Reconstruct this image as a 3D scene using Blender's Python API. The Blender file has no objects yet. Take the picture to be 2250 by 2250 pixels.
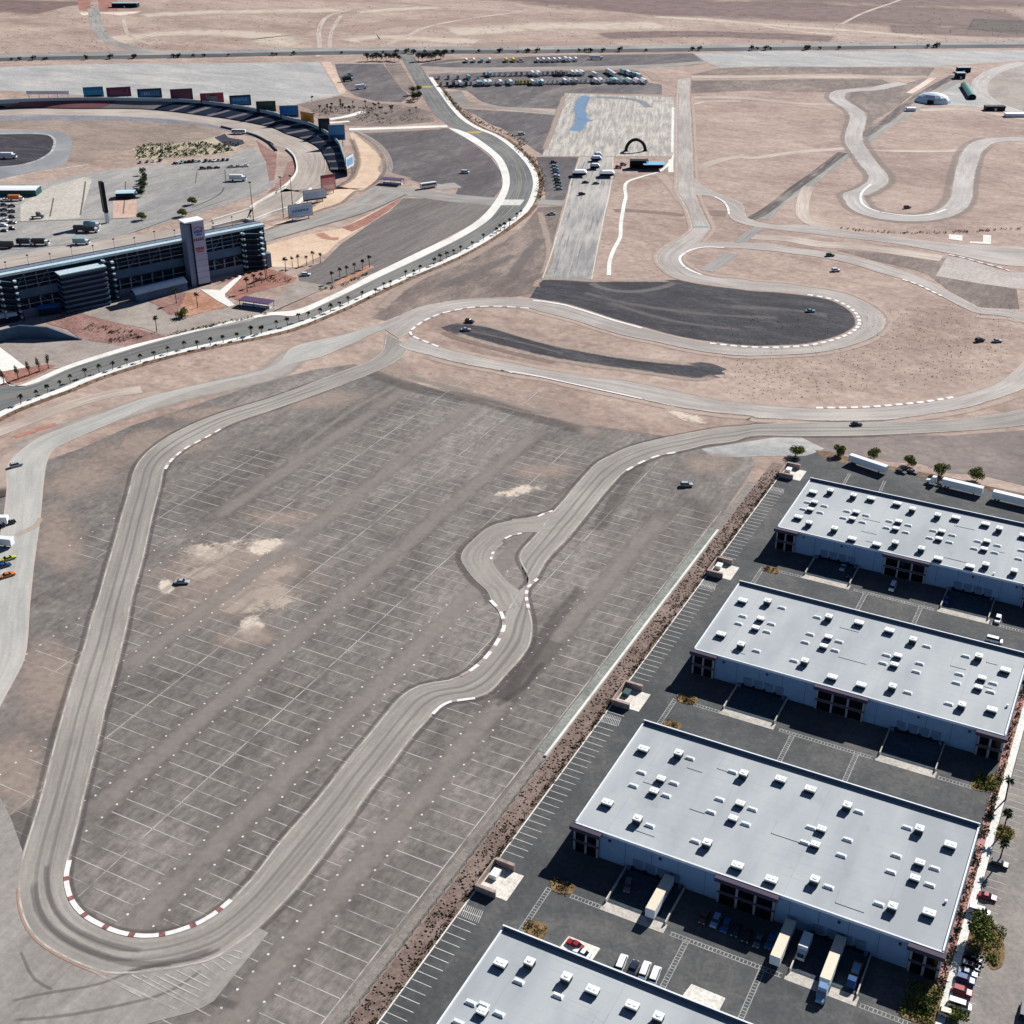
import bpy, bmesh, math, random
from mathutils import Vector, Matrix
import numpy as np
random.seed(7)
S = bpy.context.scene
COL = S.collection

# ---------------------------------------------------------------- camera
cam_d = bpy.data.cameras.new('camera')
cam = bpy.data.objects.new('camera', cam_d); COL.objects.link(cam); S.camera = cam
YAW, PITCH, ROLL = math.radians(-27.608), math.radians(28.926), math.radians(-0.188)
fwd = Vector((math.sin(YAW)*math.cos(PITCH), math.cos(YAW)*math.cos(PITCH), -math.sin(PITCH)))
rgt = Vector((math.cos(YAW), -math.sin(YAW), 0)); upv = rgt.cross(fwd)
r2 = math.cos(ROLL)*rgt + math.sin(ROLL)*upv; u2 = -math.sin(ROLL)*rgt + math.cos(ROLL)*upv
M = Matrix((r2, u2, -fwd)).transposed().to_4x4(); M.translation = (0, 0, 250)
cam.matrix_world = M
cam_d.sensor_width = 36; cam_d.lens = 36*2805.49/2250; cam_d.clip_start = 1; cam_d.clip_end = 60000

# ---------------------------------------------------------------- sky, sun, exposure
SUN_TO = Vector((3.5, 12.5, 9.2)).normalized()          # direction towards the sun
wd = bpy.data.worlds.new('World'); S.world = wd; wd.use_nodes = True
nt = wd.node_tree; nt.nodes.clear()
sky = nt.nodes.new('ShaderNodeTexSky'); sky.sky_type = 'NISHITA'; sky.sun_disc = False
sky.sun_elevation = math.asin(SUN_TO.z); sky.sun_rotation = math.atan2(SUN_TO.x, SUN_TO.y)
sky.altitude = 600; sky.air_density = 0.6; sky.dust_density = 0.0; sky.ozone_density = 4.0
bg = nt.nodes.new('ShaderNodeBackground'); bg.inputs['Strength'].default_value = 0.05
wo = nt.nodes.new('ShaderNodeOutputWorld')
nt.links.new(sky.outputs[0], bg.inputs[0]); nt.links.new(bg.outputs[0], wo.inputs[0])
sd = bpy.data.lights.new('sun', 'SUN'); sd.energy = 5.0; sd.angle = math.radians(0.5); sd.color = (1.0, 0.972, 0.945)
so = bpy.data.objects.new('sun', sd); COL.objects.link(so); so.location = (100, 400, 600)
so.rotation_euler = (-SUN_TO).to_track_quat('-Z', 'Y').to_euler()
S.view_settings.view_transform = 'Standard'; S.view_settings.look = 'None'
S.view_settings.exposure = 0.54; S.view_settings.gamma = 1.0; S.view_settings.use_curve_mapping = False

S.cycles.max_bounces = 8; S.cycles.diffuse_bounces = 1; S.cycles.transparent_max_bounces = 16

# ---------------------------------------------------------------- materials
def srgb(r, g, b):
    f = lambda c: (c/255/12.92) if c/255 <= 0.04045 else ((c/255+0.055)/1.055)**2.4
    return (f(r), f(g), f(b), 1.0)
class NT:
    def __init__(s, name):
        s.m = bpy.data.materials.new(name); s.m.use_nodes = True
        s.n = s.m.node_tree.nodes; s.l = s.m.node_tree.links
        s.b = s.n['Principled BSDF']; s.out = s.n['Material Output']
        s.b.inputs['Roughness'].default_value = 0.9
        s.b.inputs['Specular IOR Level'].default_value = 0.2
    def node(s, t, **k):
        n = s.n.new(t)
        for a, v in k.items(): setattr(n, a, v)
        return n
    def pos(s, scale=(1, 1, 1), rot=0):
        g = s.node('ShaderNodeNewGeometry'); mp = s.node('ShaderNodeMapping')
        mp.inputs['Scale'].default_value = scale; mp.inputs['Rotation'].default_value = (0, 0, rot)
        s.l.new(g.outputs['Position'], mp.inputs['Vector']); return mp.outputs[0]
    def uv(s):
        return s.node('ShaderNodeUVMap').outputs[0]
    def noise(s, vec, scale, detail=4, rough=.55, dist=0):
        n = s.node('ShaderNodeTexNoise'); n.inputs['Scale'].default_value = scale
        n.inputs['Detail'].default_value = detail; n.inputs['Roughness'].default_value = rough
        n.inputs['Distortion'].default_value = dist
        s.l.new(vec, n.inputs['Vector']); return n.outputs['Fac']
    def ramp(s, fac, stops):
        r = s.node('ShaderNodeValToRGB'); e = r.color_ramp.elements
        while len(e) < len(stops): e.new(0.5)
        for el, (p, c) in zip(e, stops): el.position = p; el.color = c if len(c) == 4 else (*c, 1)
        s.l.new(fac, r.inputs[0]); return r.outputs[0]
    def val(s, fac, a, b):          # smooth window a..b -> 0..1
        r = s.node('ShaderNodeMapRange'); r.interpolation_type = 'SMOOTHSTEP'
        r.inputs[1].default_value = a; r.inputs[2].default_value = b
        s.l.new(fac, r.inputs[0]); return r.outputs[0]
    def math(s, op, a, b=None):
        n = s.node('ShaderNodeMath', operation=op)
        for i, v in enumerate((a, b)):
            if v is None: continue
            if isinstance(v, (int, float)): n.inputs[i].default_value = v
            else: s.l.new(v, n.inputs[i])
        return n.outputs[0]
    def mix(s, fac, a, b, mode='MIX'):
        n = s.node('ShaderNodeMix', data_type='RGBA', blend_type=mode)
        for i, v in ((0, fac), (6, a), (7, b)):
            if isinstance(v, (int, float)): n.inputs[i].default_value = v
            elif isinstance(v, tuple): n.inputs[i].default_value = v
            else: s.l.new(v, n.inputs[i])
        return n.outputs[2]
    def color(s, c):
        if isinstance(c, tuple): s.b.inputs['Base Color'].default_value = c
        else: s.l.new(c, s.b.inputs['Base Color'])
    def bump(s, h, strength=.3, dist=.1):
        b = s.node('ShaderNodeBump'); b.inputs['Strength'].default_value = strength
        b.inputs['Distance'].default_value = dist
        s.l.new(h, b.inputs['Height']); s.l.new(b.outputs[0], s.b.inputs['Normal'])
    def alpha(s, a):
        t = s.node('ShaderNodeBsdfTransparent'); mx = s.node('ShaderNodeMixShader')
        s.l.new(a, mx.inputs[0]); s.l.new(t.outputs[0], mx.inputs[1]); s.l.new(s.b.outputs[0], mx.inputs[2])
        s.l.new(mx.outputs[0], s.out.inputs[0])
MATS = {}; VEILS = set()
def plain(name, c, rough=.7, metal=0., var=.06, scale=.6, spec=.2):
    """one paint or stone colour with faint uneven wear"""
    if name in MATS: return MATS[name]
    t = NT(name); n = t.noise(t.pos(), scale, 5, .6)
    lo = tuple(max(0, v*(1-var*2)) for v in c[:3]) + (1,); hi = tuple(min(1, v*(1+var*1.4)) for v in c[:3]) + (1,)
    t.color(t.ramp(n, [(.3, lo), (.7, hi)]))
    t.b.inputs['Roughness'].default_value = rough; t.b.inputs['Metallic'].default_value = metal
    t.b.inputs['Specular IOR Level'].default_value = spec
    MATS[name] = t.m; return t.m
def surf(name, dark, mid, light, big=.012, fine=.5, rot=0, stretch=1., grit=.35, speck=None, rough=.92):
    """weathered ground: broad drifts, mid mottling and grit from three colours"""
    if name in MATS: return MATS[name]
    t = NT(name); p = t.pos(); ps = t.pos((1, stretch, 1), rot)
    a = t.noise(ps, big, 6, .62, .6); b = t.noise(ps, big*7, 5, .6, .3); c = t.noise(p, fine, 4, .7)
    pf = t.pos((1, .16 if stretch < 1 else 1., 1), rot if stretch != 1 else 0); d = t.noise(pf, big*28, 4, .65, .2)
    f = t.math('ADD', t.math('ADD', t.math('MULTIPLY', a, .48), t.math('MULTIPLY', b, .30)), t.math('MULTIPLY', d, .22))
    col = t.ramp(f, [(.40, dark), (.5, mid), (.61, light)])
    g = t.ramp(c, [(.30, (1-grit,)*3), (.70, (1+grit*.4,)*3)])
    col = t.mix(1.0, col, g, 'MULTIPLY')
    if speck:
        v = t.node('ShaderNodeTexVoronoi'); v.inputs['Scale'].default_value = speck[1]; t.l.new(p, v.inputs['Vector'])
        k = t.math('MULTIPLY', t.math('SUBTRACT', 1.0, t.val(v.outputs['Distance'], .05, speck[2])), t.val(t.noise(p, speck[1]*.12, 3), .42, .62))
        col = t.mix(k, col, speck[0])
    t.color(col); t.b.inputs['Roughness'].default_value = rough
    MATS[name] = t.m; return t.m
def lane(name, dark, mid, light, seam, nlines=7, rub=.35, edge=None, sw=.5):
    """paved lane: u runs across, v along in metres; paving seams, worn wheel lines, mottling"""
    if name in MATS: return MATS[name]
    t = NT(name); p = t.pos(); uv = t.uv(); sx = t.node('ShaderNodeSeparateXYZ'); t.l.new(uv, sx.inputs[0])
    mp = t.node('ShaderNodeMapping'); mp.inputs['Scale'].default_value = (1, .028/nlines, 1); t.l.new(uv, mp.inputs[0])
    st = t.noise(mp.outputs[0], nlines, 5, .68, .05)
    a = t.noise(p, .015, 6, .6, .4); c = t.noise(p, .7, 4, .7)
    f = t.math('ADD', t.math('MULTIPLY', st, sw), t.math('MULTIPLY', a, 1-sw))
    col = t.ramp(f, [(.41, dark), (.5, mid), (.59, light)])
    mp2 = t.node('ShaderNodeMapping'); mp2.inputs['Scale'].default_value = (1, .0012, 1); mp2.inputs['Location'].default_value = (3.3, 0, 0); t.l.new(uv, mp2.inputs[0])
    sm = t.val(t.noise(mp2.outputs[0], nlines*1.6, 2, .5), .60, .68)
    col = t.mix(t.math('MULTIPLY', sm, rub), col, seam)
    if edge:
        e = t.math('ABSOLUTE', t.math('SUBTRACT', sx.outputs[0], .5))
        e = t.math('MULTIPLY', t.val(e, .40, .5), t.val(t.noise(p, .08, 4), .35, .6))
        col = t.mix(e, col, edge)
    g = t.ramp(c, [(.25, (.86,)*3), (.75, (1.06,)*3)])
    t.color(t.mix(1.0, col, g, 'MULTIPLY')); MATS[name] = t.m; return t.m
def veil(name, c, c2, strength=.8, grain=.06, along=1., lo=.42, hi=.62, ribbon=True):
    """loose dust, rubber or painted-in shading on a surface, thin at its edges (u,v in 0..1 across)"""
    if name in MATS: return MATS[name]
    t = NT(name); p = t.pos(); uv = t.uv(); sx = t.node('ShaderNodeSeparateXYZ'); t.l.new(uv, sx.inputs[0])
    if ribbon:
        d = t.math('MULTIPLY', t.math('ABSOLUTE', t.math('SUBTRACT', sx.outputs[0], .5)), 2.)
    else:
        v = t.node('ShaderNodeVectorMath', operation='LENGTH'); t.l.new(uv, v.inputs[0]); d = v.outputs['Value']
    if ribbon:      # thin out towards both ends as well
        u2 = t.node('ShaderNodeUVMap', uv_map='Length'); s2 = t.node('ShaderNodeSeparateXYZ'); t.l.new(u2.outputs[0], s2.inputs[0])
        e = t.math('MULTIPLY', t.math('ABSOLUTE', t.math('SUBTRACT', s2.outputs[1], .5)), 2.)
        d = t.math('MAXIMUM', d, t.val(e, .72, 1.0))
    fall = t.math('SUBTRACT', 1.0, t.val(d, .0, 1.0))
    n = t.noise(p, grain, 7, .68, .8); n2 = t.noise(p, grain*6, 4, .6)
    k = t.math('ADD', t.math('MULTIPLY', n, .75), t.math('MULTIPLY', n2, .25))
    k = t.math('ADD', k, t.math('MULTIPLY', t.math('SUBTRACT', fall, .6), .55))
    a = t.math('MULTIPLY', t.math('MULTIPLY', t.val(k, lo-.12, hi+.06), t.val(fall, 0, .7)), strength)
    t.color(t.ramp(n2, [(.3, c), (.7, c2)])); t.alpha(a); MATS[name] = t.m; VEILS.add(name); return t.m

# ---------------------------------------------------------------- mesh helpers
def link(o, parent=None):
    COL.objects.link(o)
    if parent is not None: o.parent = parent
    return o
class MB:
    """collects boxes, prisms, tubes and quads, built as one mesh object"""
    def __init__(s): s.v = []; s.f = []; s.mi = []; s.uv = None; s.cur = 0
    def add(s, vs, fs):
        o = len(s.v); s.v += [tuple(v) for v in vs]; s.f += [tuple(i+o for i in f) for f in fs]; s.mi += [s.cur]*len(fs); return s
    def mat(s, i): s.cur = i; return s
    def box(s, x0, x1, y0, y1, z0, z1):
        return s.add([(x0,y0,z0),(x1,y0,z0),(x1,y1,z0),(x0,y1,z0),(x0,y0,z1),(x1,y0,z1),(x1,y1,z1),(x0,y1,z1)],
                     [(0,3,2,1),(4,5,6,7),(0,1,5,4),(1,2,6,5),(2,3,7,6),(3,0,4,7)])
    def cbox(s, cx, cy, z0, lx, ly, h, ch=.0, taper=0.):
        """box with optional top taper and a chamfered top rim"""
        a, b = lx/2, ly/2; t = taper; c = ch
        r = [(a,b,0),(a-t*.6,b-t*.6,h-c),(a-t-c,b-t-c,h)]
        vs = []
        for (x, y, z) in r: vs += [(cx-x,cy-y,z0+z),(cx+x,cy-y,z0+z),(cx+x,cy+y,z0+z),(cx-x,cy+y,z0+z)]
        fs = [(0,3,2,1),(8,9,10,11)]
        for k in (0, 4):
            for i in range(4): j = (i+1) % 4; fs.append((k+i,k+j,k+4+j,k+4+i))
        return s.add(vs, fs)
    def prism(s, prof, y0, y1, inset=None):
        """profile in xz extruded over y (inset narrows the upper points)"""
        n = len(prof); ins = inset or [0]*n
        vs = [(x, y0+ins[i], z) for i, (x, z) in enumerate(prof)] + [(x, y1-ins[i], z) for i, (x, z) in enumerate(prof)]
        fs = [tuple(range(n)), tuple(reversed(range(n, 2*n)))]
        for i in range(n): j = (i+1) % n; fs.append((j, i, n+i, n+j))
        return s.add(vs, fs)
    def cyl(s, p0, p1, r0, r1=None, n=8):
        r1 = r0 if r1 is None else r1; p0 = Vector(p0); p1 = Vector(p1); d = (p1-p0).normalized()
        a = d.orthogonal().normalized(); b = d.cross(a); vs = []
        for p, r in ((p0, r0), (p1, r1)):
            for i in range(n):
                t = 2*math.pi*i/n; vs.append(p + a*math.cos(t)*r + b*math.sin(t)*r)
        fs = [(i, (i+1) % n, n+(i+1) % n, n+i) for i in range(n)] + [tuple(reversed(range(n))), tuple(range(n, 2*n))]
        return s.add(vs, fs)
    def poly(s, pts, z0, z1):
        """vertical prism over a ground outline"""
        n = len(pts); ar = sum(pts[i][0]*pts[(i+1) % n][1]-pts[(i+1) % n][0]*pts[i][1] for i in range(n))
        if ar < 0: pts = list(reversed(pts))
        vs = [(x, y, z0) for x, y in pts] + [(x, y, z1) for x, y in pts]
        fs = [tuple(reversed(range(n))), tuple(range(n, 2*n))] + [(i, (i+1) % n, n+(i+1) % n, n+i) for i in range(n)]
        return s.add(vs, fs)
    def mesh(s, name, mats):
        me = bpy.data.meshes.new(name); me.from_pydata(s.v, [], s.f)
        for m in (mats if isinstance(mats, (list, tuple)) else [mats]): me.materials.append(m)
        if len(me.materials) > 1: me.polygons.foreach_set('material_index', s.mi)
        me.update(); return me
    def build(s, name, mats, parent=None):
        return link(bpy.data.objects.new(name, s.mesh(name, mats)), parent)
def tag(o, label=None, cat=None, group=None, kind=None):
    for k, v in (('label', label), ('category', cat), ('group', group), ('kind', kind)):
        if v: o[k] = v
    return o
def thing(name, label, cat, loc=(0, 0, 0), rz=0., group=None):
    o = bpy.data.objects.new(name, None); o.empty_display_size = 1; link(o)
    o.location = loc; o.rotation_euler = (0, 0, rz); return tag(o, label, cat, group)
def dup(root, loc, rz, label=None, group=None, sc=1.):
    r = root.copy(); COL.objects.link(r); r.location = loc; r.rotation_euler = (0, 0, rz); r.scale = (sc,)*3
    if label: r['label'] = label
    if group: r['group'] = group
    for ch in root.children:
        c = ch.copy(); COL.objects.link(c); c.parent = r
        for g in ch.children:
            d = g.copy(); COL.objects.link(d); d.parent = c
    return r
ZC = [0]
def zeps(z):
    ZC[0] = (ZC[0]+1) % 36; return z+ZC[0]*.0005
# --- smooth paths
def catmull(pts, step=3.0):
    """smooth polyline through pts; None marks a break that is kept as a segment limit"""
    P = [Vector(p) for p in pts if p is not None]; br = set(); k = 0
    for p in pts:
        if p is None: br.add(k-1)
        else: k += 1
    out = []; marks = [0]
    for i in range(len(P)-1):
        p0 = P[i-1] if i else P[0]*2-P[1]; p1, p2 = P[i], P[i+1]; p3 = P[i+2] if i+2 < len(P) else P[i+1]*2-P[i]
        t0 = 0; d = lambda a, b: max((b-a).length, .01)**.5
        t1 = d(p0, p1); t2 = t1+d(p1, p2); t3 = t2+d(p2, p3)
        n = max(2, int((p2-p1).length/step))
        for j in range(n):
            t = t1+(t2-t1)*j/n
            A1 = (t1-t)/(t1-t0)*p0+(t-t0)/(t1-t0)*p1; A2 = (t2-t)/(t2-t1)*p1+(t-t1)/(t2-t1)*p2; A3 = (t3-t)/(t3-t2)*p2+(t-t2)/(t3-t2)*p3
            B1 = (t2-t)/(t2-t0)*A1+(t-t0)/(t2-t0)*A2; B2 = (t3-t)/(t3-t1)*A2+(t-t1)/(t3-t1)*A3
            out.append((t2-t)/(t2-t1)*B1+(t-t1)/(t2-t1)*B2)
        if i+1 in br: marks.append(len(out))
    out.append(P[-1]); marks.append(len(out)-1)
    return out, marks
def resample(path, n):
    L = [0.]
    for a, b in zip(path, path[1:]): L.append(L[-1]+(b-a).length)
    out = []; k = 0
    for i in range(n):
        t = L[-1]*i/(n-1)
        while k < len(L)-2 and L[k+1] < t: k += 1
        u = 0 if L[k+1] == L[k] else (t-L[k])/(L[k+1]-L[k]); out.append(path[k].lerp(path[k+1], u))
    return out, L[-1]
def offset(path, d):
    out = []
    for i, p in enumerate(path):
        a = path[max(0, i-1)]; b = path[min(len(path)-1, i+1)]; t = (b-a).normalized(); out.append(p+Vector((-t.y, t.x))*d)
    return out
def pairs(L, R, step=3.):
    a, ma = catmull(L, step); b, mb = catmull(R, step); A = []; B = []
    assert len(ma) == len(mb), (len(ma), len(mb))
    for i in range(len(ma)-1):
        sa = a[ma[i]:ma[i+1]+1]; sb = b[mb[i]:mb[i+1]+1]; n = max(len(sa), len(sb), 2)
        ra, _ = resample(sa, n); rb, _ = resample(sb, n)
        A += ra if i == 0 else ra[1:]; B += rb if i == 0 else rb[1:]
    return A, B
def strip(name, A, B, z, mat, parent=None, uvs=True, z1=None):
    n = len(A); vs = []; v = 0.; uv = []; z = zeps(z); z1 = z if z1 is None else z1
    for i in range(n):
        if i: v += ((A[i]+B[i])/2-(A[i-1]+B[i-1])/2).length
        vs += [(A[i].x, A[i].y, z), (B[i].x, B[i].y, z1)]; uv += [(0, v), (1, v)]
    fs = []
    for i in range(n-1):
        q = (2*i, 2*i+1, 2*i+3, 2*i+2)
        e1 = Vector(vs[q[1]])-Vector(vs[q[0]]); e2 = Vector(vs[q[3]])-Vector(vs[q[0]])
        fs.append(q)
    me = bpy.data.meshes.new(name); me.from_pydata(vs, [], fs); me.materials.append(mat)
    nz = sum(p.normal.z for p in me.polygons)
    if nz < 0: me.flip_normals()
    if uvs:
        ul = me.uv_layers.new(name='UVMap')
        for lp in me.loops: ul.data[lp.index].uv = uv[lp.vertex_index]
        if mat.name in VEILS:
            u2 = me.uv_layers.new(name='Length')
            for lp in me.loops: q = uv[lp.vertex_index]; u2.data[lp.index].uv = (q[0], q[1]/max(v, .01))
    return link(bpy.data.objects.new(name, me), parent)
def ribbon(name, L, R, z, mat, parent=None, step=3.):
    A, B = pairs(L, R, step); return strip(name, A, B, z, mat, parent), A, B
def path(name, C, w, z, mat, parent=None, step=3.):
    c, _ = catmull(C, step); return strip(name, offset(c, w/2), offset(c, -w/2), z, mat, parent)
def sheet(name, pts, z, mat, parent=None, smooth=False, step=3.):
    P = [Vector(p) for p in pts]; z = zeps(z)
    if smooth:
        c, _ = catmull(list(pts)+[pts[0]], step); P = c[:-1]
    me = bpy.data.meshes.new(name); me.from_pydata([(p.x, p.y, z) for p in P], [], [tuple(range(len(P)))]); me.materials.append(mat)
    if me.polygons[0].normal.z < 0: me.flip_normals()
    return link(bpy.data.objects.new(name, me), parent)
def blot(name, c, rx, ry, rot, z, mat, parent=None):
    z = zeps(z)
    me = bpy.data.meshes.new(name); cs, sn = math.cos(rot), math.sin(rot); q = [(-1,-1),(1,-1),(1,1),(-1,1)]
    me.from_pydata([(c[0]+a*rx*cs-b*ry*sn, c[1]+a*rx*sn+b*ry*cs, z) for a, b in q], [], [(0,1,2,3)]); me.materials.append(mat)
    ul = me.uv_layers.new(name='UVMap')
    for lp in me.loops: ul.data[lp.index].uv = q[lp.vertex_index]
    return link(bpy.data.objects.new(name, me), parent)
def struct(o): o['kind'] = 'structure'; return o
def stuff(o): o['kind'] = 'stuff'; return o
def curb_slab(name, A, B, z0, z1, mat, parent=None):
    """raised pavement strip with real kerb faces"""
    n = len(A); vs = []; fs = []
    for i in range(n): vs += [(A[i].x,A[i].y,z0),(A[i].x,A[i].y,z1),(B[i].x,B[i].y,z1),(B[i].x,B[i].y,z0)]
    for i in range(n-1):
        for k in range(3): fs.append((4*i+k, 4*i+k+1, 4*i+4+k+1, 4*i+4+k))
    me = bpy.data.meshes.new(name); me.from_pydata(vs, [], fs); me.materials.append(mat)
    bm = bmesh.new(); bm.from_mesh(me); bmesh.ops.recalc_face_normals(bm, faces=bm.faces)
    up = sum(f.normal.z for f in bm.faces)
    if up < 0: bmesh.ops.reverse_faces(bm, faces=bm.faces)
    bm.to_mesh(me); bm.free()
    return link(bpy.data.objects.new(name, me), parent)

# ================================================================ GROUND
c = srgb
m_desert = surf('desert_ground', c(142,122,111), c(165,144,132), c(186,166,152), big=.009, fine=.25, grit=.26, stretch=1.6, rot=.5, speck=(c(132,112,100), .16, .26))
m_tan = surf('tan_dirt', c(176,150,134), c(200,175,157), c(216,194,174), big=.012, fine=.4, grit=.22)
m_pale = surf('pale_dirt', c(196,178,162), c(214,198,180), c(228,214,196), big=.01, fine=.3, grit=.18)
m_brownd = surf('brown_scrub', c(120,100,96), c(142,121,115), c(164,144,134), big=.007, fine=.3, grit=.35, stretch=1.5, rot=.5, speck=(c(96,82,78), .08, .34))
m_lot = surf('worn_lot_asphalt', c(100,95,91), c(122,116,111), c(148,140,133), big=.024, fine=.4, grit=.34, stretch=.4)
m_gravel = surf('grey_gravel', c(104,92,87), c(126,113,106), c(156,140,129), big=.02, fine=.5, grit=.3, stretch=.5, rot=.6)
m_dark = surf('dark_asphalt', c(80,76,77), c(98,93,94), c(126,119,116), big=.02, fine=.4, grit=.2, stretch=.4, rot=.6)
m_black = surf('fresh_asphalt', c(46,46,51), c(62,61,66), c(88,85,87), big=.03, fine=.4, grit=.3, stretch=3., rot=.45)
m_yard = surf('yard_asphalt', c(72,74,75), c(84,85,85), c(104,102,99), big=.03, fine=.9, grit=.2)
m_drive = surf('drive_asphalt', c(118,114,110), c(134,128,122), c(150,143,136), big=.03, fine=.9, grit=.18)
m_ltgrey = surf('pale_lot', c(146,147,146), c(166,165,162), c(190,184,176), big=.012, fine=.3, grit=.18, stretch=3, rot=.5)
m_conc = surf('concrete_paving', c(204,202,194), c(222,220,212), c(234,232,224), big=.05, fine=.9, grit=.12)
m_drivebeige = surf('beige_paving', c(138,129,121), c(156,146,137), c(172,162,152), big=.03, fine=.6, grit=.18)
m_pink = surf('pink_gravel_bed', c(122,92,86), c(146,112,104), c(170,138,128), big=.06, fine=.6, grit=.4, speck=(c(86,60,54), .4, .4))
m_orange = surf('orange_earth', c(150,108,88), c(176,132,108), c(198,160,136), big=.06, fine=.5, grit=.3)
m_red = surf('red_earth', c(134,94,84), c(154,110,97), c(174,132,116), big=.06, fine=.5, grit=.25)
m_sand = surf('sand_berm', c(192,164,140), c(207,181,156), c(219,196,172), big=.02, fine=.5, grit=.16)
m_riprap = surf('rubble_strip', c(104,88,80), c(126,108,99), c(148,130,120), big=.08, fine=1.1, grit=.3, speck=(c(92,74,64), .3, .3))
m_infield = surf('brown_infield', c(124,110,100), c(144,129,118), c(164,146,132), big=.012, fine=.4, grit=.22, stretch=2, rot=.4)

def grid_sheet(name, x0, x1, y0, y1, z, mat):
    return sheet(name, [(x0, y0), (x1, y0), (x1, y1), (x0, y1)], z, mat)
ground = struct(grid_sheet('ground', -30000, 30000, -20000, 40000, 0, m_desert))

# ---- far desert (north): brown scrub, pale washes, dirt tracks
m_vscrub = veil('scrub_veil', c(108,91,88), c(134,114,108), .9, .010, lo=.34, hi=.60)
m_vpale = veil('pale_veil', c(200,184,167), c(216,201,184), .75, .012, lo=.46, hi=.66)
m_vpink = veil('pink_veil', c(172,146,134), c(188,162,148), .6, .014, lo=.44, hi=.66)
for pts, w in (([(-1228.6,1870.6),(-1000.7,1881.0),(-840.7,1848.1),(-741.9,1827.8),(-635.9,1830.9),(-526.2,1853.5),(-414.7,1877.9),(-304.0,1888.1),(-169.5,1954.6)], 330), ([(-1016.2,2061.2),(-831.2,2044.1),(-658.0,2068.5),(-464.7,2087.2),(-195.1,2183.3)], 420), ([(-690.2,1519.9),(-605.4,1589.5),(-484.7,1630.7),(-393.0,1643.3)], 90), ([(-1722.4,1362.0),(-1567.2,1404.6),(-1449.5,1429.7)], 240), ([(-383.0,1745.2),(-152.4,1801.9)], 120)):
    struct(path('scrub_flat', pts, w, .02, m_vscrub, step=30))
for pts, w in (([(-881.2,1465.4),(-841.6,1504.5),(-790.5,1563.2),(-730.0,1606.8),(-664.1,1639.4),(-629.7,1677.1)], 170), ([(-1327.0,1397.0),(-1267.0,1472.2),(-1187.1,1527.3),(-1120.0,1568.3),(-1070.4,1600.6)], 110), ([(-1072.5,1568.3),(-1048.7,1603.5),(-1015.4,1643.8),(-977.8,1678.6)], 70), ([(-715.7,1714.1),(-637.3,1723.2),(-538.5,1722.3),(-484.8,1714.7),(-412.1,1717.6),(-339.4,1709.1),(-271.8,1711.9)], 50), ([(-1180.4,1195.2),(-1194.2,1284.5),(-1145.4,1334.3),(-1038.9,1349.2),(-1006.4,1316.8),(-951.0,1320.9)], 120), ([(-944.7,1347.4),(-922.2,1407.1),(-848.1,1419.5),(-775.8,1431.5)], 90)):
    struct(path('wash', pts, w, .035, m_vpale, step=20))
for pts, w in (([(-1174.6,1307.0),(-1092.8,1373.4),(-1008.3,1402.4)], 120), ([(-979.2,1404.0),(-963.3,1505.0),(-892.3,1568.3),(-837.3,1639.1)], 120), ([(-800.5,1395.8),(-714.3,1450.3),(-627.2,1505.4)], 60)):
    struct(path('wash', pts, w, .03, m_vpink, step=20))
m_track_dirt = lane('dirt_track', c(160,146,135), c(180,166,154), c(200,186,173), c(140,126,116), nlines=4)
for i, (pts, w) in enumerate([
    ([(-905.1,1255.5),(-943.5,1313.1),(-1027.2,1432.4),(-1081.5,1533.3),(-1088.3,1591.8)], 6), ([(-927.1,1310.0),(-987.2,1400.0),(-1030.1,1471.9),(-1067.6,1540.2)], 5), ([(-876.0,1335.4),(-890.7,1422.8),(-908.9,1504.5),(-898.7,1579.5),(-862.1,1687.7)], 7),
    ([(-1121.3,1641.0),(-1039.9,1664.4),(-952.5,1674.8),(-862.1,1687.7)], 6), ([(-1346.2,1417.7),(-1280.1,1348.1),(-1197.6,1270.3),(-1129.6,1232.0)], 5),
    ([(-541.3,1714.0),(-455.3,1676.8),(-386.3,1685.8),(-303.7,1702.2)], 8), ([(-435.8,1766.2),(-435.3,1882.9),(-423.8,2001.3),(-414.7,2149.1)], 5)]):
    struct(path('dirt_track', pts, w, .05, m_track_dirt, step=12))
m_tar = lane('tar_road', c(66,70,75), c(78,81,85), c(96,97,98), c(60,62,66), nlines=5)
m_greyroad = lane('grey_road', c(130,128,124), c(146,143,138), c(164,158,150), c(116,113,110), nlines=5)
struct(path('highway', [(-1265.5,1016.9),(-1217.4,1076.9),(-1055.0,1181.5),(-890.9,1290.9),(-686.9,1403.1),(-456.1,1539.4),(-116.9,1737.4)], 24, .10, m_tar, step=20))
struct(path('highway_verge', [(-1279.8,1029.2),(-1231.4,1090.0),(-1067.4,1195.9),(-901.6,1306.8),(-695.3,1420.3),(-462.0,1558.3),(-119.0,1758.8)], 40, .06, m_greyroad, step=20))
struct(path('country_road', [(-1424.1,1442.3),(-1371.7,1389.9),(-1285.6,1304.3),(-1208.9,1240.1),(-1149.9,1210.4),(-1098.5,1196.7),(-1052.9,1197.7)], 16, .09, m_greyroad, step=8))
struct(sheet('red_dirt_lot', [(-1535.0,1524.8),(-1516.7,1533.8),(-1427.7,1440.5),(-1416.8,1445.8),(-1530.9,1563.7),(-1503.5,1577.1),(-1378.0,1441.0),(-1426.5,1417.0)], .05, m_red))
struct(sheet('pale_apron', [(-1411.1,1401.1),(-1342.6,1450.5),(-1335.2,1430.8),(-1340.2,1405.5),(-1377.7,1409.9),(-1385.8,1382.9)], .06, m_pale))

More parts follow.
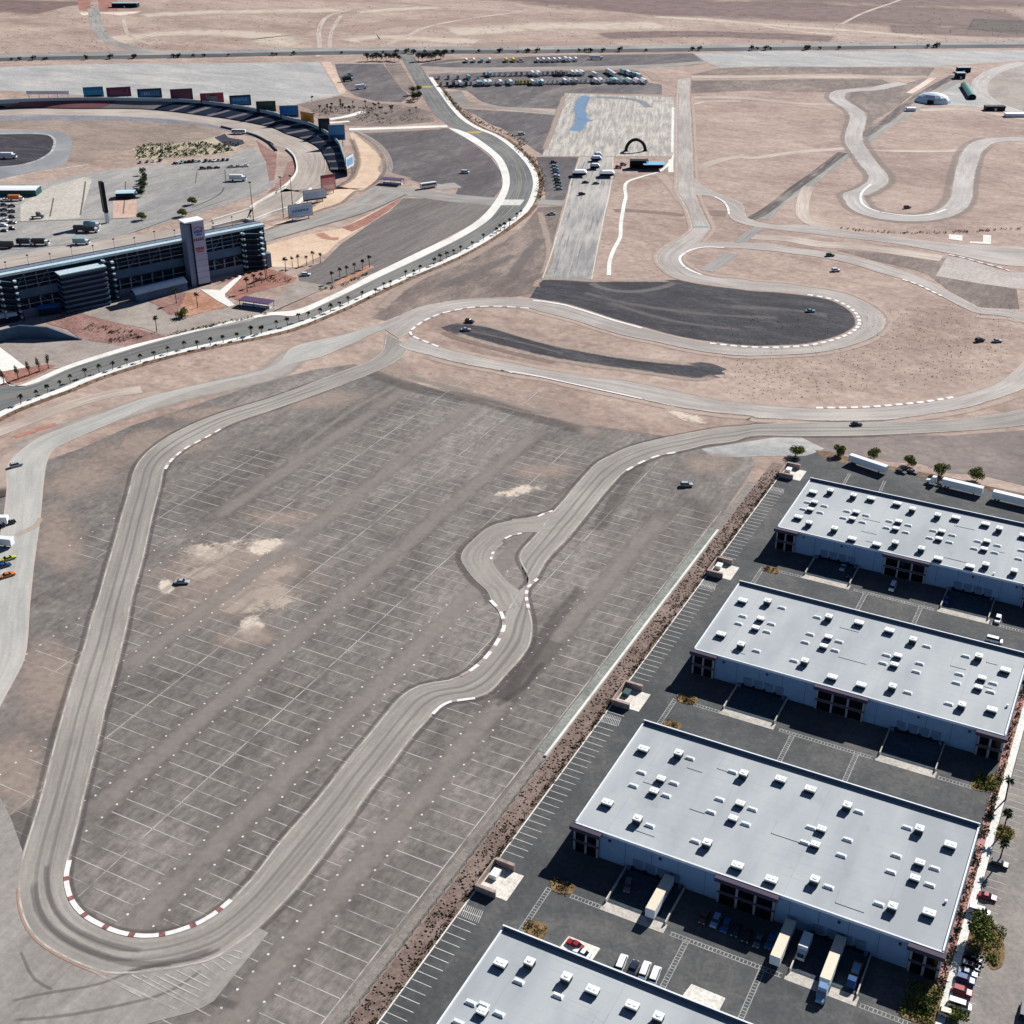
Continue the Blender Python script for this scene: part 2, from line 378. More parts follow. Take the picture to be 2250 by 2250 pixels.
# ---- lots north of the oval
struct(sheet('north_lot', [(-1232.8,991.7),(-1180.2,1042.1),(-1108.9,1097.4),(-1030.0,1146.8),(-949.0,1187.3),(-882.2,1225.6),(-814.0,1146.3),(-755.7,1081.5),(-767.4,1049.9),(-766.9,1023.7),(-798.9,992.9),(-862.1,1014.0),(-919.7,977.3),(-1077.5,945.8),(-1135.9,908.4)], .04, m_ltgrey))
struct(sheet('gravel_bank', [(-882.1,1228.1),(-872.3,1233.0),(-827.4,1179.9),(-759.7,1096.7),(-756.5,1081.5),(-807.3,1141.1)], .05, m_tan))
struct(sheet('dark_lot', [(-860.3,1224.0),(-812.6,1247.8),(-760.4,1186.0),(-718.1,1134.8),(-692.2,1109.0),(-683.3,1078.8),(-707.5,1071.2),(-739.1,1083.1),(-768.4,1109.5),(-811.8,1160.2)], .06, m_dark))
struct(sheet('gravel_bank', [(-812.4,1250.9),(-796.3,1258.9),(-699.6,1134.1),(-692.9,1113.4),(-722.8,1142.4),(-763.0,1190.1)], .05, m_gravel))
lot1 = struct(sheet('truck_lot', [(-772.8,1255.4),(-772.7,1270.3),(-762.4,1305.8),(-694.8,1360.4),(-637.4,1404.9),(-529.4,1466.2),(-492.0,1410.5),(-503.7,1392.8),(-686.3,1288.9),(-721.8,1266.4)], .06, m_dark))
lot2 = struct(sheet('truck_lot', [(-735.5,1217.1),(-709.2,1244.2),(-654.3,1281.0),(-608.0,1304.2),(-546.9,1339.5),(-507.1,1278.1),(-491.2,1273.3),(-472.5,1226.9),(-562.3,1192.2),(-533.5,1119.1),(-587.5,1102.8),(-614.4,1115.3),(-655.4,1157.6),(-676.4,1157.0),(-694.1,1158.9)], .06, m_dark))
struct(sheet('dark_lot', [(-615.3,1078.0),(-556.5,1089.7),(-523.5,1092.4),(-467.3,949.2),(-480.7,961.7),(-506.5,988.9),(-544.6,1022.0),(-559.4,1030.7),(-589.6,1059.1)], .06, m_dark))
struct(sheet('dark_lot', [(-668.9,1142.7),(-660.5,1155.1),(-623.8,1106.9),(-630.6,1088.5)], .06, m_drive))
struct(path('lot_lane', [(-754.7,1240.3),(-718.8,1261.1),(-659.3,1290.9),(-601.5,1326.5),(-537.4,1373.0),(-496.5,1418.2)], 16, .08, m_greyroad, step=12))
struct(path('lot_lane', [(-629.4,1089.1),(-603.0,1097.3),(-562.3,1101.0),(-526.8,1097.7)], 9, .08, m_greyroad, step=12))
struct(sheet('pale_lot', [(-528.0,1464.8),(-451.5,1524.6),(-385.8,1551.9),(-193.2,1658.8),(-140.0,1690.9),(-132.1,1620.4),(-187.0,1582.8),(-264.0,1504.8),(-359.2,1452.4),(-443.1,1415.3),(-469.3,1392.6),(-489.3,1411.9)], .05, m_ltgrey))
struct(sheet('dark_lot', [(-484.8,1338.0),(-470.6,1387.1),(-420.8,1426.4),(-359.2,1452.4),(-262.2,1496.1),(-257.8,1438.1),(-349.2,1415.1),(-427.1,1366.9)], .07, m_gravel))
struct(path('service_road', [(-479.2,1327.3),(-459.3,1337.3),(-402.7,1368.3),(-357.0,1388.4),(-301.5,1416.3),(-257.8,1438.1)], 14, .09, m_track_dirt, step=12))
struct(sheet('gravel_field', [(-472.2,1308.6),(-397.1,1350.6),(-380.1,1363.6),(-298.6,1404.3),(-282.8,1386.2),(-316.4,1335.9),(-324.0,1315.8),(-360.4,1297.5),(-400.4,1285.6),(-449.1,1245.0)], .05, m_gravel))
struct(sheet('gravel_field', [(-309.5,1331.2),(-277.6,1363.6),(-257.8,1438.1),(-251.5,1360.2),(-252.3,1253.4),(-258.6,1182.3),(-269.3,1230.8),(-283.8,1251.9),(-302.4,1287.3)], .05, m_gravel))

# ---- skid pad, drag strip
m_pad = lane('skid_pad', c(150,146,140), c(172,166,158), c(194,187,176), c(126,121,117), nlines=34, rub=.7, sw=.8)
padA, padB = pairs([(-560.8,1188.9),(-528.6,1107.3),(-498.1,1029.7),(-465.1,944.8)], [(-456.6,1219.1),(-429.8,1150.0),(-398.2,1067.7),(-368.9,991.9)], 6)
struct(strip('skid_pad', padA, padB, .08, m_pad))
m_wet = veil('blue_stain', c(96,134,168), c(122,154,182), strength=.75, grain=.07, lo=.47, hi=.60, ribbon=True)
struct(path('blue_stain', [(-527.8,1196.0),(-534.2,1186.4),(-528.2,1158.6),(-513.5,1122.0),(-499.3,1094.3),(-487.9,1066.7),(-481.6,1041.2),(-484.6,1027.2)], 26, .12, m_wet, step=4))
struct(path('blue_stain', [(-500.4,1093.7),(-490.8,1085.1),(-482.7,1085.8)], 18, .125, m_wet, step=4))
struct(path('wet_line', [(-528.8,1181.3),(-514.0,1188.8),(-494.0,1191.1),(-480.2,1186.6),(-456.7,1157.8)], 16, .12, veil('grey_stain', c(120,130,140), c(140,146,152), .6, .02, lo=.35, hi=.5), step=5))
m_drag = lane('drag_strip', c(134,132,130), c(158,155,151), c(180,175,168), c(104,102,101), nlines=10, rub=.75)
drag, A, B = ribbon('drag_strip', [(-436.8,956.4),(-408.4,876.1),(-396.4,847.0),(-372.5,785.2),(-344.3,710.7),(-329.1,668.6)], [(-412.2,968.9),(-390.3,918.6),(-368.2,861.3),(-345.2,799.1),(-319.1,730.2),(-300.0,680.4)], .09, m_drag); struct(drag)
for k in (.03, .5, .97):
    Lp = [a.lerp(b, k) for a, b in zip(A, B)]; m = m_conc if k != .5 else m_pad
    strip('painted_line', offset(Lp, .35), offset(Lp, -.35), .13, m_pad if k == .5 else m_pale, drag)
struct(sheet('gravel_field', [(-468.7,940.3),(-437.5,955.1),(-407.9,876.3),(-391.3,831.5),(-403.2,825.5),(-435.4,886.0)], .05, m_dark))
struct(path('cross_lane', [(-408.2,819.5),(-389.3,824.9)], 14, .08, m_greyroad))
struct(path('cross_lane', [(-351.3,821.6),(-344.0,827.3),(-320.7,833.2),(-297.2,835.2)], 14, .05, veil('dust_brown', c(128,112,104), c(144,128,120), .8, .03, lo=.35, hi=.55)))
struct(path('cross_lane', [(-291.5,848.0),(-282.9,850.3),(-274.4,852.7)], 26, .05, MATS['dust_brown']))
conc_path = struct(path('concrete_path', [(-387.6,1043.1),(-370.1,995.6),(-365.5,976.6),(-361.4,940.5),(-367.4,920.4),(-371.0,899.7),(-354.7,858.7),(-349.9,844.9),(-331.1,794.8),(-319.9,767.5),(-312.6,740.1),(-305.5,717.6),(-294.9,692.0)], 2.6, .12, m_conc))
struct(path('concrete_path', [(-438.6,1174.1),(-407.7,1094.2),(-373.2,1004.9)], 6, .12, m_conc))
struct(path('concrete_path', [(-367.2,981.0),(-352.3,942.7)], 4, .13, m_conc))

# ---- gravel, black pan and strip around the ring track
struct(sheet('gravel_field', [(-383.1,564.2),(-386.0,583.4),(-394.4,623.5),(-387.9,675.5),(-383.6,724.5),(-388.9,761.7),(-382.1,735.9),(-399.8,807.2),(-386.1,818.2),(-344.3,710.7),(-328.1,666.1),(-320.8,641.1),(-333.8,624.9),(-352.0,612.0),(-367.7,587.5),(-371.6,563.8)], .05, m_gravel))
struct(sheet('black_pan', [(-322.1,644.7),(-325.2,655.9),(-328.9,668.0),(-299.6,679.5),(-254.3,703.1),(-246.7,703.2),(-232.2,702.8),(-215.0,703.6),(-196.6,708.7),(-193.4,709.0),(-178.8,711.4),(-167.1,711.4),(-157.9,707.9),(-149.7,701.5),(-143.2,691.9),(-139.4,681.3),(-138.3,670.8),(-140.3,659.0),(-146.6,645.3),(-154.9,634.1),(-167.4,624.8),(-180.5,617.6),(-201.9,613.5),(-224.4,613.6),(-242.4,617.5),(-261.0,621.6),(-281.1,627.9),(-296.3,631.9),(-309.7,631.7),(-318.4,630.8)], .07, m_black))
struct(path('pan_mark', [(-301.6,676.7),(-290.8,669.2),(-276.6,667.9),(-265.8,674.3),(-257.2,686.3),(-253.2,701.4)], 9, .10, veil('grey_scuff', c(110,106,106), c(124,118,116), .7, .05, lo=.32, hi=.5), step=4))
struct(sheet('black_strip', [(-340.8,568.5),(-338.3,575.1),(-335.0,578.8),(-329.7,582.0),(-322.6,582.1),(-310.9,580.1),(-294.8,577.6),(-281.5,574.6),(-264.4,573.6),(-247.9,573.1),(-232.8,575.3),(-218.2,578.0),(-203.7,580.5),(-196.6,586.3),(-190.8,587.1),(-181.9,583.2),(-183.5,579.3),(-180.4,576.8),(-185.8,573.0),(-180.8,571.5),(-188.0,568.8),(-188.2,565.3),(-200.3,561.5),(-218.7,560.2),(-241.2,558.1),(-263.9,555.5),(-280.7,556.3),(-296.5,559.4),(-314.3,560.6),(-328.0,561.8)], .07, m_black))
struct(path('strip_edge', [(-340.4,566.2),(-327.0,559.9),(-312.3,557.0),(-294.2,554.9),(-278.9,552.8),(-258.5,552.5)], 10, .09, veil('brown_scuff', c(124,106,98), c(146,126,116), .8, .06, lo=.3, hi=.5), step=4))

m_edge = veil('edge_dust', c(150,134,123), c(172,155,142), .85, .06, lo=.40, hi=.58)
for pts, w in (([(-322.3,646.0),(-327.8,666.3),(-298.6,678.2),(-280.4,687.5),(-253.2,701.4)], 9), ([(-318.1,630.2),(-309.2,630.7),(-280.1,625.8),(-241.8,616.1),(-207.6,611.7)], 7), ([(-340.8,568.5),(-335.0,578.8),(-322.6,582.1),(-294.8,577.6),(-281.5,574.6),(-247.9,573.1),(-203.7,580.5),(-190.8,587.1)], 9), ([(-182.3,582.0),(-188.2,565.3),(-218.7,560.2),(-263.9,555.5),(-314.3,560.6),(-339.7,566.6)], 9), ([(-647.2,948.3),(-586.8,999.5)], 16), ([(-647.2,948.3),(-600.1,907.0),(-572.7,877.1),(-553.5,844.8),(-510.9,827.8)], 16),
               ([(-467.3,949.2),(-498.1,1029.7),(-528.6,1107.3),(-562.3,1192.2)], 10), ([(-735.5,1217.1),(-654.3,1281.0),(-546.9,1339.5),(-491.2,1273.3)], 20), ([(-383.1,564.2),(-394.4,623.5),(-387.9,675.5),(-388.9,761.7)], 14), ([(-772.8,1255.4),(-694.8,1360.4),(-529.4,1466.2)], 14), ([(-399.8,807.2),(-344.3,710.7),(-328.1,666.1)], 10)):
    stuff(path('edge_dust', pts, w, .105, m_edge, step=6))
for pts, w in (([(-304.1,658.1),(-264.8,650.7),(-215.2,655.1),(-183.4,666.3),(-173.6,671.3)], 10), ([(-282.2,649.9),(-233.0,635.9),(-185.7,640.5)], 8), ([(-214.8,670.9),(-184.7,681.0),(-153.2,684.2)], 12), ([(-329.3,571.9),(-290.1,568.4),(-259.7,563.7)], 5), ([(-614.1,928.7),(-557.9,928.3),(-491.8,882.0)], 12), ([(-576.3,891.3),(-533.2,886.6),(-486.2,894.9)], 14), ([(-344.0,655.0),(-354.6,692.5),(-366.8,747.2)], 14), ([(-376.4,621.2),(-369.3,660.1),(-364.2,707.1)], 16)):
    stuff(path('faded_streak', pts, w, .108, veil('faded_streak', c(112,106,104), c(130,123,119), .5, .04, lo=.42, hi=.64), step=6))
# ---- main lower lot
lot = struct(sheet('parking_lot', [(-195.61,43.96),(-468.20,257.32),(-418.29,313.46),(-402.87,337.71),(-412.48,349.88),(-407.36,365.25),(-404.05,393.82),(-393.81,423.22),(-383.0,458.3),(-368.1,487.5),(-353.7,503.1),(-316.9,496.6),(-288.4,492.4),(-251.9,489.0),(-215.1,490.8),(-181.1,495.7),(-144.1,500.5),(-135.5,487.2)]+[(-133.2, 440.), (-133.2, 60.)], .05, m_lot))
m_dust = veil('pale_dust', c(196,182,166), c(222,206,188), .9, .10, lo=.60, hi=.60, ribbon=False)
m_dust2 = veil('tan_dust', c(156,140,130), c(180,162,148), .6, .06, lo=.46, hi=.64, ribbon=False)
m_dustr = veil('tan_drift', c(172,154,142), c(190,170,156), .8, .035, lo=.36, hi=.58)
m_dk = veil('rubber_scuff', c(74,71,70), c(92,88,86), .3, .06, lo=.34, hi=.58)
m_dks = veil('dark_shoulder', c(84,79,77), c(102,96,93), .42, .05, lo=.42, hi=.64)
m_aisle = veil('dusty_aisle', c(142,134,127), c(158,149,141), .6, .07, lo=.38, hi=.66)
for p, rx, ry, rot, m in [
    ([(-296.22,319.87)][0], 34, 22, .75, m_dust), ([(-263.32,302.40)][0], 38, 26, .6, m_dust), ([(-265.39,294.57)][0], 18, 14, .2, m_dust), ([(-291.14,305.70)][0], 22, 12, 1.2, m_dust), ([(-266.97,318.14)][0], 24, 10, .9, m_dust), ([(-278.02,305.28)][0], 70, 60, .8, m_dust2), ([(-252.05,285.17)][0], 10, 22, .6, m_dust), ([(-280.74,333.64)][0], 26, 16, .7, m_dust), ([(-296.07,292.46)][0], 7, 14, .9, m_dust),
    ([(-249.99,279.98)][0], 26, 14, .5, m_dust2), ([(-289.06,353.66)][0], 40, 16, .4, m_dust2), ([(-215.15,438.97)][0], 30, 18, .5, m_dust2), ([(-215.27,417.84)][0], 26, 10, .9, m_dust),
    ([(-333.8,506.5)][0], 60, 20, 2.6, m_dust2), ([(-293.4,501.0)][0], 40, 14, 2.6, m_dust2), ([(-227.6,492.8)][0], 55, 12, 2.65, m_dust2), ([(-182.3,521.8)][0], 30, 12, 2.7, m_dust),
    ([(-381.80,380.97)][0], 60, 40, .7, m_dust2), ([(-386.58,343.70)][0], 40, 40, 1.1, m_dust2), ([(-376.53,422.13)][0], 60, 20, .6, m_dust2), ([(-291.87,229.02)][0], 24, 60, .9, m_dust2),
    ([(-358.03,301.76)][0], 22, 60, .9, m_dust2), ([(-265.60,192.14)][0], 20, 40, .9, m_dust2), ([(-343.7,456.7)][0], 50, 24, .7, m_dust2), ([(-153.1,478.2)][0], 26, 20, .8, m_dust2)]:
    stuff(blot('dust_drift', p, rx, ry, rot, .07, m, lot))
rs = random.Random(4)
for k in range(26):                        # wind-blown dust streaks lying along the lot
    x_ = rs.uniform(-300, -140); y_ = rs.uniform(170, 430); l_ = rs.uniform(25, 60); dx_ = rs.uniform(-5, 5)
    stuff(path('dust_streak', [(x_, y_), (x_+dx_*.5, y_+l_/2), (x_+dx_, y_+l_)], rs.uniform(3, 9), .073, veil('dust_streak', c(150,142,135), c(166,157,149), .32, .08, lo=.42, hi=.68), lot, step=8))
m_paint = plain('worn_white_paint', c(206,204,198), .8, var=.16, scale=.35)
t = NT('faded_stripe'); k = t.noise(t.pos(), .09, 5, .7); t.color(c(205,200,192)); t.alpha(t.math('MULTIPLY', t.val(k, .34, .64), .7)); m_stripe = t.m
def on_lot(x, y, top):
    return y < top
rows = [(-333.6, 300, 400), (-293.6, 236, 520), (-254.2, 165, 520), (-214.4, 140, 470), (-174.2, 140, 470), (-134.6, 120, 440)]
for ri, (cx, y0, y1) in enumerate(rows):
    mb = MB(); last = ri == 5
    y = 186.3-6.075*12
    while y < y1:
        if y > y0-6:
            mb.box(cx-15, cx if last else cx+15, y-.16, y+.16, 0, .004)
        y += 6.075
    mb.box(cx-.18, cx+.18, y0-4, y1, 0, .004)
    o = mb.build('bay_markings', m_stripe, lot); o.location.z = .085; stuff(o)
    mb = MB(); y = 186.3-6.075*11.5
    while y < min(y1, 330 if ri != 4 else 360):
        if y > y0-6:
            for sx in ((-15.8,) if last else (-15.8, 15.8)):
                vs = [(cx+sx+.36*math.cos(a*math.pi/4), y+.36*math.sin(a*math.pi/4), 0) for a in range(8)]; mb.add(vs, [tuple(range(8))])
        y += 6.075
    o = mb.build('bay_dots', m_paint, lot); o.location.z = .092; stuff(o)
for ax, y0, y1 in ((-313.6, 330, 500), (-273.9, 225, 520), (-234.3, 165, 500), (-194.3, 130, 470), (-154.5, 110, 450)):
    stuff(path('dusty_aisle', [(ax, y0), (ax, (y0+y1)/2), (ax, y1)], 15, .075, m_aisle, lot, step=20))
for pts, w in (([(-326.5,503.5),(-302.8,499.4),(-278.1,496.4),(-254.3,493.6),(-230.6,494.1)], 9), ([(-319.4,500.6),(-323.10,449.54),(-320.13,402.36)], 6), ([(-249.3,493.2),(-248.6,460.0),(-244.04,426.54)], 6)):
    stuff(path('dusty_aisle', pts, w, .08, m_aisle, lot, step=8))
for pts, w in (([(-351.6,500.0),(-313.3,490.8),(-275.5,491.7),(-235.9,485.7),(-207.4,483.8)], 16), ([(-160.94,367.37),(-160.06,342.24),(-158.46,321.06),(-155.85,299.21),(-155.62,283.16)], 10), ([(-153.94,329.51),(-153.96,308.66),(-154.16,286.54)], 14), ([(-155.96,283.65),(-154.23,289.47),(-152.00,298.20),(-152.52,308.37),(-152.02,315.82)], 4), ([(-350.18,350.76),(-326.18,310.25),(-303.10,275.13),(-284.38,247.17)], 5),
               ([(-255.96,179.50),(-240.31,171.20),(-230.94,158.94)], 16), ([(-217.42,155.23),(-190.29,150.95),(-169.81,152.22),(-150.92,156.01)], 5), ([(-205.74,129.10),(-195.20,140.60),(-182.40,150.32),(-175.19,161.98)], 4), ([(-202.71,126.26),(-184.56,137.12),(-171.76,151.21)], 4), ([(-181.0,473.8),(-178.00,446.20),(-172.62,397.18)], 12)):
    stuff(path('rubber_scuff', pts, w, .1, m_dk, lot, step=6))

# ================================================================ RACE TRACK RIBBONS
m_race = lane('race_asphalt', c(136,130,124), c(150,144,137), c(164,158,150), c(116,110,105), nlines=7, rub=.35, edge=c(166,152,141))
m_race2 = lane('dusty_track', c(150,143,137), c(168,161,154), c(186,178,170), c(134,127,121), nlines=6, rub=.3, edge=c(180,164,151))
t = NT('edge_paint'); k = t.noise(t.pos(), .12, 5, .7); t.color(c(206,202,194)); t.alpha(t.math('MULTIPLY', t.val(k, .34, .6), .75)); m_line = t.m
m_kw = plain('kerb_white', c(226,222,218), .7, var=.08); m_kr = plain('kerb_worn', c(160,146,138), .8, var=.2); m_krr = plain('kerb_red', c(140,92,90), .8, var=.25)
def edge_line(P, w, parent, z=.20, mat=None):
    strip('edge_line', offset(P, w/2), offset(P, -w/2), z, mat or m_line, parent)
def kerb(pts, w, parent, white=5.5, red=2.2, z=.16, h=.09, rm=None):
    """painted kerb: proud blocks, white and red in turn"""
    c_, _ = catmull(pts, .6); tot = sum((b-a).length for a, b in zip(c_, c_[1:])); n = max(2, int(tot/.55)); P, _ = resample(c_, n)
    A = offset(P, w/2); B = offset(P, -w/2); k = 0; st = tot/(n-1); on = True
    while k < n-2:
        j = min(n-1, k+max(2, int((white if on else red)/st)))
        o = curb_slab('kerb_block', A[k:j+1], B[k:j+1], z-.05, z+h, m_kw if on else (rm or m_kr), parent)
        k = j; on = not on
track, A, B = ribbon('race_track',
    [(-362.5,546.5),(-350.7,523.8),(-349.1,511.9),(-351.1,501.8),(-354.7,489.2),(-365.52,449.77),(-376.78,421.86),(-380.82,400.54),(-380.49,384.84),(-377.41,371.20),(-372.21,360.03),None,(-362.74,346.52),(-354.76,335.22),(-349.34,327.23),(-334.87,306.74),(-322.99,289.43),(-312.91,275.07),(-305.30,263.54),(-297.04,252.18),(-286.28,235.82),(-273.56,217.29),(-264.73,204.88),None,(-252.35,187.82),(-244.77,176.66),(-238.29,167.05),(-232.77,160.51),(-226.88,155.10),(-220.96,151.10),(-214.97,148.39),(-209.38,147.17),(-201.39,146.77),(-194.35,147.20),(-189.51,147.90),(-186.43,149.49),(-180.94,152.91),(-175.65,157.12),(-170.61,161.70),(-168.64,164.72),(-167.51,168.84),(-165.97,174.27),None,(-164.97,191.03),(-165.78,205.75),(-167.07,220.02),(-168.45,231.53),(-169.43,246.05),(-170.71,260.25),(-170.73,269.59),None,(-170.94,274.29),(-169.55,279.91),(-166.27,283.26),(-162.79,286.30),(-160.41,290.46),(-159.99,294.50),(-160.09,303.58),(-159.84,307.26),(-160.45,318.85),(-162.55,325.36),(-166.72,333.98),(-170.85,339.94),(-175.10,346.08),(-177.88,352.13),(-177.76,357.65),None,(-180.21,373.28),(-180.37,392.40),(-181.54,413.54),(-182.80,436.17),(-182.9,454.3),(-180.9,462.1),(-178.0,469.7),(-174.4,477.1),(-170.4,482.3),(-165.5,488.7),(-161.2,495.0),(-151.2,504.2),(-146.1,513.1),(-126.2,523.3),(-106.4,533.8),(-89.7,544.0),(-67.5,558.8),(-50.9,570.7),(-38.2,581.5),(-18.1,603.2)],
    [(-341.7,537.4),(-339.8,531.6),(-337.6,523.8),(-336.7,511.3),(-340.4,490.7),(-356.48,437.69),(-363.89,416.11),(-364.88,401.12),(-365.75,387.53),(-364.38,375.55),(-360.52,366.03),None,(-351.69,353.63),(-341.17,338.13),(-333.10,326.44),(-320.71,309.20),(-313.56,298.83),(-302.20,281.65),(-290.71,266.09),(-278.60,248.70),(-270.23,236.33),(-265.33,228.82),(-255.01,214.42),None,(-240.91,193.74),(-234.69,185.06),(-229.58,177.63),(-226.67,173.06),(-222.57,168.10),(-219.04,164.76),(-214.08,161.72),(-208.30,159.79),(-202.04,159.29),(-195.74,159.65),(-189.68,161.74),(-185.70,164.59),(-182.63,168.01),(-180.16,172.21),(-178.77,176.70),(-177.98,181.51),(-178.17,186.47),None,(-178.05,189.39),(-179.68,204.05),(-180.78,225.15),(-182.48,242.21),(-183.74,259.72),(-184.77,271.23),None,(-184.71,277.08),(-183.02,283.04),(-178.88,287.76),(-174.95,291.09),(-173.63,294.39),(-171.66,298.49),(-170.99,306.03),(-171.91,315.76),(-174.15,326.18),(-177.02,332.69),(-178.56,341.04),(-179.76,348.90),(-179.62,356.59),(-191.16,371.15),None,(-192.90,390.31),(-195.00,408.61),(-195.32,418.58),(-196.47,431.99),(-197.11,444.76),(-197.2,456.8),(-194.8,466.6),(-191.2,477.2),(-183.0,490.3),(-172.4,503.3),(-161.8,515.5),(-151.0,523.6),(-150.0,525.0),(-127.5,539.1),(-98.7,554.8),(-70.1,572.1),(-56.2,583.6),(-48.0,592.3),(-40.9,600.5),(-20.4,623.9)], .14, m_race)
struct(track)
edge_line(offset(A, .45), .5, track); edge_line(offset(B, -.45), .45, track)
for P, d, w in ((A, -1.0, 3.2), (B, 1.0, 2.8)):
    stuff(strip('dark_shoulder', offset(P, d+w/2), offset(P, d-w/2), .118, m_dks, track))
for k, w in ((.36, 2.2), (.6, 2.0)):
    P = [a.lerp(b, k) for a, b in zip(A, B)]; stuff(strip('racing_line', offset(P, w/2), offset(P, -w/2), .165, veil('racing_rubber', c(124,119,115), c(138,133,128), .34, .012, lo=.36, hi=.66), track))
hp = [(-231.36,165.88),(-227.39,161.00),(-220.45,155.68),(-212.91,152.60),(-204.07,151.45),(-195.80,151.66),(-189.24,152.56),(-182.42,155.10),(-176.95,159.17),(-172.63,164.16),(-169.31,169.44)]
stuff(path('hairpin_rubber', hp, 4, .168, m_dk, track, step=3))
stuff(path('hairpin_rubber', [(-232.59,171.20),(-225.91,164.05),(-217.59,158.26),(-208.77,155.28),(-199.04,155.09),(-190.80,156.28),(-183.90,158.83)], 3, .168, m_dk, track, step=3))
stuff(path('run_off_tyre', [(-206.10,129.43),(-199.27,136.24),(-189.27,144.74),(-183.38,153.12),(-174.98,158.95)], 1.6, .175, m_dk, track, step=3)); stuff(path('run_off_tyre', [(-202.33,125.91),(-191.39,132.93),(-181.52,141.24),(-172.61,150.99),(-169.06,162.51)], 1.8, .175, m_dk, track, step=3)); stuff(path('run_off_tyre', [(-214.70,143.90),(-203.96,138.57),(-196.86,138.43)], 1.4, .175, m_dk, track, step=3))
stuff(path('hairpin_rubber', [(-186.64,149.72),(-183.53,153.29),(-178.37,157.69),(-173.03,161.95),(-169.37,168.39)], 2.2, .17, m_dk, track, step=3))
# chicane loop that leaves and rejoins the straight
loop, la, lb = ribbon('chicane_loop', [(-195.32,418.58),(-195.00,408.61),(-197.51,404.67),(-200.27,401.27),(-203.52,397.64),(-207.79,394.80),(-206.06,395.03),(-210.01,390.41),(-212.57,383.34),(-212.76,374.49),(-212.47,366.12),(-210.15,359.61),(-202.92,352.40),(-196.74,347.77),(-189.81,343.72),(-186.25,339.28),(-179.20,333.60)],
    [(-184.59,411.98),(-186.22,394.37),(-193.05,390.61),(-199.27,386.91),(-201.47,381.54),(-202.64,377.86),(-200.87,377.91),(-201.14,373.76),(-200.83,369.72),(-199.48,366.28),(-197.80,362.48),(-195.20,359.78),(-190.49,355.99),(-183.82,351.14),(-180.24,349.84),(-173.26,341.80)], .146, m_race); struct(loop)
stuff(strip('dark_shoulder', offset(la, 2), offset(la, -4), .115, m_dks, loop))
kerb([(-226.08,172.46),(-222.74,168.01),(-219.10,164.72),(-214.24,161.64),(-208.13,159.61),(-201.87,159.11),(-195.65,159.54),(-189.53,161.56),(-185.51,164.37),(-182.48,167.83),(-180.01,172.02),(-178.61,176.51),(-177.99,181.22)], 1.36, track, 6.5, 1.7, rm=m_krr)
kerb([(-364.92,409.21),(-365.07,401.35),(-365.60,394.12),(-365.93,385.83),(-363.91,375.01),(-360.07,365.51)], 1.09, track, 4, 3)
kerb([(-186.03,338.87),(-179.41,334.00),(-174.34,327.07),(-172.75,322.51),(-171.48,315.98),(-170.86,309.77),(-170.83,304.75),(-171.66,298.49),(-173.25,293.71)], 1.36, track, 5, 4)
kerb([(-171.00,272.65),(-170.63,277.30),(-169.33,280.43),(-166.27,283.26),(-163.09,285.90)], 1.09, track, 9, 2)
kerb([(-177.53,359.76),(-177.77,357.10),(-178.07,353.66),(-177.24,350.30),(-175.44,346.43),(-173.18,342.88),(-171.07,339.83)], 1.22, track, 2.6, 2.6)
kerb([(-182.8,455.8),(-181.6,460.7),(-180.0,466.4),(-177.3,472.9),(-174.1,478.0),(-170.5,481.7)], 1.22, track, 5, 4)
kerb([(-198.55,401.90),(-197.27,405.46),(-195.26,409.15)], 1.09, loop, 4, 3)
kerb([(-199.44,363.95),(-200.95,367.88),(-201.09,370.78)], 0.95, loop, 2.5, 2); kerb([(-202.09,380.23),(-200.81,383.74),(-198.13,387.00)], 0.95, loop, 4, 3)
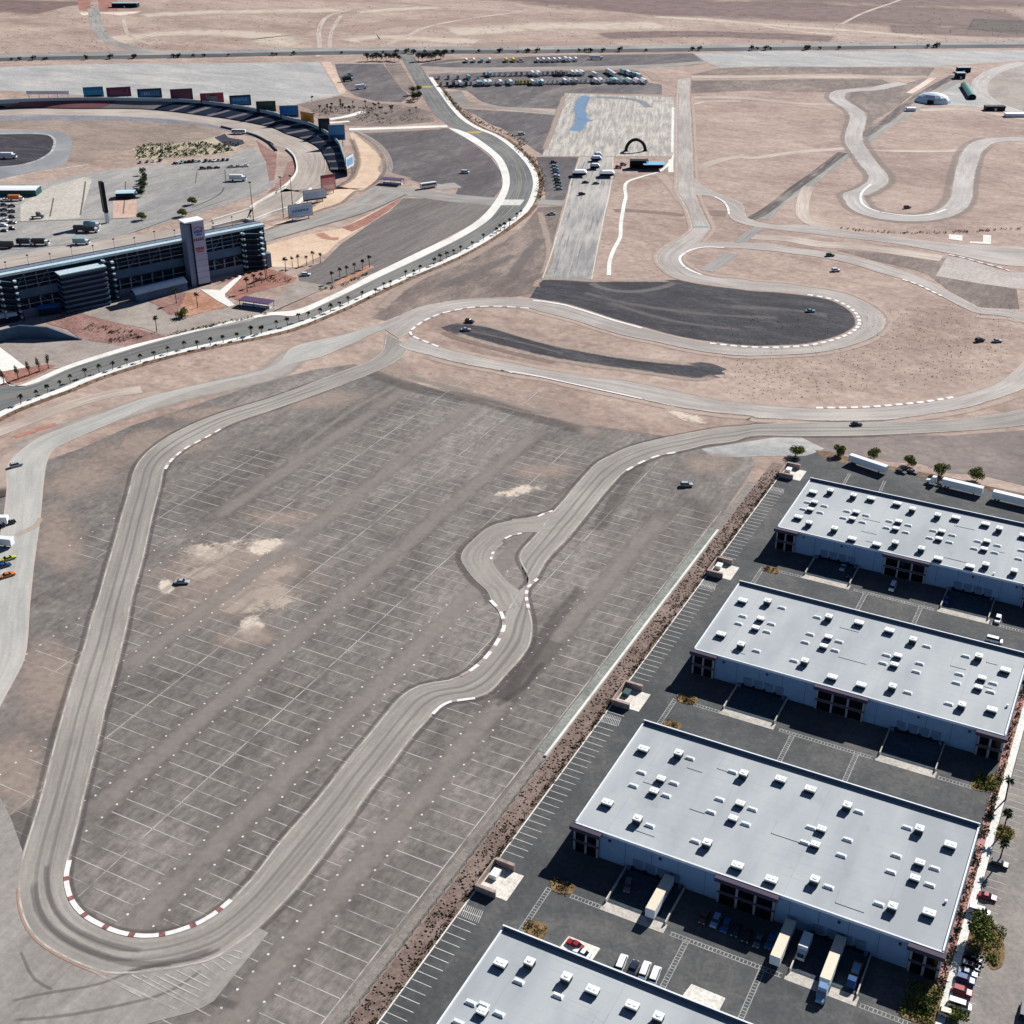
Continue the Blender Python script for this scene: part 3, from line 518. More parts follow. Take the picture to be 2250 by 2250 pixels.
# ring track round the black pan
ring, A, B = ribbon('ring_track', [(-374.2,556.3),(-370.9,573.0),(-368.3,588.5),(-360.9,602.9),(-349.3,615.6),(-321.7,630.2),(-309.7,631.7),(-296.3,631.9),(-281.1,627.9),(-261.0,621.6),(-242.4,617.5),(-224.4,613.6),(-207.9,612.7),(-201.9,613.5),None,(-180.5,617.6),(-167.4,624.8),(-154.9,634.1),(-146.6,645.3),(-140.3,659.0),(-138.2,672.0),(-139.4,681.3),(-144.5,693.8),(-151.7,703.1),(-160.0,709.6),(-168.9,711.8),(-179.0,712.1),(-193.7,710.2),None,(-209.3,705.1),(-215.4,704.8),(-232.6,703.7),(-247.9,704.1),(-258.3,707.6),(-269.9,718.4),(-279.2,731.0),(-284.2,744.6),(-285.3,757.4),(-284.4,775.0),(-283.2,795.2),(-284.7,807.2),None,(-291.4,822.6),(-305.3,851.1),(-316.0,870.6),(-329.4,894.3),(-339.0,920.6),(-368.3,996.5),(-406.3,1095.0),(-450.9,1212.7),(-480.5,1291.5),(-486.6,1310.2)],
    [(-352.5,543.4),(-352.1,553.0),(-353.8,563.0),(-354.2,574.4),(-351.7,587.1),(-345.7,597.5),(-337.8,606.5),(-315.5,618.1),(-301.9,615.9),(-282.9,612.9),(-263.0,607.0),(-244.7,603.2),(-228.0,602.4),(-211.4,600.7),None,(-195.8,600.9),(-181.5,604.2),(-176.8,606.2),(-160.9,616.1),(-146.8,627.0),(-135.8,641.6),(-128.6,657.9),(-125.7,671.2),(-126.4,685.4),(-130.6,698.3),(-137.6,707.7),(-147.0,716.2),(-156.7,722.2),(-167.5,725.0),(-179.3,724.7),None,(-193.8,724.4),(-214.2,719.8),(-220.8,720.9),(-233.0,717.6),(-245.2,718.8),(-256.4,726.8),(-266.1,737.6),(-269.9,748.6),(-269.7,762.0),(-269.6,777.3),(-271.4,795.7),(-274.0,812.6),None,(-284.3,833.9),(-297.7,859.0),(-310.9,886.1),(-320.6,907.8),(-334.0,942.2),(-357.0,1002.2),(-405.4,1128.1),(-440.5,1218.0),(-473.5,1308.0),(-477.9,1321.7)], .142, m_race2); struct(ring)
edge_line(A, .8, ring); edge_line(B, .5, ring)
stuff(strip('dusty_edge', offset(B, 0), offset(B, -6), .12, m_dustr, ring)); stuff(strip('dusty_edge', offset(A, 4), offset(A, -3), .15, m_dustr, ring))
edge_line([Vector(p) for p in [(-315.4,630.2),(-309.7,631.7),(-296.3,631.9),(-281.1,627.9),(-261.0,621.6),(-242.4,617.5)]], 1.8, ring, .21, m_kw)
edge_line([Vector(p) for p in [(-276.8,529.5),(-283.2,529.7),(-272.0,531.3),(-260.1,531.3),(-236.4,530.4),(-213.5,529.6),(-206.0,529.3)]], 1.2, ring, .21, m_kw)
kerb([(-311.6,617.5),(-327.4,612.8),(-338.0,606.9),(-345.9,597.9),(-351.7,587.1),(-354.2,574.4),(-353.8,562.3),(-352.2,554.9),(-347.7,550.1),(-339.7,547.1),(-326.6,542.8)], 1.50, ring, 5, 3.2)
kerb([(-201.7,613.1),(-185.5,616.2),(-169.7,622.7),(-154.8,633.7),(-146.4,644.8),(-140.2,658.6),(-138.1,672.1),(-139.2,681.3),(-144.4,693.8),(-151.6,703.2),(-159.8,709.6),(-168.7,711.9),(-179.0,712.1)], 1.9, ring, 3.6, 2.4)
kerb([(-250.8,776.3),(-261.8,772.1),(-267.0,765.0),(-269.2,755.6),(-268.4,742.9),(-261.5,730.5),(-254.2,723.3),(-245.0,718.3)], 1.63, ring, 30, .6)
edge_line([Vector(p) for p in [(-285.2,811.4),(-275.8,816.2)]], 3.5, ring, .2, plain('teal_line', c(120,150,150), .8))
# lower straight leaving the ring to the right
low, A, B = ribbon('lower_straight', [(-347.9,550.4),(-337.5,546.4),(-323.0,542.4),(-303.1,540.4),(-275.8,540.4),(-264.5,540.3),(-242.0,542.6),(-220.3,545.6),(-205.2,545.5),(-190.2,544.8),(-172.1,544.6),(-155.6,548.1),(-141.4,551.7),(-127.7,556.3),(-114.0,563.3),(-102.5,571.0),(-91.2,579.8),(-80.2,590.4),(-72.1,600.2),(-64.4,612.7),(-57.0,628.3),(-52.8,644.6),(-50.0,662.9)],
    [(-348.1,536.4),(-339.5,532.4),(-327.5,531.2),(-305.1,529.0),(-284.8,529.5),(-270.3,529.7),(-260.1,531.3),(-236.4,530.4),(-213.5,529.6),(-198.5,528.8),(-184.1,528.8),(-167.3,531.1),(-151.3,534.9),(-152.7,533.2),(-134.4,539.6),(-116.4,547.1),(-99.1,556.8),(-88.2,565.8),(-77.4,576.7),(-66.7,588.7),(-56.4,604.5),(-48.7,617.9),(-38.6,639.7)], .147, m_race2); struct(low)
edge_line(B, .9, low); stuff(strip('dusty_edge', offset(A, 6), offset(A, -2), .15, m_dustr, low)); stuff(strip('dusty_edge', offset(B, 0), offset(B, -7), .12, m_dustr, low))
kerb([(-128.6,557.0),(-120.3,561.4),(-110.9,566.9),(-102.8,572.3),(-94.4,578.9),(-85.9,586.2),(-78.8,593.4),(-73.3,599.4)], 1.9, low, 3.4, 2.6)
# upper straight to the right
up, A, B = ribbon('upper_straight', [(-269.3,779.2),(-263.3,784.0),(-244.4,791.2),(-224.7,798.5),(-215.6,796.3),(-194.4,797.0),(-178.4,795.2),(-159.7,791.8),(-139.9,781.6),(-120.3,769.2),(-105.0,754.1),(-89.7,740.1),(-84.1,735.0),(-70.7,737.9),(-60.5,736.7),(-40.2,734.5)],
    [(-270.0,755.2),(-266.5,766.3),(-250.8,776.3),(-220.1,783.9),(-211.9,784.1),(-191.0,784.9),(-170.3,781.1),(-150.5,771.7),(-133.7,765.3),(-121.8,756.8),(-109.1,746.4),(-94.5,732.3),(-83.9,724.8),(-72.7,726.6),(-65.1,726.2),(-58.1,719.9),(-37.4,711.6)], .148, m_race2); struct(up)
edge_line(A, .6, up); kerb([(-134.4,764.9),(-127.0,761.4),(-120.1,756.3),(-113.1,750.0),(-107.3,745.2)], 1.50, up, 4, 2.6)
stuff(path('dusty_edge', [(-85.9,718.6),(-75.7,721.3),(-64.7,723.2),(-58.9,719.9)], 9, .16, m_dust2 if 0 else MATS['tan_drift'], up))
br, A, B = ribbon('link_track', [(-328.8,931.4),(-324.0,924.4),(-307.0,905.6),(-289.3,892.7),(-275.3,882.8),(-266.0,862.9),(-258.2,847.2),(-246.3,841.7),(-237.7,840.4),(-221.6,848.6),(-188.0,849.8),(-160.0,850.7),(-119.3,852.1),(-79.0,865.2),(-57.0,873.7)],
    [(-311.4,881.5),(-311.5,889.2),(-299.2,889.8),(-287.4,880.9),(-276.2,857.8),(-268.6,841.9),(-256.4,832.8),(-243.6,830.0),(-240.4,829.7),(-216.6,831.6),(-183.9,833.9),(-156.4,835.0),(-119.6,830.1),(-83.6,821.1),(-73.0,823.5),(-50.8,822.5)], .150, m_race2); struct(br)
edge_line(A, .7, br); kerb([(-298.2,890.3),(-288.9,882.2),(-280.2,867.9),(-273.4,851.2)], 1.50, br, 20, .5)
kerb([(-119.0,827.1),(-109.9,825.2),(-98.6,819.8),(-87.9,815.9),(-79.6,810.9)], 1.36, br, 4, 3)
struct(path('service_road', [(-243.3,808.3),(-221.0,814.3),(-198.6,811.8),(-179.4,816.4),(-152.6,818.3),(-121.5,817.7)], 13, .09, m_track_dirt, step=6))
struct(sheet('gravel_field', [(-185.5,804.8),(-163.9,809.2),(-119.1,818.9),(-118.1,779.1),(-132.5,787.0),(-160.4,794.7)], .06, m_gravel)); struct(sheet('gravel_field', [(-121.7,780.3),(-90.0,778.8),(-70.5,777.4),(-63.8,742.8),(-84.3,736.2),(-105.5,756.7)], .06, m_gravel))
struct(sheet('concrete_pad', [(-119.0,822.9),(-109.8,824.4),(-81.4,806.9),(-71.3,812.0),(-41.2,809.5),(-38.2,782.6),(-66.5,778.8),(-89.9,778.3),(-117.8,780.8)], .08, surf('dusty_pad', c(168,158,152), c(182,172,165), c(196,186,178), big=.02)))
pad1 = struct(sheet('concrete_pad', [(-127.8,872.4),(-119.1,874.0),(-116.9,861.0),(-125.5,861.1)], .17, m_conc)); pad2 = struct(sheet('concrete_pad', [(-107.2,881.1),(-102.2,882.6),(-99.0,861.8),(-111.7,858.7),(-112.3,861.9),(-104.6,864.8)], .17, m_conc))
# winding track at the upper right
m_wind = lane('winding_asphalt', c(158,152,148), c(174,168,163), c(190,184,178), c(150,144,141), nlines=5, rub=.25)
cw, _ = catmull([(-272.5,1391.4),(-279.7,1379.3),(-293.3,1345.8),(-309.5,1331.2),(-317.7,1319.0),(-314.6,1288.9),(-302.0,1264.8),(-287.5,1242.9),(-274.9,1214.1),(-266.5,1178.3),(-258.8,1138.1),(-250.7,1106.4),(-237.1,1073.7),(-220.0,1034.7),(-207.6,1008.6),(-202.0,985.3),(-203.3,966.3),(-206.3,949.2),(-209.2,942.0),(-203.9,925.3),(-193.5,905.8),(-180.1,895.8),(-165.4,895.5),(-152.5,902.5),(-142.7,915.7),(-137.0,936.5),(-137.1,965.7),(-143.1,1006.9),(-151.3,1069.5),(-155.7,1125.9),(-148.9,1166.5),(-124.9,1184.5),(-95.9,1196.3)], 3)
wind = struct(strip('winding_track', offset(cw, 7), offset(cw, -7), .143, m_wind)); edge_line(offset(cw, 7), .7, wind); edge_line(offset(cw, -7), .9, wind)
stuff(strip('dark_shoulder', offset(cw, 16), offset(cw, 5), .12, veil('grey_drift', c(140,130,124), c(152,142,136), .45, .03, lo=.46, hi=.66), wind)); stuff(strip('dusty_edge', offset(cw, -5), offset(cw, -14), .12, MATS['grey_drift'], wind))
kerb([(-205.0,977.8),(-205.2,952.8),(-201.7,932.8),(-195.3,917.2),(-185.9,907.6),(-172.1,903.5),(-158.2,906.6),(-147.5,915.9),(-141.1,932.4)], 1.63, wind, 40, .5)
# diagonal channel and its service road
m_chan = lane('channel_shade', c(74,68,67), c(96,88,86), c(140,130,124), c(60,55,55), nlines=3, rub=.8) if 1 else surf('x', c(84,78,76), c(104,96,94), c(126,118,114), big=.03, fine=.4)  # dark tones paint the channel's shade onto a flat ribbon
for nm, pts, w, z, m in (('drain_channel', [(-234.3,1458.9),(-242.7,1364.7),(-246.3,1285.4),(-246.7,1201.4),(-250.2,1133.3)], 9, .11, m_chan), ('service_road', [(-225.2,1441.1),(-232.8,1349.6),(-235.6,1254.7),(-240.6,1175.3),(-242.8,1113.3)], 8, .1, m_greyroad),
    ('drain_channel', [(-250.0,1067.2),(-251.0,998.9),(-252.8,936.7),(-252.8,885.1),(-254.4,860.8),(-256.4,848.1)], 8, .11, m_chan), ('service_road', [(-245.2,1066.9),(-245.8,996.6),(-247.0,935.2),(-249.7,891.6),(-248.0,850.4)], 8, .1, m_greyroad),
    ('service_road', [(-244.1,831.6),(-245.7,812.4),(-245.5,791.4)], 8, .1, m_greyroad), ('service_road', [(-242.2,767.7),(-243.3,749.3),(-245.2,726.4)], 9, .1, m_greyroad),
    ('dirt_track', [(-255.9,1341.9),(-253.7,1383.9),(-251.7,1436.7)], 7, .12, m_pale), ('dirt_track', [(-441.7,1225.1),(-410.2,1240.9),(-387.0,1244.9),(-344.3,1243.6),(-300.6,1254.4)], 10, .09, m_track_dirt), ('dirt_track', [(-429.1,1193.5),(-421.7,1212.2),(-392.4,1230.7)], 6, .095, m_track_dirt),
    ('dirt_track', [(-337.6,955.1),(-334.0,987.3),(-320.0,1015.5),(-311.2,1014.6),(-286.2,1048.9),(-250.7,1083.5)], 9, .09, m_track_dirt), ('dirt_track', [(-236.7,1083.9),(-204.6,1095.7),(-168.8,1116.5),(-161.5,1145.6)], 8, .09, m_track_dirt),
    ('dirt_track', [(-244.8,949.8),(-241.7,929.9),(-232.0,888.3),(-222.4,863.4),(-207.6,850.9),(-195.0,847.3)], 9, .1, m_track_dirt), ('dirt_track', [(-360.6,938.5),(-343.7,913.5),(-326.3,886.1),(-303.5,852.0)], 16, .1, MATS['tan_drift']),
    ('dirt_track', [(-228.8,1265.3),(-194.1,1286.3),(-137.2,1269.9),(-103.6,1260.4)], 12, .08, m_track_dirt)):
    struct(path(nm, pts, w, z, m, step=6))
struct(path('hill_shade_scrub', [(-294.5,1836.2),(-259.6,1839.8),(-225.2,1843.3),(-159.2,1862.7)], 190, .04, veil('hill_shade_scrub', c(86,80,76), c(108,100,94), .85, .012, lo=.36, hi=.58), step=20))  # hill shading painted with dark scrub as a veil on flat ground
struct(sheet('pale_lot', [(-181.2,1575.7),(-132.1,1620.4),(-92.4,1266.0),(-139.0,1282.5),(-164.0,1305.0),(-182.7,1332.3),(-198.7,1378.7),(-206.7,1424.4),(-208.5,1476.3),(-200.8,1536.4)], .06, m_drivebeige, smooth=True))
struct(path('small_oval', [(-181.2,1575.7),(-198.0,1518.7),(-204.3,1451.6),(-198.1,1395.2),(-183.8,1346.9),(-162.7,1312.8),(-139.9,1288.9)], 16, .1, m_wind))
struct(sheet('gravel_field', [(-234.8,1401.8),(-218.3,1418.6),(-192.4,1350.3),(-172.2,1308.1),(-197.1,1302.8),(-228.3,1294.5),(-230.6,1338.9)], .07, m_ltgrey))

# ---- left service lane and dirt bands
lane_l, A, B = ribbon('service_lane', [(-288.54,183.79),(-309.66,211.75),(-349.58,257.23),(-365.98,276.45),(-388.53,301.81),(-405.90,320.06),(-425.32,339.60),None,(-429.95,351.35),(-432.45,366.43),(-427.40,387.90),(-420.64,418.68),(-411.46,438.76),(-388.8,480.9),(-395.9,507.4),(-389.8,522.0),(-382.8,533.1),(-377.5,547.2),(-371.9,559.9)],
    [(-280.01,184.62),(-294.98,212.70),(-300.35,222.49),(-305.19,231.38),(-309.86,238.07),(-331.68,261.19),(-348.84,279.64),(-359.60,291.59),(-376.62,310.56),(-396.70,331.94),(-411.98,349.54),None,(-417.56,359.32),(-416.34,376.38),(-413.81,396.63),(-412.68,409.77),(-409.60,426.23),(-401.33,447.89),(-385.4,476.3),(-382.8,489.5),(-375.3,501.3),(-371.5,524.4),(-368.3,547.1),(-364.9,556.1)], .12, lane('lane_concrete', c(160,158,152), c(172,170,164), c(184,180,173), c(142,139,134), nlines=5, rub=.25, edge=c(190,172,158))); struct(lane_l)
stuff(strip('dark_shoulder', offset(B, 4), offset(B, -1), .115, m_dks, lane_l))
stuff(path('dusty_band', [(-425.32,339.60),(-428.23,353.84),(-425.39,376.81),(-417.54,405.46),(-402.43,438.52),(-384.3,474.8),(-388.2,496.9),(-379.4,522.7),(-369.5,548.9)], 30, .115, veil('grey_dust_band', c(158,151,144), c(174,166,158), .85, .03, lo=.28, hi=.5), lane_l, step=5))
stuff(path('dusty_cross', [(-373.92,293.58),(-372.78,304.34),(-376.42,310.83)], 5, .15, m_dustr, lane_l)); 
stuff(path('dusty_edge', [(-418.23,328.17),(-402.92,314.59),(-426.97,338.75),(-431.04,352.40),(-430.05,372.72),(-424.39,413.00),(-413.78,441.51)], 14, .13, m_dustr, lane_l))
struct(path('dirt_track', [(-454.25,356.92),(-450.91,375.83),(-446.20,398.10),(-437.59,417.60),(-428.87,427.89)], 9, .08, m_track_dirt)); struct(path('pink_bank', [(-443.35,358.34),(-439.84,369.39),(-436.25,380.73)], 7, .1, veil('red_scuff', c(170,118,104), c(190,140,122), .8, .05, lo=.35, hi=.55)))
struct(path('run_off', [(-254.88,167.03),(-247.17,167.92),(-240.47,167.12),(-230.08,156.22),(-217.48,146.57),(-221.93,144.27)], 30, .08, MATS['dusty_aisle']))
ro = struct(sheet('run_off', [(-318.34,164.89),(-262.41,182.19),(-252.51,177.08),(-235.09,166.14),(-218.57,156.38),(-184.32,152.46),(-171.01,167.41),(-165.53,176.92),(-162.56,176.77),(-161.26,153.63),(-162.39,150.81),(-163.93,148.54),(-174.04,137.94),(-188.44,126.52),(-223.65,93.47)], .122, lane('run_off_asphalt', c(134,129,123), c(148,142,136), c(160,154,147), c(118,112,107)) if 0 else surf('run_off_asphalt', c(132,127,121), c(147,141,135), c(161,155,148), big=.02, fine=.5, grit=.2, stretch=.4)))
struct(path('run_off', [(-214.12,123.90),(-208.35,131.54),(-199.89,136.86),(-188.67,144.10),(-184.06,148.87)], 26, .078, MATS['dusty_aisle']))
m_hatch = veil('red_line', c(168,128,112), c(184,150,128), .8, .3, lo=.3, hi=.5)
stuff(path('red_line', [(-232.77,160.51),(-228.17,156.10),(-221.12,151.01),(-214.80,148.22),(-208.73,147.00),(-201.22,146.60),(-194.04,146.87),(-188.49,147.79),(-186.19,149.22)], .9, .19, m_hatch, track))
mb = MB()
for i, (a, b) in enumerate(zip([(-184.19,150.50),(-181.58,151.61),(-179.27,153.05),(-176.90,154.42),(-175.22,156.61),(-173.02,158.73),(-170.95,161.04),(-169.03,163.02),(-168.33,164.88),(-167.34,166.40),(-166.94,168.12)], [(-160.46,149.86),(-163.84,150.86),(-163.71,152.78),(-163.88,154.56),(-164.94,156.38),(-165.43,158.04),(-165.30,160.04),(-164.87,162.21),(-164.44,164.41),(-164.00,166.62),(-164.18,168.54)])):
    d = (Vector(b)-Vector(a)).normalized(); n_ = Vector((-d.y, d.x))*.18
    mb.add([(*(Vector(a)+n_), 0), (*(Vector(a)-n_), 0), (*(Vector(b)-n_), 0), (*(Vector(b)+n_), 0)], [(0, 1, 2, 3)])
for a, b in (([(-188.65,146.98)], [(-167.51,147.58)]), ([(-194.19,147.03)], [(-177.52,146.56)])):
    a, b = Vector(a[0]), Vector(b[0]); d = (b-a).normalized(); n_ = Vector((-d.y, d.x))*.3; mb.add([(*(a+n_), 0), (*(a-n_), 0), (*(b-n_), 0), (*(b+n_), 0)], [(0, 1, 2, 3)])
o = mb.build('run_off_hatching', m_stripe, lot); o.location.z = .2; stuff(o)

# ================================================================ BOULEVARD
m_blvd = lane('boulevard_asphalt', c(96,98,98), c(110,111,110), c(126,126,124), c(150,146,140), nlines=6, rub=.25)
bl_in = [(-489.18,361.46),(-494.23,399.38),(-482.15,404.30),(-479.24,429.92),(-475.99,448.64),(-469.8,466.2),(-458.9,494.8),(-434.0,541.2),(-423.2,545.0),(-419.2,575.0),(-417.2,623.0),(-414.3,667.9),(-412.8,719.5),(-415.8,760.5),(-425.5,797.4),(-441.5,841.0),(-460.3,878.2),(-488.0,919.9),(-511.2,946.3),(-534.4,969.0),(-556.0,988.1),(-575.6,1000.0),(-592.0,1011.0),(-616.5,1035.3),(-639.9,1062.0),(-693.6,1130.3),(-765.4,1225.5),(-808.9,1282.6),(-831.1,1313.7)]
bl_out = [(-463.56,338.99),(-470.28,376.94),(-464.73,413.23),(-463.61,425.59),(-457.57,449.46),(-450.9,468.7),(-439.9,489.4),(-420.3,522.9),(-415.9,534.9),(-410.6,568.2),(-407.6,608.1),(-404.0,642.4),(-399.4,677.7),(-398.7,713.4),(-401.8,758.9),(-407.9,798.9),(-427.7,852.5),(-438.9,874.7),(-456.0,902.6),(-475.7,928.8),(-498.6,955.4),(-522.2,979.8),(-540.1,994.9),(-561.9,1008.9),(-590.3,1033.6),(-624.2,1072.1),(-659.1,1115.9),(-710.3,1180.6),(-761.2,1246.7),(-806.5,1304.7),(-823.0,1328.6)]
blvd, A, B = ribbon('boulevard', bl_in, bl_out, .10, m_blvd, step=3.); struct(blvd)
P = [a.lerp(b, .5) for a, b in zip(A, B)]; edge_line(P, .28, blvd, .13, plain('yellow_paint', c(176,150,90), .8))
for k in (.27, .73):
    P = [a.lerp(b, k) for a, b in zip(A, B)]; edge_line(P, .22, blvd, .13, m_stripe)
sw_in = [(-498.85,369.94),(-503.15,407.74),(-487.75,401.43),(-483.64,434.41),(-474.0,469.7),(-463.0,493.9),(-437.6,546.1),(-429.1,553.0),(-424.3,588.3),(-423.8,633.2),(-421.9,680.4),(-420.1,723.0),(-423.5,762.4),(-433.5,801.6),(-448.1,842.2),(-465.9,875.4),(-496.7,919.8),(-521.3,945.6),(-542.2,963.8),(-564.1,982.8),(-585.7,1000.0)]
sw_in2 = [(-490.42,362.55),(-495.55,400.61),(-482.86,404.53),(-479.66,430.55),(-470.4,466.5),(-459.4,495.3),(-434.5,542.0),(-423.9,545.9),(-419.7,575.6),(-417.6,623.7),(-414.8,668.6),(-413.3,720.4),(-416.3,761.0),(-426.0,798.0),(-441.7,840.9),(-460.6,878.1),(-487.7,919.0),(-510.9,945.3),(-534.1,968.0),(-555.7,987.0),(-574.7,998.6)]
a, _ = catmull(sw_in, 3); b, _ = catmull(sw_in2, 3); n = max(len(a), len(b)); a, _ = resample(a, n); b, _ = resample(b, n)
tag(curb_slab('pavement', a, b, 0, .24, m_conc), kind='structure')
c_out, _ = catmull(bl_out, 2.5); c_out = c_out[:int(len(c_out)*.86)]
# side test: the outer pavement lies away from the inner edge
sgn = 1 if (offset(c_out, 3)[10]-a[10]).length > (offset(c_out, -3)[10]-a[10]).length else -1
tag(curb_slab('pavement', offset(c_out, .1*sgn), offset(c_out, 4.6*sgn), 0, .24, m_conc), kind='structure')
m_bed = surf('planting_bed', c(92,72,58), c(124,98,80), c(150,124,100), big=.1, fine=.6, grit=.4, speck=(c(46,44,30), .35, .5))
struct(strip('planting_bed', offset(c_out, 4.7*sgn), offset(c_out, 8.2*sgn), .08, m_bed))
BL_OUT = c_out; BL_SGN = sgn
struct(path('white_path', [(-661.7,956.6),(-640.9,970.3),(-610.2,992.1),(-590.3,1006.7)], 9, .11, m_conc)); struct(path('white_path', [(-700.9,982.6),(-693.2,1003.5),(-691.9,1025.2)], 8, .11, m_conc)); struct(path('white_path', [(-692.3,970.3),(-680.3,984.3)], 6, .115, m_conc))
mb = MB()
for i in range(9):
    a_ = Vector([(-431.9,813.9)][0]).lerp(Vector([(-418.9,820.5)][0]), i/8); b_ = Vector([(-427.6,799.2)][0]).lerp(Vector([(-415.0,805.6)][0]), i/8)
    d = (b_-a_).normalized(); n_ = Vector((-d.y, d.x))*.9; mb.add([(*(a_+n_), 0), (*(a_-n_), 0), (*(b_-n_), 0), (*(b_+n_), 0)], [(0, 1, 2, 3)])
o = mb.build('crosswalk_bars', m_paint, blvd); o.location.z = .13; stuff(o)
for pts in ([(-563.1,990.7),(-551.2,999.8)], [(-709.6,1151.1),(-695.4,1158.2)]):
    strip('yellow_band', *[[Vector(p)+Vector((0, s*5)) for p in pts] for s in (1, -1)], .135, plain('yellow_paint', c(176,150,90)), blvd)

# ---- inside the boulevard
struct(sheet('dark_lot', [(-647.2,948.3),(-586.8,999.5),(-542.5,963.7),(-501.2,922.8),(-469.9,882.2),(-448.1,842.2),(-440.7,815.0),(-469.0,808.4),(-480.4,834.9),(-510.9,827.8),(-553.5,844.8),(-572.7,877.1),(-600.1,907.0),(-627.5,933.8)], .06, m_dark))
m_stlot = surf('striped_lot', c(98,92,90), c(116,110,107), c(136,128,122), big=.05, fine=.4, grit=.22, stretch=.08, rot=-.95)
struct(sheet('stadium_lot', [(-501.4,784.2),(-487.5,789.1),(-434.1,809.8),(-424.9,781.4),(-421.9,755.5),(-421.9,680.4),(-424.9,631.7),(-429.5,610.8),(-435.3,598.3),(-455.6,596.6),(-464.6,606.9),(-465.6,636.0),(-476.2,670.4),(-483.5,713.5)], .06, m_stlot))
struct(sheet('sand_slope', [(-518.0,645.7),(-508.9,678.5),(-496.1,699.7),(-501.2,780.0),(-499.6,785.1),(-488.9,748.9),(-483.6,701.6),(-480.5,673.5),(-473.2,650.0),(-473.1,617.9),(-490.8,610.5)], .07, m_sand)); struct(sheet('red_slope', [(-496.6,701.3),(-495.5,726.6),(-500.6,779.0),(-499.4,783.9),(-490.7,752.8),(-485.4,716.4),(-485.2,697.1)], .09, m_red))
struct(path('bank_scuff', [(-504.0,684.6),(-489.9,677.4),(-483.3,680.8)], 12, .09, MATS['red_scuff']))
rd, A, B = ribbon('service_road', [(-541.6,669.1),(-533.1,695.9),(-527.2,738.4),(-530.1,779.2),(-537.7,802.2)], [(-524.0,646.1),(-514.7,686.5),(-502.9,737.8),(-501.4,784.2),(-502.9,806.3)], .1, m_greyroad); struct(rd); stuff(strip('dark_shoulder', offset(B, 3), offset(B, -2), .12, m_dks, rd))
struct(path('lot_lane', [(-527.3,793.9),(-500.7,800.7),(-470.5,800.7),(-432.9,807.0)], 20, .1, m_greyroad))
struct(path('lot_lane', [(-493.4,819.2),(-481.4,834.4)], 16, .1, m_greyroad))
berm, A, B = ribbon('sand_berm', [(-652.9,942.9),(-626.7,911.3),(-603.1,881.1),(-583.3,851.4),(-563.6,811.9),(-558.1,780.1),(-560.5,790.7),(-556.2,766.0),(-545.8,737.1),(-543.1,706.3),(-542.2,676.2)], [(-651.1,950.0),(-624.6,929.9),(-596.9,903.5),(-570.5,870.8),(-552.1,842.0),(-541.0,811.7),(-537.0,786.3),(-540.4,787.2),(-532.0,752.5),(-534.4,734.7),(-536.4,713.6),(-539.2,672.2)], .09, m_sand); struct(berm)
edge_line(B, 3, berm, .11, m_gravel); stuff(strip('dark_shoulder', offset(A, 5), offset(A, -5), .1, m_dks, berm))
rim = struct(path('rim_road', [(-655.3,954.2),(-632.7,937.8),(-608.1,917.7),(-578.4,885.4),(-555.6,852.7),(-541.9,823.0)], 8, .1, m_greyroad))
# paving and planting in front of the stand
struct(sheet('forecourt', [(-556.57,438.77),(-564.5,465.2),(-549.3,481.8),(-539.4,515.8),(-533.9,531.0),(-521.5,530.4),(-505.2,525.2),(-476.4,514.5),(-473.6,524.3),(-462.4,543.0),(-441.6,540.7),(-437.9,546.4),(-442.2,554.7),(-454.8,592.6),(-434.5,597.2),(-440.2,528.7),(-455.5,502.5),(-469.1,489.6),(-487.4,493.5),(-500.5,492.2),(-534.9,495.3),(-543.5,489.9),(-541.2,475.9),(-550.9,452.5),(-548.70,431.64)], .10, m_drivebeige))
struct(sheet('forecourt', [(-456.6,542.1),(-448.0,562.5),(-457.2,597.3),(-435.3,598.3),(-437.8,565.0),(-445.8,528.4)], .105, m_drivebeige))
struct(sheet('gravel_bed', [(-538.8,474.6),(-541.7,490.3),(-532.8,495.4),(-500.2,491.8),(-473.9,489.5),(-466.1,489.5),(-472.2,476.4),(-472.3,467.8),(-490.7,466.4),(-503.2,464.7),(-521.1,472.6)], .12, m_pink))
struct(sheet('gravel_bed', [(-526.5,534.7),(-503.0,549.5),(-494.6,535.9),(-483.5,518.0),(-486.3,515.3),(-504.9,524.8)], .12, m_pink)); struct(sheet('orange_bed', [(-503.0,549.5),(-495.6,554.7),(-467.2,541.4),(-474.0,524.9),(-476.9,515.0),(-483.5,518.0),(-494.6,535.9)], .12, m_orange))
struct(sheet('orange_bed', [(-496.9,565.4),(-496.8,592.0),(-493.0,612.5),(-487.2,612.3),(-490.3,609.1),(-461.1,601.2),(-458.7,593.6),(-468.7,565.6),(-467.8,552.4),(-482.1,558.8),(-492.7,589.6)], .115, m_red)); struct(sheet('orange_bed', [(-433.8,596.2),(-435.9,608.2),(-436.3,641.4),(-430.9,641.0),(-429.8,611.3)], .12, m_orange))
struct(sheet('white_path', [(-499.3,557.9),(-492.6,561.3),(-488.4,562.6),(-495.5,589.0),(-493.1,590.3),(-481.7,558.5),(-478.5,554.5),(-464.2,545.6),(-465.5,541.8),(-477.7,546.8)], .16, m_conc))
struct(sheet('tunnel_drive', [(-543.56,426.99),(-537.20,439.63),(-534.44,449.83),(-503.2,464.7),(-472.9,468.4),(-469.6,465.6),(-480.33,431.04),(-501.03,422.54),(-534.83,437.41)], .12, m_drivebeige)); struct(sheet('white_apron', [(-551.30,434.00),(-534.36,436.97),(-500.70,422.71),(-507.86,412.14),(-514.47,400.62)], .13, m_conc))
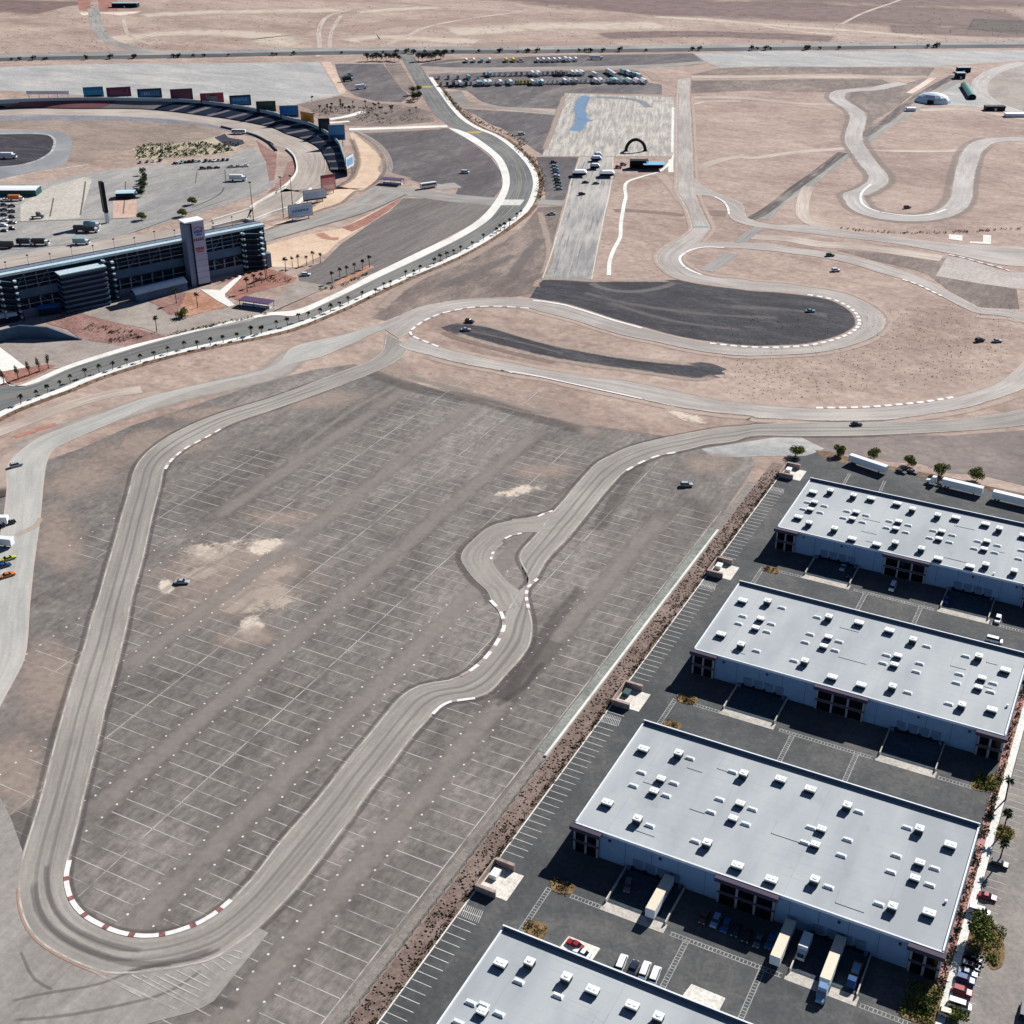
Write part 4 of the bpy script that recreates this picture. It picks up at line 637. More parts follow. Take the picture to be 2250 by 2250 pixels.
struct(sheet('planting_bed', [(-509.89,396.47),(-507.86,412.14),(-500.17,421.72),(-494.46,430.57),(-488.53,431.48),(-487.49,411.33),(-493.36,398.56),(-496.58,384.41)], .125, m_red))
struct(sheet('stadium_island', [(-766.9,1023.7),(-752.5,1076.8),(-701.3,1064.1),(-672.9,1067.3),(-633.9,1054.4),(-610.8,1017.9),(-635.8,985.7),(-669.8,968.6),(-702.6,985.1),(-738.3,1008.9)], .07, m_gravel))

# ================================================================ WAREHOUSE ESTATE
yard = struct(grid_sheet('estate_yard', -122.8, 95, 60, 512, .06, m_yard))
struct(sheet('dirt_field', [(-145.7,511.9),(-117.6,527.2),(-66.8,555.0),(-37.4,576.0),(-17.6,598.2),(-6.1,496.0),(-29.2,519.4),(-46.2,520.9),(-59.5,517.0),(-72.1,520.3),(-84.5,516.2),(-95.6,516.0),(-102.7,514.7),(-110.0,513.7),(-114.8,512.9),(-122.5,517.3),(-141.6,499.4),(-160.5,492.9)], .055, surf('dark_field', c(112,102,98), c(128,117,112), c(146,134,126), big=.01, fine=.3, grit=.2)))
struct(sheet('pale_run_off', [(-161.6,490.7),(-136.6,516.6),(-126.1,522.9),(-113.1,515.7),(-117.1,507.3),(-118.9,504.8),(-126.0,501.1),(-139.6,493.3),(-143.3,490.7),(-154.5,485.7)], .065, m_ltgrey))
struct(sheet('planter_strip', [(-116.3,512.4),(-110.1,514.0),(-102.2,512.6),(-94.7,512.5),(-83.6,512.1),(-71.6,512.2),(-58.7,512.9),(-18.7,510.8),(-18.0,505.7),(-58.0,508.9),(-72.3,507.4),(-84.0,508.8),(-102.7,505.3),(-112.8,507.9)], .09, m_bed))
rub = struct(grid_sheet('rubble_strip', -129.6, -123.1, 60, 492, .09, m_riprap))
struct(grid_sheet('gravel_verge', -133.1, -129.7, 60, 470, .075, surf('grey_verge', c(118,112,106), c(134,127,120), c(150,143,135), big=.06, fine=.8)))
struct(grid_sheet('ditch_lining', -134.0, -131.2, 272, 425, .12, surf('ditch_concrete', c(120,124,118), c(138,141,134), c(156,157,149), big=.05, fine=.8)))
tag(MB().box(-130.9, -130.1, 270.5, 424.5, 0, .6).build('low_wall', m_conc), 'long low white concrete wall beside the rubble strip', 'wall')
mb = MB()
for k in range(60, 492, 6):
    mb.box(-123.1, -122.75, k, k+5.94, 0, .2)
o = struct(mb.build('estate_kerb', m_conc))
# fence of posts and a rail along the lot edge
f = thing('chain_fence', 'thin dark wire fence along the edge of the big parking lot', 'fence', (-129.75, 0, 0))
m_fence = plain('fence_steel', c(72,66,62), .6)
for y in range(101, 270, 4): MB().box(-.05, .05, y, y+.1, 0, 1.75).build('post', m_fence, f)
mb = MB(); mb.box(-.03, .03, 100, 270, 1.75, 1.8); mb.box(-.02, .02, 100, 270, .9, .93); mb.build('rail', m_fence, f)
t = NT('hedge_leaf'); k = t.noise(t.pos(), 1.2, 3); t.color(t.ramp(k, [(.3, c(46,38,26)), (.55, c(82,72,44)), (.75, c(112,92,64))])); m_leafdry = t.m
t = NT('green_leaf'); k = t.noise(t.pos(), .9, 3); t.color(t.ramp(k, [(.3, c(58,68,30)), (.5, c(98,108,48)), (.72, c(142,144,78))])); m_leaf = t.m
t = NT('dark_leaf'); k = t.noise(t.pos(), .9, 3); t.color(t.ramp(k, [(.3, c(26,42,28)), (.5, c(42,62,38)), (.72, c(70,88,54))])); m_leafd = t.m
m_bark = plain('bark', c(104,86,70), .95, var=.2, scale=3)
def leaf_cloud(mb, cx, cy, cz, rx, ry, rz, n, size, rnd, clumps=0):
    cc = [(cx+rnd.uniform(-.6, .6)*rx, cy+rnd.uniform(-.6, .6)*ry, cz+rnd.uniform(-.5, .6)*rz) for _ in range(clumps)] or [(cx, cy, cz)]
    fr = .62 if clumps else 1.
    for i in range(n):
        q = cc[i % len(cc)]
        while True:
            a = [rnd.uniform(-1, 1) for _ in range(3)]
            if sum(v*v for v in a) <= 1: break
        p = Vector((q[0]+a[0]*rx*fr, q[1]+a[1]*ry*fr, max(.05, q[2]+a[2]*rz*fr)))
        u = Vector([rnd.gauss(0, 1) for _ in range(3)]).normalized(); v = u.orthogonal().normalized()*size*rnd.uniform(.5, 1.1); w = u.cross(v)
        mb.add([p-v*.9, p-w*.6, p+v*.9, p+w*.6], [(0, 1, 2, 3)])
rnd = random.Random(3)
# shrubs on the rubble strip (ground cover) and the dark hedge line by the kerb
mb = MB()
for k in range(700):
    y = rnd.uniform(110, 485); leaf_cloud(mb, -123.9+rnd.uniform(-.5, .5), y, .4, .7, .7, .5, 7, .35, rnd)
for k in range(45):
    leaf_cloud(mb, rnd.uniform(-129, -125), rnd.uniform(110, 480), .5, .9, .9, .6, 12, .4, rnd)
stuff(tag(mb.build('verge_shrubs', m_leafdry), 'dry low shrubs along the rubble strip by the kerb', 'shrubs'))
mb = MB()
for k in range(1600):
    x = rnd.uniform(-129.4, -124.6); y = rnd.uniform(120, 485); s_ = rnd.uniform(.12, .34)
    mb.cbox(x, y, .05, s_*2, s_*1.7, s_*1.1, .04, .06)
stuff(tag(mb.build('rubble', surf('rubble_stone', c(112,97,89), c(134,117,107), c(156,140,129), big=.3, fine=2.)), 'grey and brown rubble stones on the verge strip', 'rubble'))

# --- painted markings of the estate
mb = MB()
for y0, y1 in ((120, 207), (230, 300), (320, 388), (404, 470)):
    y = y0
    while y < y1:
        mb.box(-122.6, -117.1, y-.09, y+.09, 0, .004); y += 2.775
for k in range(11):                                  # hatched corners
    for yy in (204, 294, 382, 466):
        a = Vector((-122.4+k*.55, yy)); b = a+Vector((-.8, 4.2)); mb.add([(a.x-.06, a.y, 0), (a.x+.06, a.y, 0), (b.x+.06, b.y, 0), (b.x-.06, b.y, 0)], [(0, 1, 2, 3)])
o = mb.build('stall_lines', m_paint, yard); o.location.z = .085; stuff(o)
def ladder(mb, x0, y0, x1, y1, w=1.3, step=1.0):
    a, b = Vector((x0, y0)), Vector((x1, y1)); d = (b-a).normalized(); n_ = Vector((-d.y, d.x)); L = (b-a).length
    for s_ in (-w/2, w/2):
        p, q = a+n_*s_, b+n_*s_; e = n_*.10; mb.add([(*(p-e), 0), (*(p+e), 0), (*(q+e), 0), (*(q-e), 0)], [(0, 1, 2, 3)])
    k = .3
    while k < L:
        p = a+d*k; e = d*.09; m_ = n_*w/2; mb.add([(*(p-m_-e), 0), (*(p+m_-e), 0), (*(p+m_+e), 0), (*(p-m_+e), 0)], [(0, 1, 2, 3)]); k += step
XC = -57.75
YB = [(149.5, 198.3), (239.6, 288.7), (331.3, 377.3), (422.0, 466.3)]
H_B = 9.2
mb = MB()
for (f0, b0), (f1, b1) in zip(YB, YB[1:]):
    yc = f1-16.2
    for x in (-106, -67.5, -47.8): ladder(mb, x, b0+.6, x, yc)
    ladder(mb, -100, yc, -91, yc); ladder(mb, -72, yc, -43, yc); ladder(mb, -24, yc, -12, yc)
for x in (-96, -81): ladder(mb, x, 466.8, x-1, 497, .9, 1.6)
o = mb.build('walkway_ladders', plain('ladder_paint', c(168,168,164), .8, var=.2, scale=.4), yard); o.location.z = .082; stuff(o)

# --- warehouses
t = NT('roof_membrane'); p_ = t.pos(); sx_ = t.node('ShaderNodeSeparateXYZ'); t.l.new(p_, sx_.inputs[0])
col_ = t.ramp(t.noise(t.pos((1, .3, 1)), .06, 6, .6), [(.38, c(154,159,162)), (.5, c(164,169,171)), (.62, c(174,178,179))])
seam_ = t.math('LESS_THAN', t.math('FRACT', t.math('MULTIPLY', sx_.outputs[1], 1/3.05)), .045); col_ = t.mix(t.math('MULTIPLY', seam_, t.val(t.noise(p_, .15, 3), .35, .7)), col_, c(150,154,160))
seam2_ = t.math('LESS_THAN', t.math('FRACT', t.math('MULTIPLY', sx_.outputs[0], 1/24.4)), .006); col_ = t.mix(t.math('MULTIPLY', seam2_, .6), col_, c(146,150,156))
pond_ = t.val(t.noise(p_, .09, 5, .6, .5), .60, .72); col_ = t.mix(t.math('MULTIPLY', pond_, .35), col_, c(138,140,142)); t.color(col_); m_roof = t.m
m_wall = plain('painted_panel', c(124,152,180), .8, var=.05, scale=.25)
m_para = plain('parapet_cap', c(222,226,228), .7, var=.05)
m_band = plain('plum_trim', c(70,62,78), .7, var=.1); m_glass = plain('dark_glazing', c(14,18,26), .12, var=.3, spec=.6)
m_pil = plain('pale_pilaster', c(150,146,150), .8); m_dock = plain('dock_door', c(96,120,146), .6, var=.1)
m_unit = plain('unit_white', c(232,234,232), .5, var=.05); m_shade_lamp = plain('unit_shade_lamp_grey', c(40,50,54), .6)  # dark grey paints shade onto rooftop unit sides; also colours lamp heads
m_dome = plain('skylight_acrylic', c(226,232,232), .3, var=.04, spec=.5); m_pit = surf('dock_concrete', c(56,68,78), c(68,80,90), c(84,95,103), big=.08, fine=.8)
m_apron = surf('dock_apron', c(172,166,156), c(190,184,174), c(206,199,189), big=.1, fine=1.)
# shared rooftop meshes
def mesh_unit(tall):
    m = MB(); 
    if tall:
        m.mat(0).cbox(0, 0, 1.75, 2.3, 2.3, .35, .06); m.mat(1).cbox(0, 0, .3, 2.2, 2.2, 1.45); m.mat(0).cyl((0, .1, 2.05), (0, .1, 2.25), .6, .6, 10); m.mat(1).box(-1.0, 1.0, -.9, -.7, 0, .35).box(-1.0, 1.0, .7, .9, 0, .35)
    else:
        m.mat(0).cbox(0, 0, 1.1, 3.1, 2.2, .4, .07); m.mat(1).cbox(0, 0, .28, 3.0, 2.1, .82); m.mat(0).cyl((-.6, .1, 1.45), (-.6, .1, 1.6), .45, .45, 10).cyl((.6, .1, 1.45), (.6, .1, 1.6), .45, .45, 10); m.mat(1).box(-1.2, 1.2, -.85, -.65, 0, .3).box(-1.2, 1.2, .65, .85, 0, .3)
    return m.mesh('rooftop_unit', [m_unit, m_shade_lamp])
ME_T, ME_U = mesh_unit(True), mesh_unit(False)
m = MB(); m.mat(0).cbox(0, 0, 0, 2.7, 1.35, .28, .02); m.mat(1).cbox(0, 0, .28, 2.5, 1.15, .32, .12, .16); ME_S = m.mesh('skylight', [m_unit, m_dome])
m = MB(); m.mat(0).cyl((0, 0, 0), (0, 0, .7), .3, .3, 8).cyl((0, 0, .7), (0, 0, .85), .45, .4, 8); ME_V = m.mesh('roof_vent', [m_unit])
ROOF = {}
ROOF[1] = dict(U=[(-101.45,275.92),(-62.07,281.35),(-53.50,281.13),(-101.52,250.15),(-62.02,243.75),(-52.72,242.96),(-14.63,276.63),(-52.43,243.94),(-14.68,250.06)], T=[(-91.48,278.22),(-71.94,278.28),(-91.47,247.47),(-71.65,247.44),(-42.56,278.71),(-23.10,278.53),(-42.79,247.55),(-23.12,247.52)],
  C=[(-92.08,266.19),(-91.92,260.49),(-68.98,266.64),(-68.78,260.13),(-46.40,267.09),(-46.28,260.56),(-20.39,266.53),(-20.33,260.38)], S=[(-88.28,279.21),(-75.40,279.20),(-98.35,267.07),(-98.19,260.80),(-88.47,267.03),(-88.53,261.24),(-88.08,247.98),(-75.08,248.04),(-75.24,260.60),(-65.52,266.90),(-65.27,260.46),(-74.83,266.57),(-39.35,279.28),(-26.33,279.05),(-65.07,267.25),(-49.27,267.19),(-49.18,260.84),(-39.31,267.14),(-39.30,260.66),(-26.47,267.18),(-26.43,260.63),(-16.67,267.09),(-16.60,260.61),(-39.24,248.08),(-26.55,248.18)], V=[(-11.76,256.47)])
ROOF[2] = dict(U=[(-101.32,365.13),(-101.05,342.27),(-62.23,369.90),(-52.11,369.92),(-14.37,364.42),(-62.06,335.59),(-52.96,335.72),(-14.69,341.46)], T=[(-93.34,367.94),(-93.09,338.88),(-93.43,367.89),(-72.06,368.09),(-43.93,367.40),(-23.13,367.58),(-72.01,339.40),(-44.02,338.69),(-23.19,339.03)],
  C=[(-92.32,357.26),(-92.08,351.20),(-92.15,356.87),(-92.04,351.69),(-69.12,356.98),(-69.05,351.10),(-46.37,356.83),(-46.26,351.39),(-20.20,356.77),(-20.33,351.33)], S=[(-98.47,357.19),(-98.27,352.18),(-88.47,357.04),(-88.32,351.92),(-88.25,368.26),(-75.88,368.06),(-88.01,339.71),(-75.60,339.93),(-39.38,367.68),(-27.07,367.77),(-39.40,339.64),(-27.01,339.61),(-75.16,357.02),(-75.30,351.70),(-65.51,357.20),(-65.42,351.63),(-49.91,356.70),(-49.87,351.71),(-39.37,356.87),(-39.42,351.86),(-27.04,356.80),(-26.95,351.65),(-16.70,356.69),(-16.73,351.74)], V=[(-10.89,346.51)])
ROOF[3] = dict(U=[(-101.9,454.3),(-80.0,459.4),(-69.9,460.0),(-47.3,458.8),(-36.3,458.9),(-101.27,431.65),(-78.64,424.52),(-69.43,424.56),(-47.13,424.61),(-35.86,424.20),(-22.0,456.3)], T=[(-95.9,457.6),(-86.7,457.9),(-63.5,457.1),(-53.8,456.7),(-31.0,456.7),(-96.09,428.10),(-86.32,428.23),(-63.48,428.09),(-53.94,428.14),(-30.97,427.26),(-21.25,427.36)],
  C=[(-99.07,446.39),(-98.94,439.97),(-82.47,445.88),(-82.47,440.07),(-66.20,445.95),(-65.91,439.95),(-50.02,445.70),(-49.85,439.57),(-33.59,445.82),(-33.53,439.45)], S=[(-101.88,446.44),(-101.78,440.23),(-95.14,446.63),(-95.14,440.56),(-86.13,446.35),(-85.97,440.46),(-78.72,446.46),(-78.60,440.49),(-69.64,445.97),(-69.39,440.29),(-62.43,446.09),(-62.18,440.11),(-53.19,446.19),(-53.23,439.92),(-46.11,445.97),(-46.02,440.07),(-36.79,445.65),(-36.99,439.47),(-29.72,445.77),(-29.78,439.96),(-21.25,446.07),(-21.25,439.25)], V=[(-27.46,424.14)])
ROOF[0] = dict(U=[(-101.48,187.40),(-101.09,187.46),(-78.88,190.27),(-69.04,190.43)], T=[(-95.30,190.46),(-85.65,190.43),(-62.44,189.92)], C=[(-98.73,173.30)], S=[(-102.52,174.81),(-99.64,175.63),(-95.31,175.09),(-95.49,185.27),(-102.45,168.78),(-95.35,185.80),(-85.62,185.81),(-94.31,174.65)], V=[])
LAB = {0: 'grey roofed white warehouse cut off by the bottom edge of the photo', 1: 'largest nearest whole warehouse with trailers parked at its docks', 2: 'middle warehouse, third from the top trailers among grey roofed ones' , 3: 'farthest grey roofed warehouse, behind it stand long white trailers'}
LAB[2] = 'second farthest grey roofed warehouse with empty loading docks in shade'
m_gsk = plain('bumper_rubber', c(20,24,32), .9)
def bays(w, x0, x1, yf, n, zt):
    """entrance bay block: dark trim band, glazing in two storeys, pale pilasters"""
    e = MB().box(x0, x1, yf-.55, yf+.2, 0, zt-.9).build('entrance_bay', m_pil, w)
    MB().cbox((x0+x1)/2, yf-.55, zt-1.0, x1-x0+1.6, 2.4, 1.15, .12).build('cornice', m_band, e)
    wd_ = (x1-x0-.6)/n
    for i in range(n):
        a = x0+.3+i*wd_
        for z0, z1 in ((.2, 3.3), (4.3, zt-1.6)):
            MB().box(a+.35, a+wd_-.35, yf-.68, yf-.5, z0, z1).build('window', m_glass, e)
    MB().box(x0-.05, x1+.05, yf-.72, yf-.5, 3.5, 4.1).build('spandrel', m_band, e)
WARE = []
for i, (y0, y1) in enumerate(YB):
    w = thing('warehouse', LAB[i], 'warehouse', (0, 0, 0), 0, 'warehouses of the estate'); WARE.append(w)
    x0, x1 = -106.5, -9.0
    MB().box(x0+.02, x1-.02, y0+.02, y1-.02, 0, H_B-.62).build('wall', m_wall, w)
    rf = MB().box(x0+.3, x1-.3, y0+.3, y1-.3, H_B-.6, H_B-.15).build('roof', m_roof, w)
    MB().box(x0+.002, x1-.002, y0+.002, y0+.42, H_B-.7, H_B+.12).build('parapet', m_para, w)
    MB().box(x0+.004, x1-.004, y1-.42, y1, H_B-.7, H_B+1.0).build('parapet', m_para, w)
    MB().box(x0, x0+.42, y0+.43, y1-.43, H_B-.7, H_B+.35).build('parapet', m_para, w); MB().box(x1-.42, x1, y0+.43, y1-.43, H_B-.7, H_B+.35).build('parapet', m_para, w)
    MB().box(x0+.43, x1-.43, y1-.50, y1-.425, H_B-.14, H_B+.9).build('parapet_shade', plain('shade_slate', c(70,88,108), .8), w)  # thin dark box paints shade onto the rear parapet's inner face
    if i:
        bays(w, x0+.02, x0+7.4, y0, 2, H_B-.2); bays(w, XC-7.6, XC+7.6, y0, 3, H_B-.2); bays(w, x1-7.4, x1-.02, y0, 2, H_B-.2)
        for k in range(1, 13): MB().box(x0+k*7.5-.05, x0+k*7.5+.05, y0-.004, y0+.03, 0, H_B-.72).build('panel_joint', m_band, w)
        for a, b in ((-90.7, -74.2), (-41.6, -25.2)):
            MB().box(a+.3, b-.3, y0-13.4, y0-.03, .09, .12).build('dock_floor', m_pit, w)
            for xx in (a, b): MB().box(xx-.16, xx+.16, y0-14.2, y0, 0, 1.25).build('dock_wall', m_apron, w)
            MB().box(a-.6, b+.6, y0-17.0, y0-13.9, .08, .105).build('dock_apron', m_apron, w)
            n_ = 4
            for k in range(n_):
                xx = a+1.2+k*(b-a-2.4)/n_; d = MB().box(xx+.35, xx+(b-a-2.4)/n_-.35, y0-.12, y0+.05, .9, 4.0).build('dock_door', m_dock, w)
                MB().box(xx+.1, xx+.95, y0-.5, y0-.13, .1, 1.5).build('dock_bumper', m_gsk, d)
            MB().box(a+.35, b-.35, y0-.12, y0-.03, .1, .88).build('dock_lip', m_gsk, w)
            for xx in (a+.5, b-1.4): MB().box(xx-.2, xx+.7, y0-.9, y0, 0, 1.2).build('dock_steps', m_dock, w)
        for xx in (-96, -81.5, -34, -19): 
            l = MB().box(xx-.35, xx+.35, y0-.5, y0+.05, H_B-2.0, H_B-1.5).build('wall_lamp', m_band, w)
    seen = []
    for nm, me, key, zz in (('rooftop_unit', ME_U, 'U', H_B-.15), ('rooftop_unit', ME_T, 'T', H_B-.15), ('rooftop_unit', ME_U, 'C', H_B-.15), ('skylight', ME_S, 'S', H_B-.15), ('roof_vent', ME_V, 'V', H_B-.15)):
        for (x, y) in ROOF[i][key]:
            if x > x1-1 or x < x0+1 or any(abs(x-a_)+abs(y-b_) < 2.2 for a_, b_ in seen): continue
            seen.append((x, y))
            o = link(bpy.data.objects.new(nm, me), rf); o.location = (x, y, zz)
            if key == 'C': o.scale = (.8, .9, .95)
    mb = MB(); rr = random.Random(i)                    # gas pipe runs and low conduit
    for k in range(7):
        x = rr.uniform(x0+8, x1-8); y = rr.uniform(y0+4, y1-8); mb.box(x, x+.12, y, y+rr.uniform(3, 7), H_B-.14, H_B-.02); mb.box(x, x+rr.uniform(3, 9), y, y+.12, H_B-.14, H_B-.02)
    stuff(mb.build('roof_conduit', m_roof, rf))
# planting and walk on the right-hand ends
struct(grid_sheet('estate_road', 3.2, 90, 60, 500, .068, m_drive)); st = struct(grid_sheet('car_park', -4.7, 3.2, 60, 500, .072, m_drive))
wk = struct(MB().box(-6.9, -4.9, 60, 505, 0, .22).build('estate_walk', surf('pale_walk', c(214,214,204), c(226,224,214), c(236,230,220), big=.1, fine=1.)))
struct(grid_sheet('estate_bed', -8.9, -6.95, 60, 470, .09, surf('clay_bed', c(156,112,102), c(176,130,118), c(196,150,138), big=.2, fine=1.2, speck=(c(70,40,30), .25, .5))))
mb = MB(); y = 120.3
while y < 470: mb.box(-4.6, .6, y-.06, y+.06, 0, .004); y += 2.9
o = mb.build('stall_lines', m_paint, st); o.location.z = .1; stuff(o)
mb = MB()
for k in range(520):
    y = rnd.uniform(140, 465)
    if rnd.random() < .8: leaf_cloud(mb, rnd.uniform(-8.6, -7.2), y, .6, .8, .9, .8, 12, .4, rnd)
stuff(tag(mb.build('bed_shrubs', m_leafd), 'dark green shrubs in the clay bed along warehouse ends', 'shrubs'))
m_gold = surf('island_bark', c(96,78,50), c(124,100,66), c(154,128,92), big=.3, fine=1.2, speck=(c(64,50,26), .5, .5))
def planter(pts, lab, mat=None, shrubs=60, leaf=None):
    shrubs = int(shrubs*1.7)
    o = struct(sheet('planter_island', pts, .16, m_gold, smooth=True, step=.6)); P = [Vector(p) for p in pts]
    cx = sum(p.x for p in P)/len(P); cy = sum(p.y for p in P)/len(P); rx = max(abs(p.x-cx) for p in P)*.7; ry = max(abs(p.y-cy) for p in P)*.7
    mb = MB(); 
    for k in range(shrubs): leaf_cloud(mb, cx+rnd.uniform(-rx, rx), cy+rnd.uniform(-ry, ry), .5, .7, .7, .6, 14, .3, rnd)
    stuff(tag(mb.build('island_shrubs', leaf or m_leafdry), lab, 'shrubs')); return o
planter([(-15.91,226.55),(-13.78,230.43),(-10.81,238.58),(-8.41,238.38),(-6.17,227.06),(-13.79,224.46)], 'mixed shrubs in the corner island below the biggest warehouse', m_orange, 90, m_leaf)
planter([(-15.05,318.43),(-11.23,321.81),(-7.65,324.36),(-7.08,317.03),(-13.96,314.50)], 'shrubs in the corner island below the middle warehouse', m_orange, 60, m_leaf)
planter([(-5.29,263.77),(-2.97,266.59),(0.18,264.47),(3.55,258.41),(4.09,250.67),(2.05,248.88),(-0.77,253.63),(-4.05,252.94)], 'shrubs in the island by the big tree at the right', m_orange, 60, m_leaf)
planter([(-5.33,303.00),(-1.89,302.86),(0.03,300.08),(-2.04,296.52),(-4.99,296.24)], 'shrubs in the island above the red car', m_orange, 25, m_leaf)
planter([(-107.04,225.84),(-105.48,226.93),(-100.44,227.25),(-99.99,224.09),(-104.71,222.77)], 'shrubs at the left dock corner of the biggest warehouse', m_orange, 12); planter([(-106.80,318.13),(-100.16,319.04),(-99.68,315.15),(-104.59,314.26)], 'shrubs at the left dock corner of the middle warehouse', m_orange, 10); planter([(-106.40,406.66),(-100.37,407.48),(-99.93,404.31),(-103.98,403.36)], 'shrubs at the left dock corner of the farthest warehouse', m_orange, 8)
planter([(-106.46,209.82),(-103.67,211.52),(-100.33,210.87),(-100.45,205.86),(-104.76,206.48)], 'shrubs in the orange island by the bottom warehouse', m_orange, 8); planter([(-105.40,302.92),(-100.32,304.36),(-99.39,301.32),(-103.98,300.51)], 'shrubs in the orange island behind the biggest warehouse', m_orange, 6)
# bin enclosures
m_encl = plain('block_wall', c(164,146,136), .9, var=.15); m_enclf = surf('bin_pad', c(206,200,188), c(222,216,204), c(234,228,216), big=.2, fine=1.)
for k, (yy, lab) in enumerate(((219, 'bin enclosure with brown walls beside the bottom hatched bays'), (308.5, 'bin enclosure with pink walls beside the middle warehouse'), (396.5, 'bin enclosure with pink walls beside the farthest warehouse bays'), (485.5, 'bin enclosure at the far corner of the estate below a tree'))):
    e = thing('bin_enclosure', lab, 'enclosure', (-123.2, yy, 0), 0, 'bin enclosures along the kerb')
    MB().box(.3, 9.3, -5.0, 5.0, .02, .14).build('pad', m_enclf, e)
    MB().box(.1, .5, -5.6, 5.6, 0, 2.2).build('back_wall', m_encl, e)
    for s_ in (-1, 1): MB().box(.5, 6.3, s_*5.4-.2, s_*5.4+.2, 0, 2.2).build('side_wall', m_encl, e); MB().box(.55, 6.2, s_*5.4-.5, s_*5.4+.5, 2.2, 2.4).build('wall_cap', m_encl, e)
    MB().cbox(2.4, 1.6, .15, 2.2, 3.2, 1.3, .1).build('bin', m_unit if k != 1 else plain('bin_green', c(60,84,80), .7), e)
for pts, lab in (([(-94.94,205.89),(-94.50,210.74),(-85.73,210.77),(-86.01,206.25)], 'pale concrete pad under the red car behind the bottom warehouse'), ([(-62.39,206.18),(-61.61,210.84),(-52.92,210.62),(-53.05,205.94)], 'pale concrete pad with crates near the ladder markings')):
    struct(MB().poly(pts, .06, .2).build('concrete_pad', m_enclf))
# low sheds at the top of the estate
for pts, lab in (([(-334.9,1589.1),(-334.7,1588.7),(-334.5,1588.2)], ''),)[:0]: pass
for x, y, lab in ((-41.0, 474.5, 'left white box behind the farthest warehouse parapet'), (-37.2, 473.5, 'middle white box behind the farthest warehouse parapet'), (-27.5, 472.5, 'right white box behind the farthest warehouse parapet')):
    b = thing('storage_box', lab, 'box', (x, y, 0)); MB().cbox(0, 0, .1, 2.6, 5.6, 2.5, .05).build('body', m_unit, b); MB().box(-1.1, 1.1, -2.86, -2.81, .2, 2.3).build('door', m_para, b)

# ================================================================ OVAL AND STANDS
m_oval = lane('oval_asphalt', c(150,141,132), c(168,158,148), c(184,174,163), c(134,126,119), nlines=9, rub=.4)
struct(sheet('brown_infield', [(-989.6,830.1),(-967.6,842.9),(-910.8,873.2),(-856.8,900.4),(-823.9,900.9),(-793.4,913.0),(-757.0,902.5),(-750.9,890.0),(-753.3,864.6),(-766.3,843.3),(-784.3,819.8),(-781.3,816.5),(-788.4,787.9),(-778.2,761.0),(-800.7,757.5),(-844.3,807.8),(-866.3,823.6),(-898.8,835.2),(-942.6,819.4),(-965.2,808.0)], .05, m_infield))
struct(sheet('paddock', [(-797.0,665.9),(-792.3,678.6),(-765.8,695.5),(-760.5,719.6),(-759.5,729.8),(-737.6,767.9),(-715.1,792.1),(-693.0,827.1),(-697.5,860.8),(-678.8,850.7),(-644.6,814.9),(-610.1,771.9),(-626.2,804.5),(-608.1,777.6),(-599.2,748.3),(-603.4,725.2),(-607.8,683.4),(-616.4,624.2),(-615.1,631.6),(-626.7,595.3),(-634.5,565.9),(-642.1,537.9),(-645.4,526.8)], .055, surf('paddock_asphalt', c(132,130,128), c(150,148,144), c(172,167,160), big=.03, fine=.4, grit=.22, stretch=.3, rot=.5)))
for pts, w_ in (([(-745.4,720.0),(-702.4,672.1),(-672.5,638.3)], 2.2), ([(-729.8,671.1),(-708.7,648.0),(-691.4,628.7)], 2.), ([(-717.9,734.0),(-681.8,693.3),(-648.1,654.6)], 1.6), ([(-670.4,794.3),(-639.6,757.0)], 1.6), ([(-685.5,779.1),(-660.4,746.4)], 1.4), ([(-636.7,752.0),(-626.7,734.6),(-621.7,715.4),(-620.7,690.9)], 2.6), ([(-719.9,604.5),(-702.5,613.4),(-678.8,629.3),(-637.2,656.2)], 3.), ([(-669.8,558.0),(-654.6,567.4),(-634.9,591.1),(-625.4,613.6)], 2.)):
    struct(path('paving_joint', pts, w_, .1, veil('joint_dark', c(96,90,88), c(112,106,102), .7, .1, lo=.3, hi=.5), step=4))
mb = MB()
for k in range(26):                     # painted bays on the paddock
    for y_ in (0, 14):
        pass
for base, n_, col_ in (([(-741.1,701.1),(-733.9,704.8)], 9, 12), ([(-701.9,758.5),(-691.1,764.0)], 8, 12), ([(-705.1,656.0),(-695.2,661.0)], 8, 10)):
    a_, b_ = Vector(base[0]), Vector(base[1]); dn = Vector((.463, -.886))
    for k in range(col_):
        p_, q_ = a_+dn*k*4.2, b_+dn*k*4.2; n2 = dn*.22; mb.add([(*(p_+n2), 0), (*(p_-n2), 0), (*(q_-n2), 0), (*(q_+n2), 0)], [(0, 1, 2, 3)])
o = struct(mb.build('paddock_bays', m_stripe)); o.location.z = .11
struct(sheet('paddock_concrete', [(-735.6,644.6),(-753.3,690.3),(-751.2,724.3),(-741.2,722.1),(-713.1,688.3),(-672.5,638.3),(-687.6,624.8),(-702.9,613.2)], .08, surf('warm_concrete', c(176,170,160), c(190,184,173), c(202,196,184), big=.03, fine=.5)))
struct(sheet('salmon_court', [(-685.3,685.0),(-668.7,691.3),(-639.7,658.9),(-651.8,648.8)], .09, surf('salmon_paving', c(186,156,140), c(198,168,150), c(208,182,164), big=.05)))
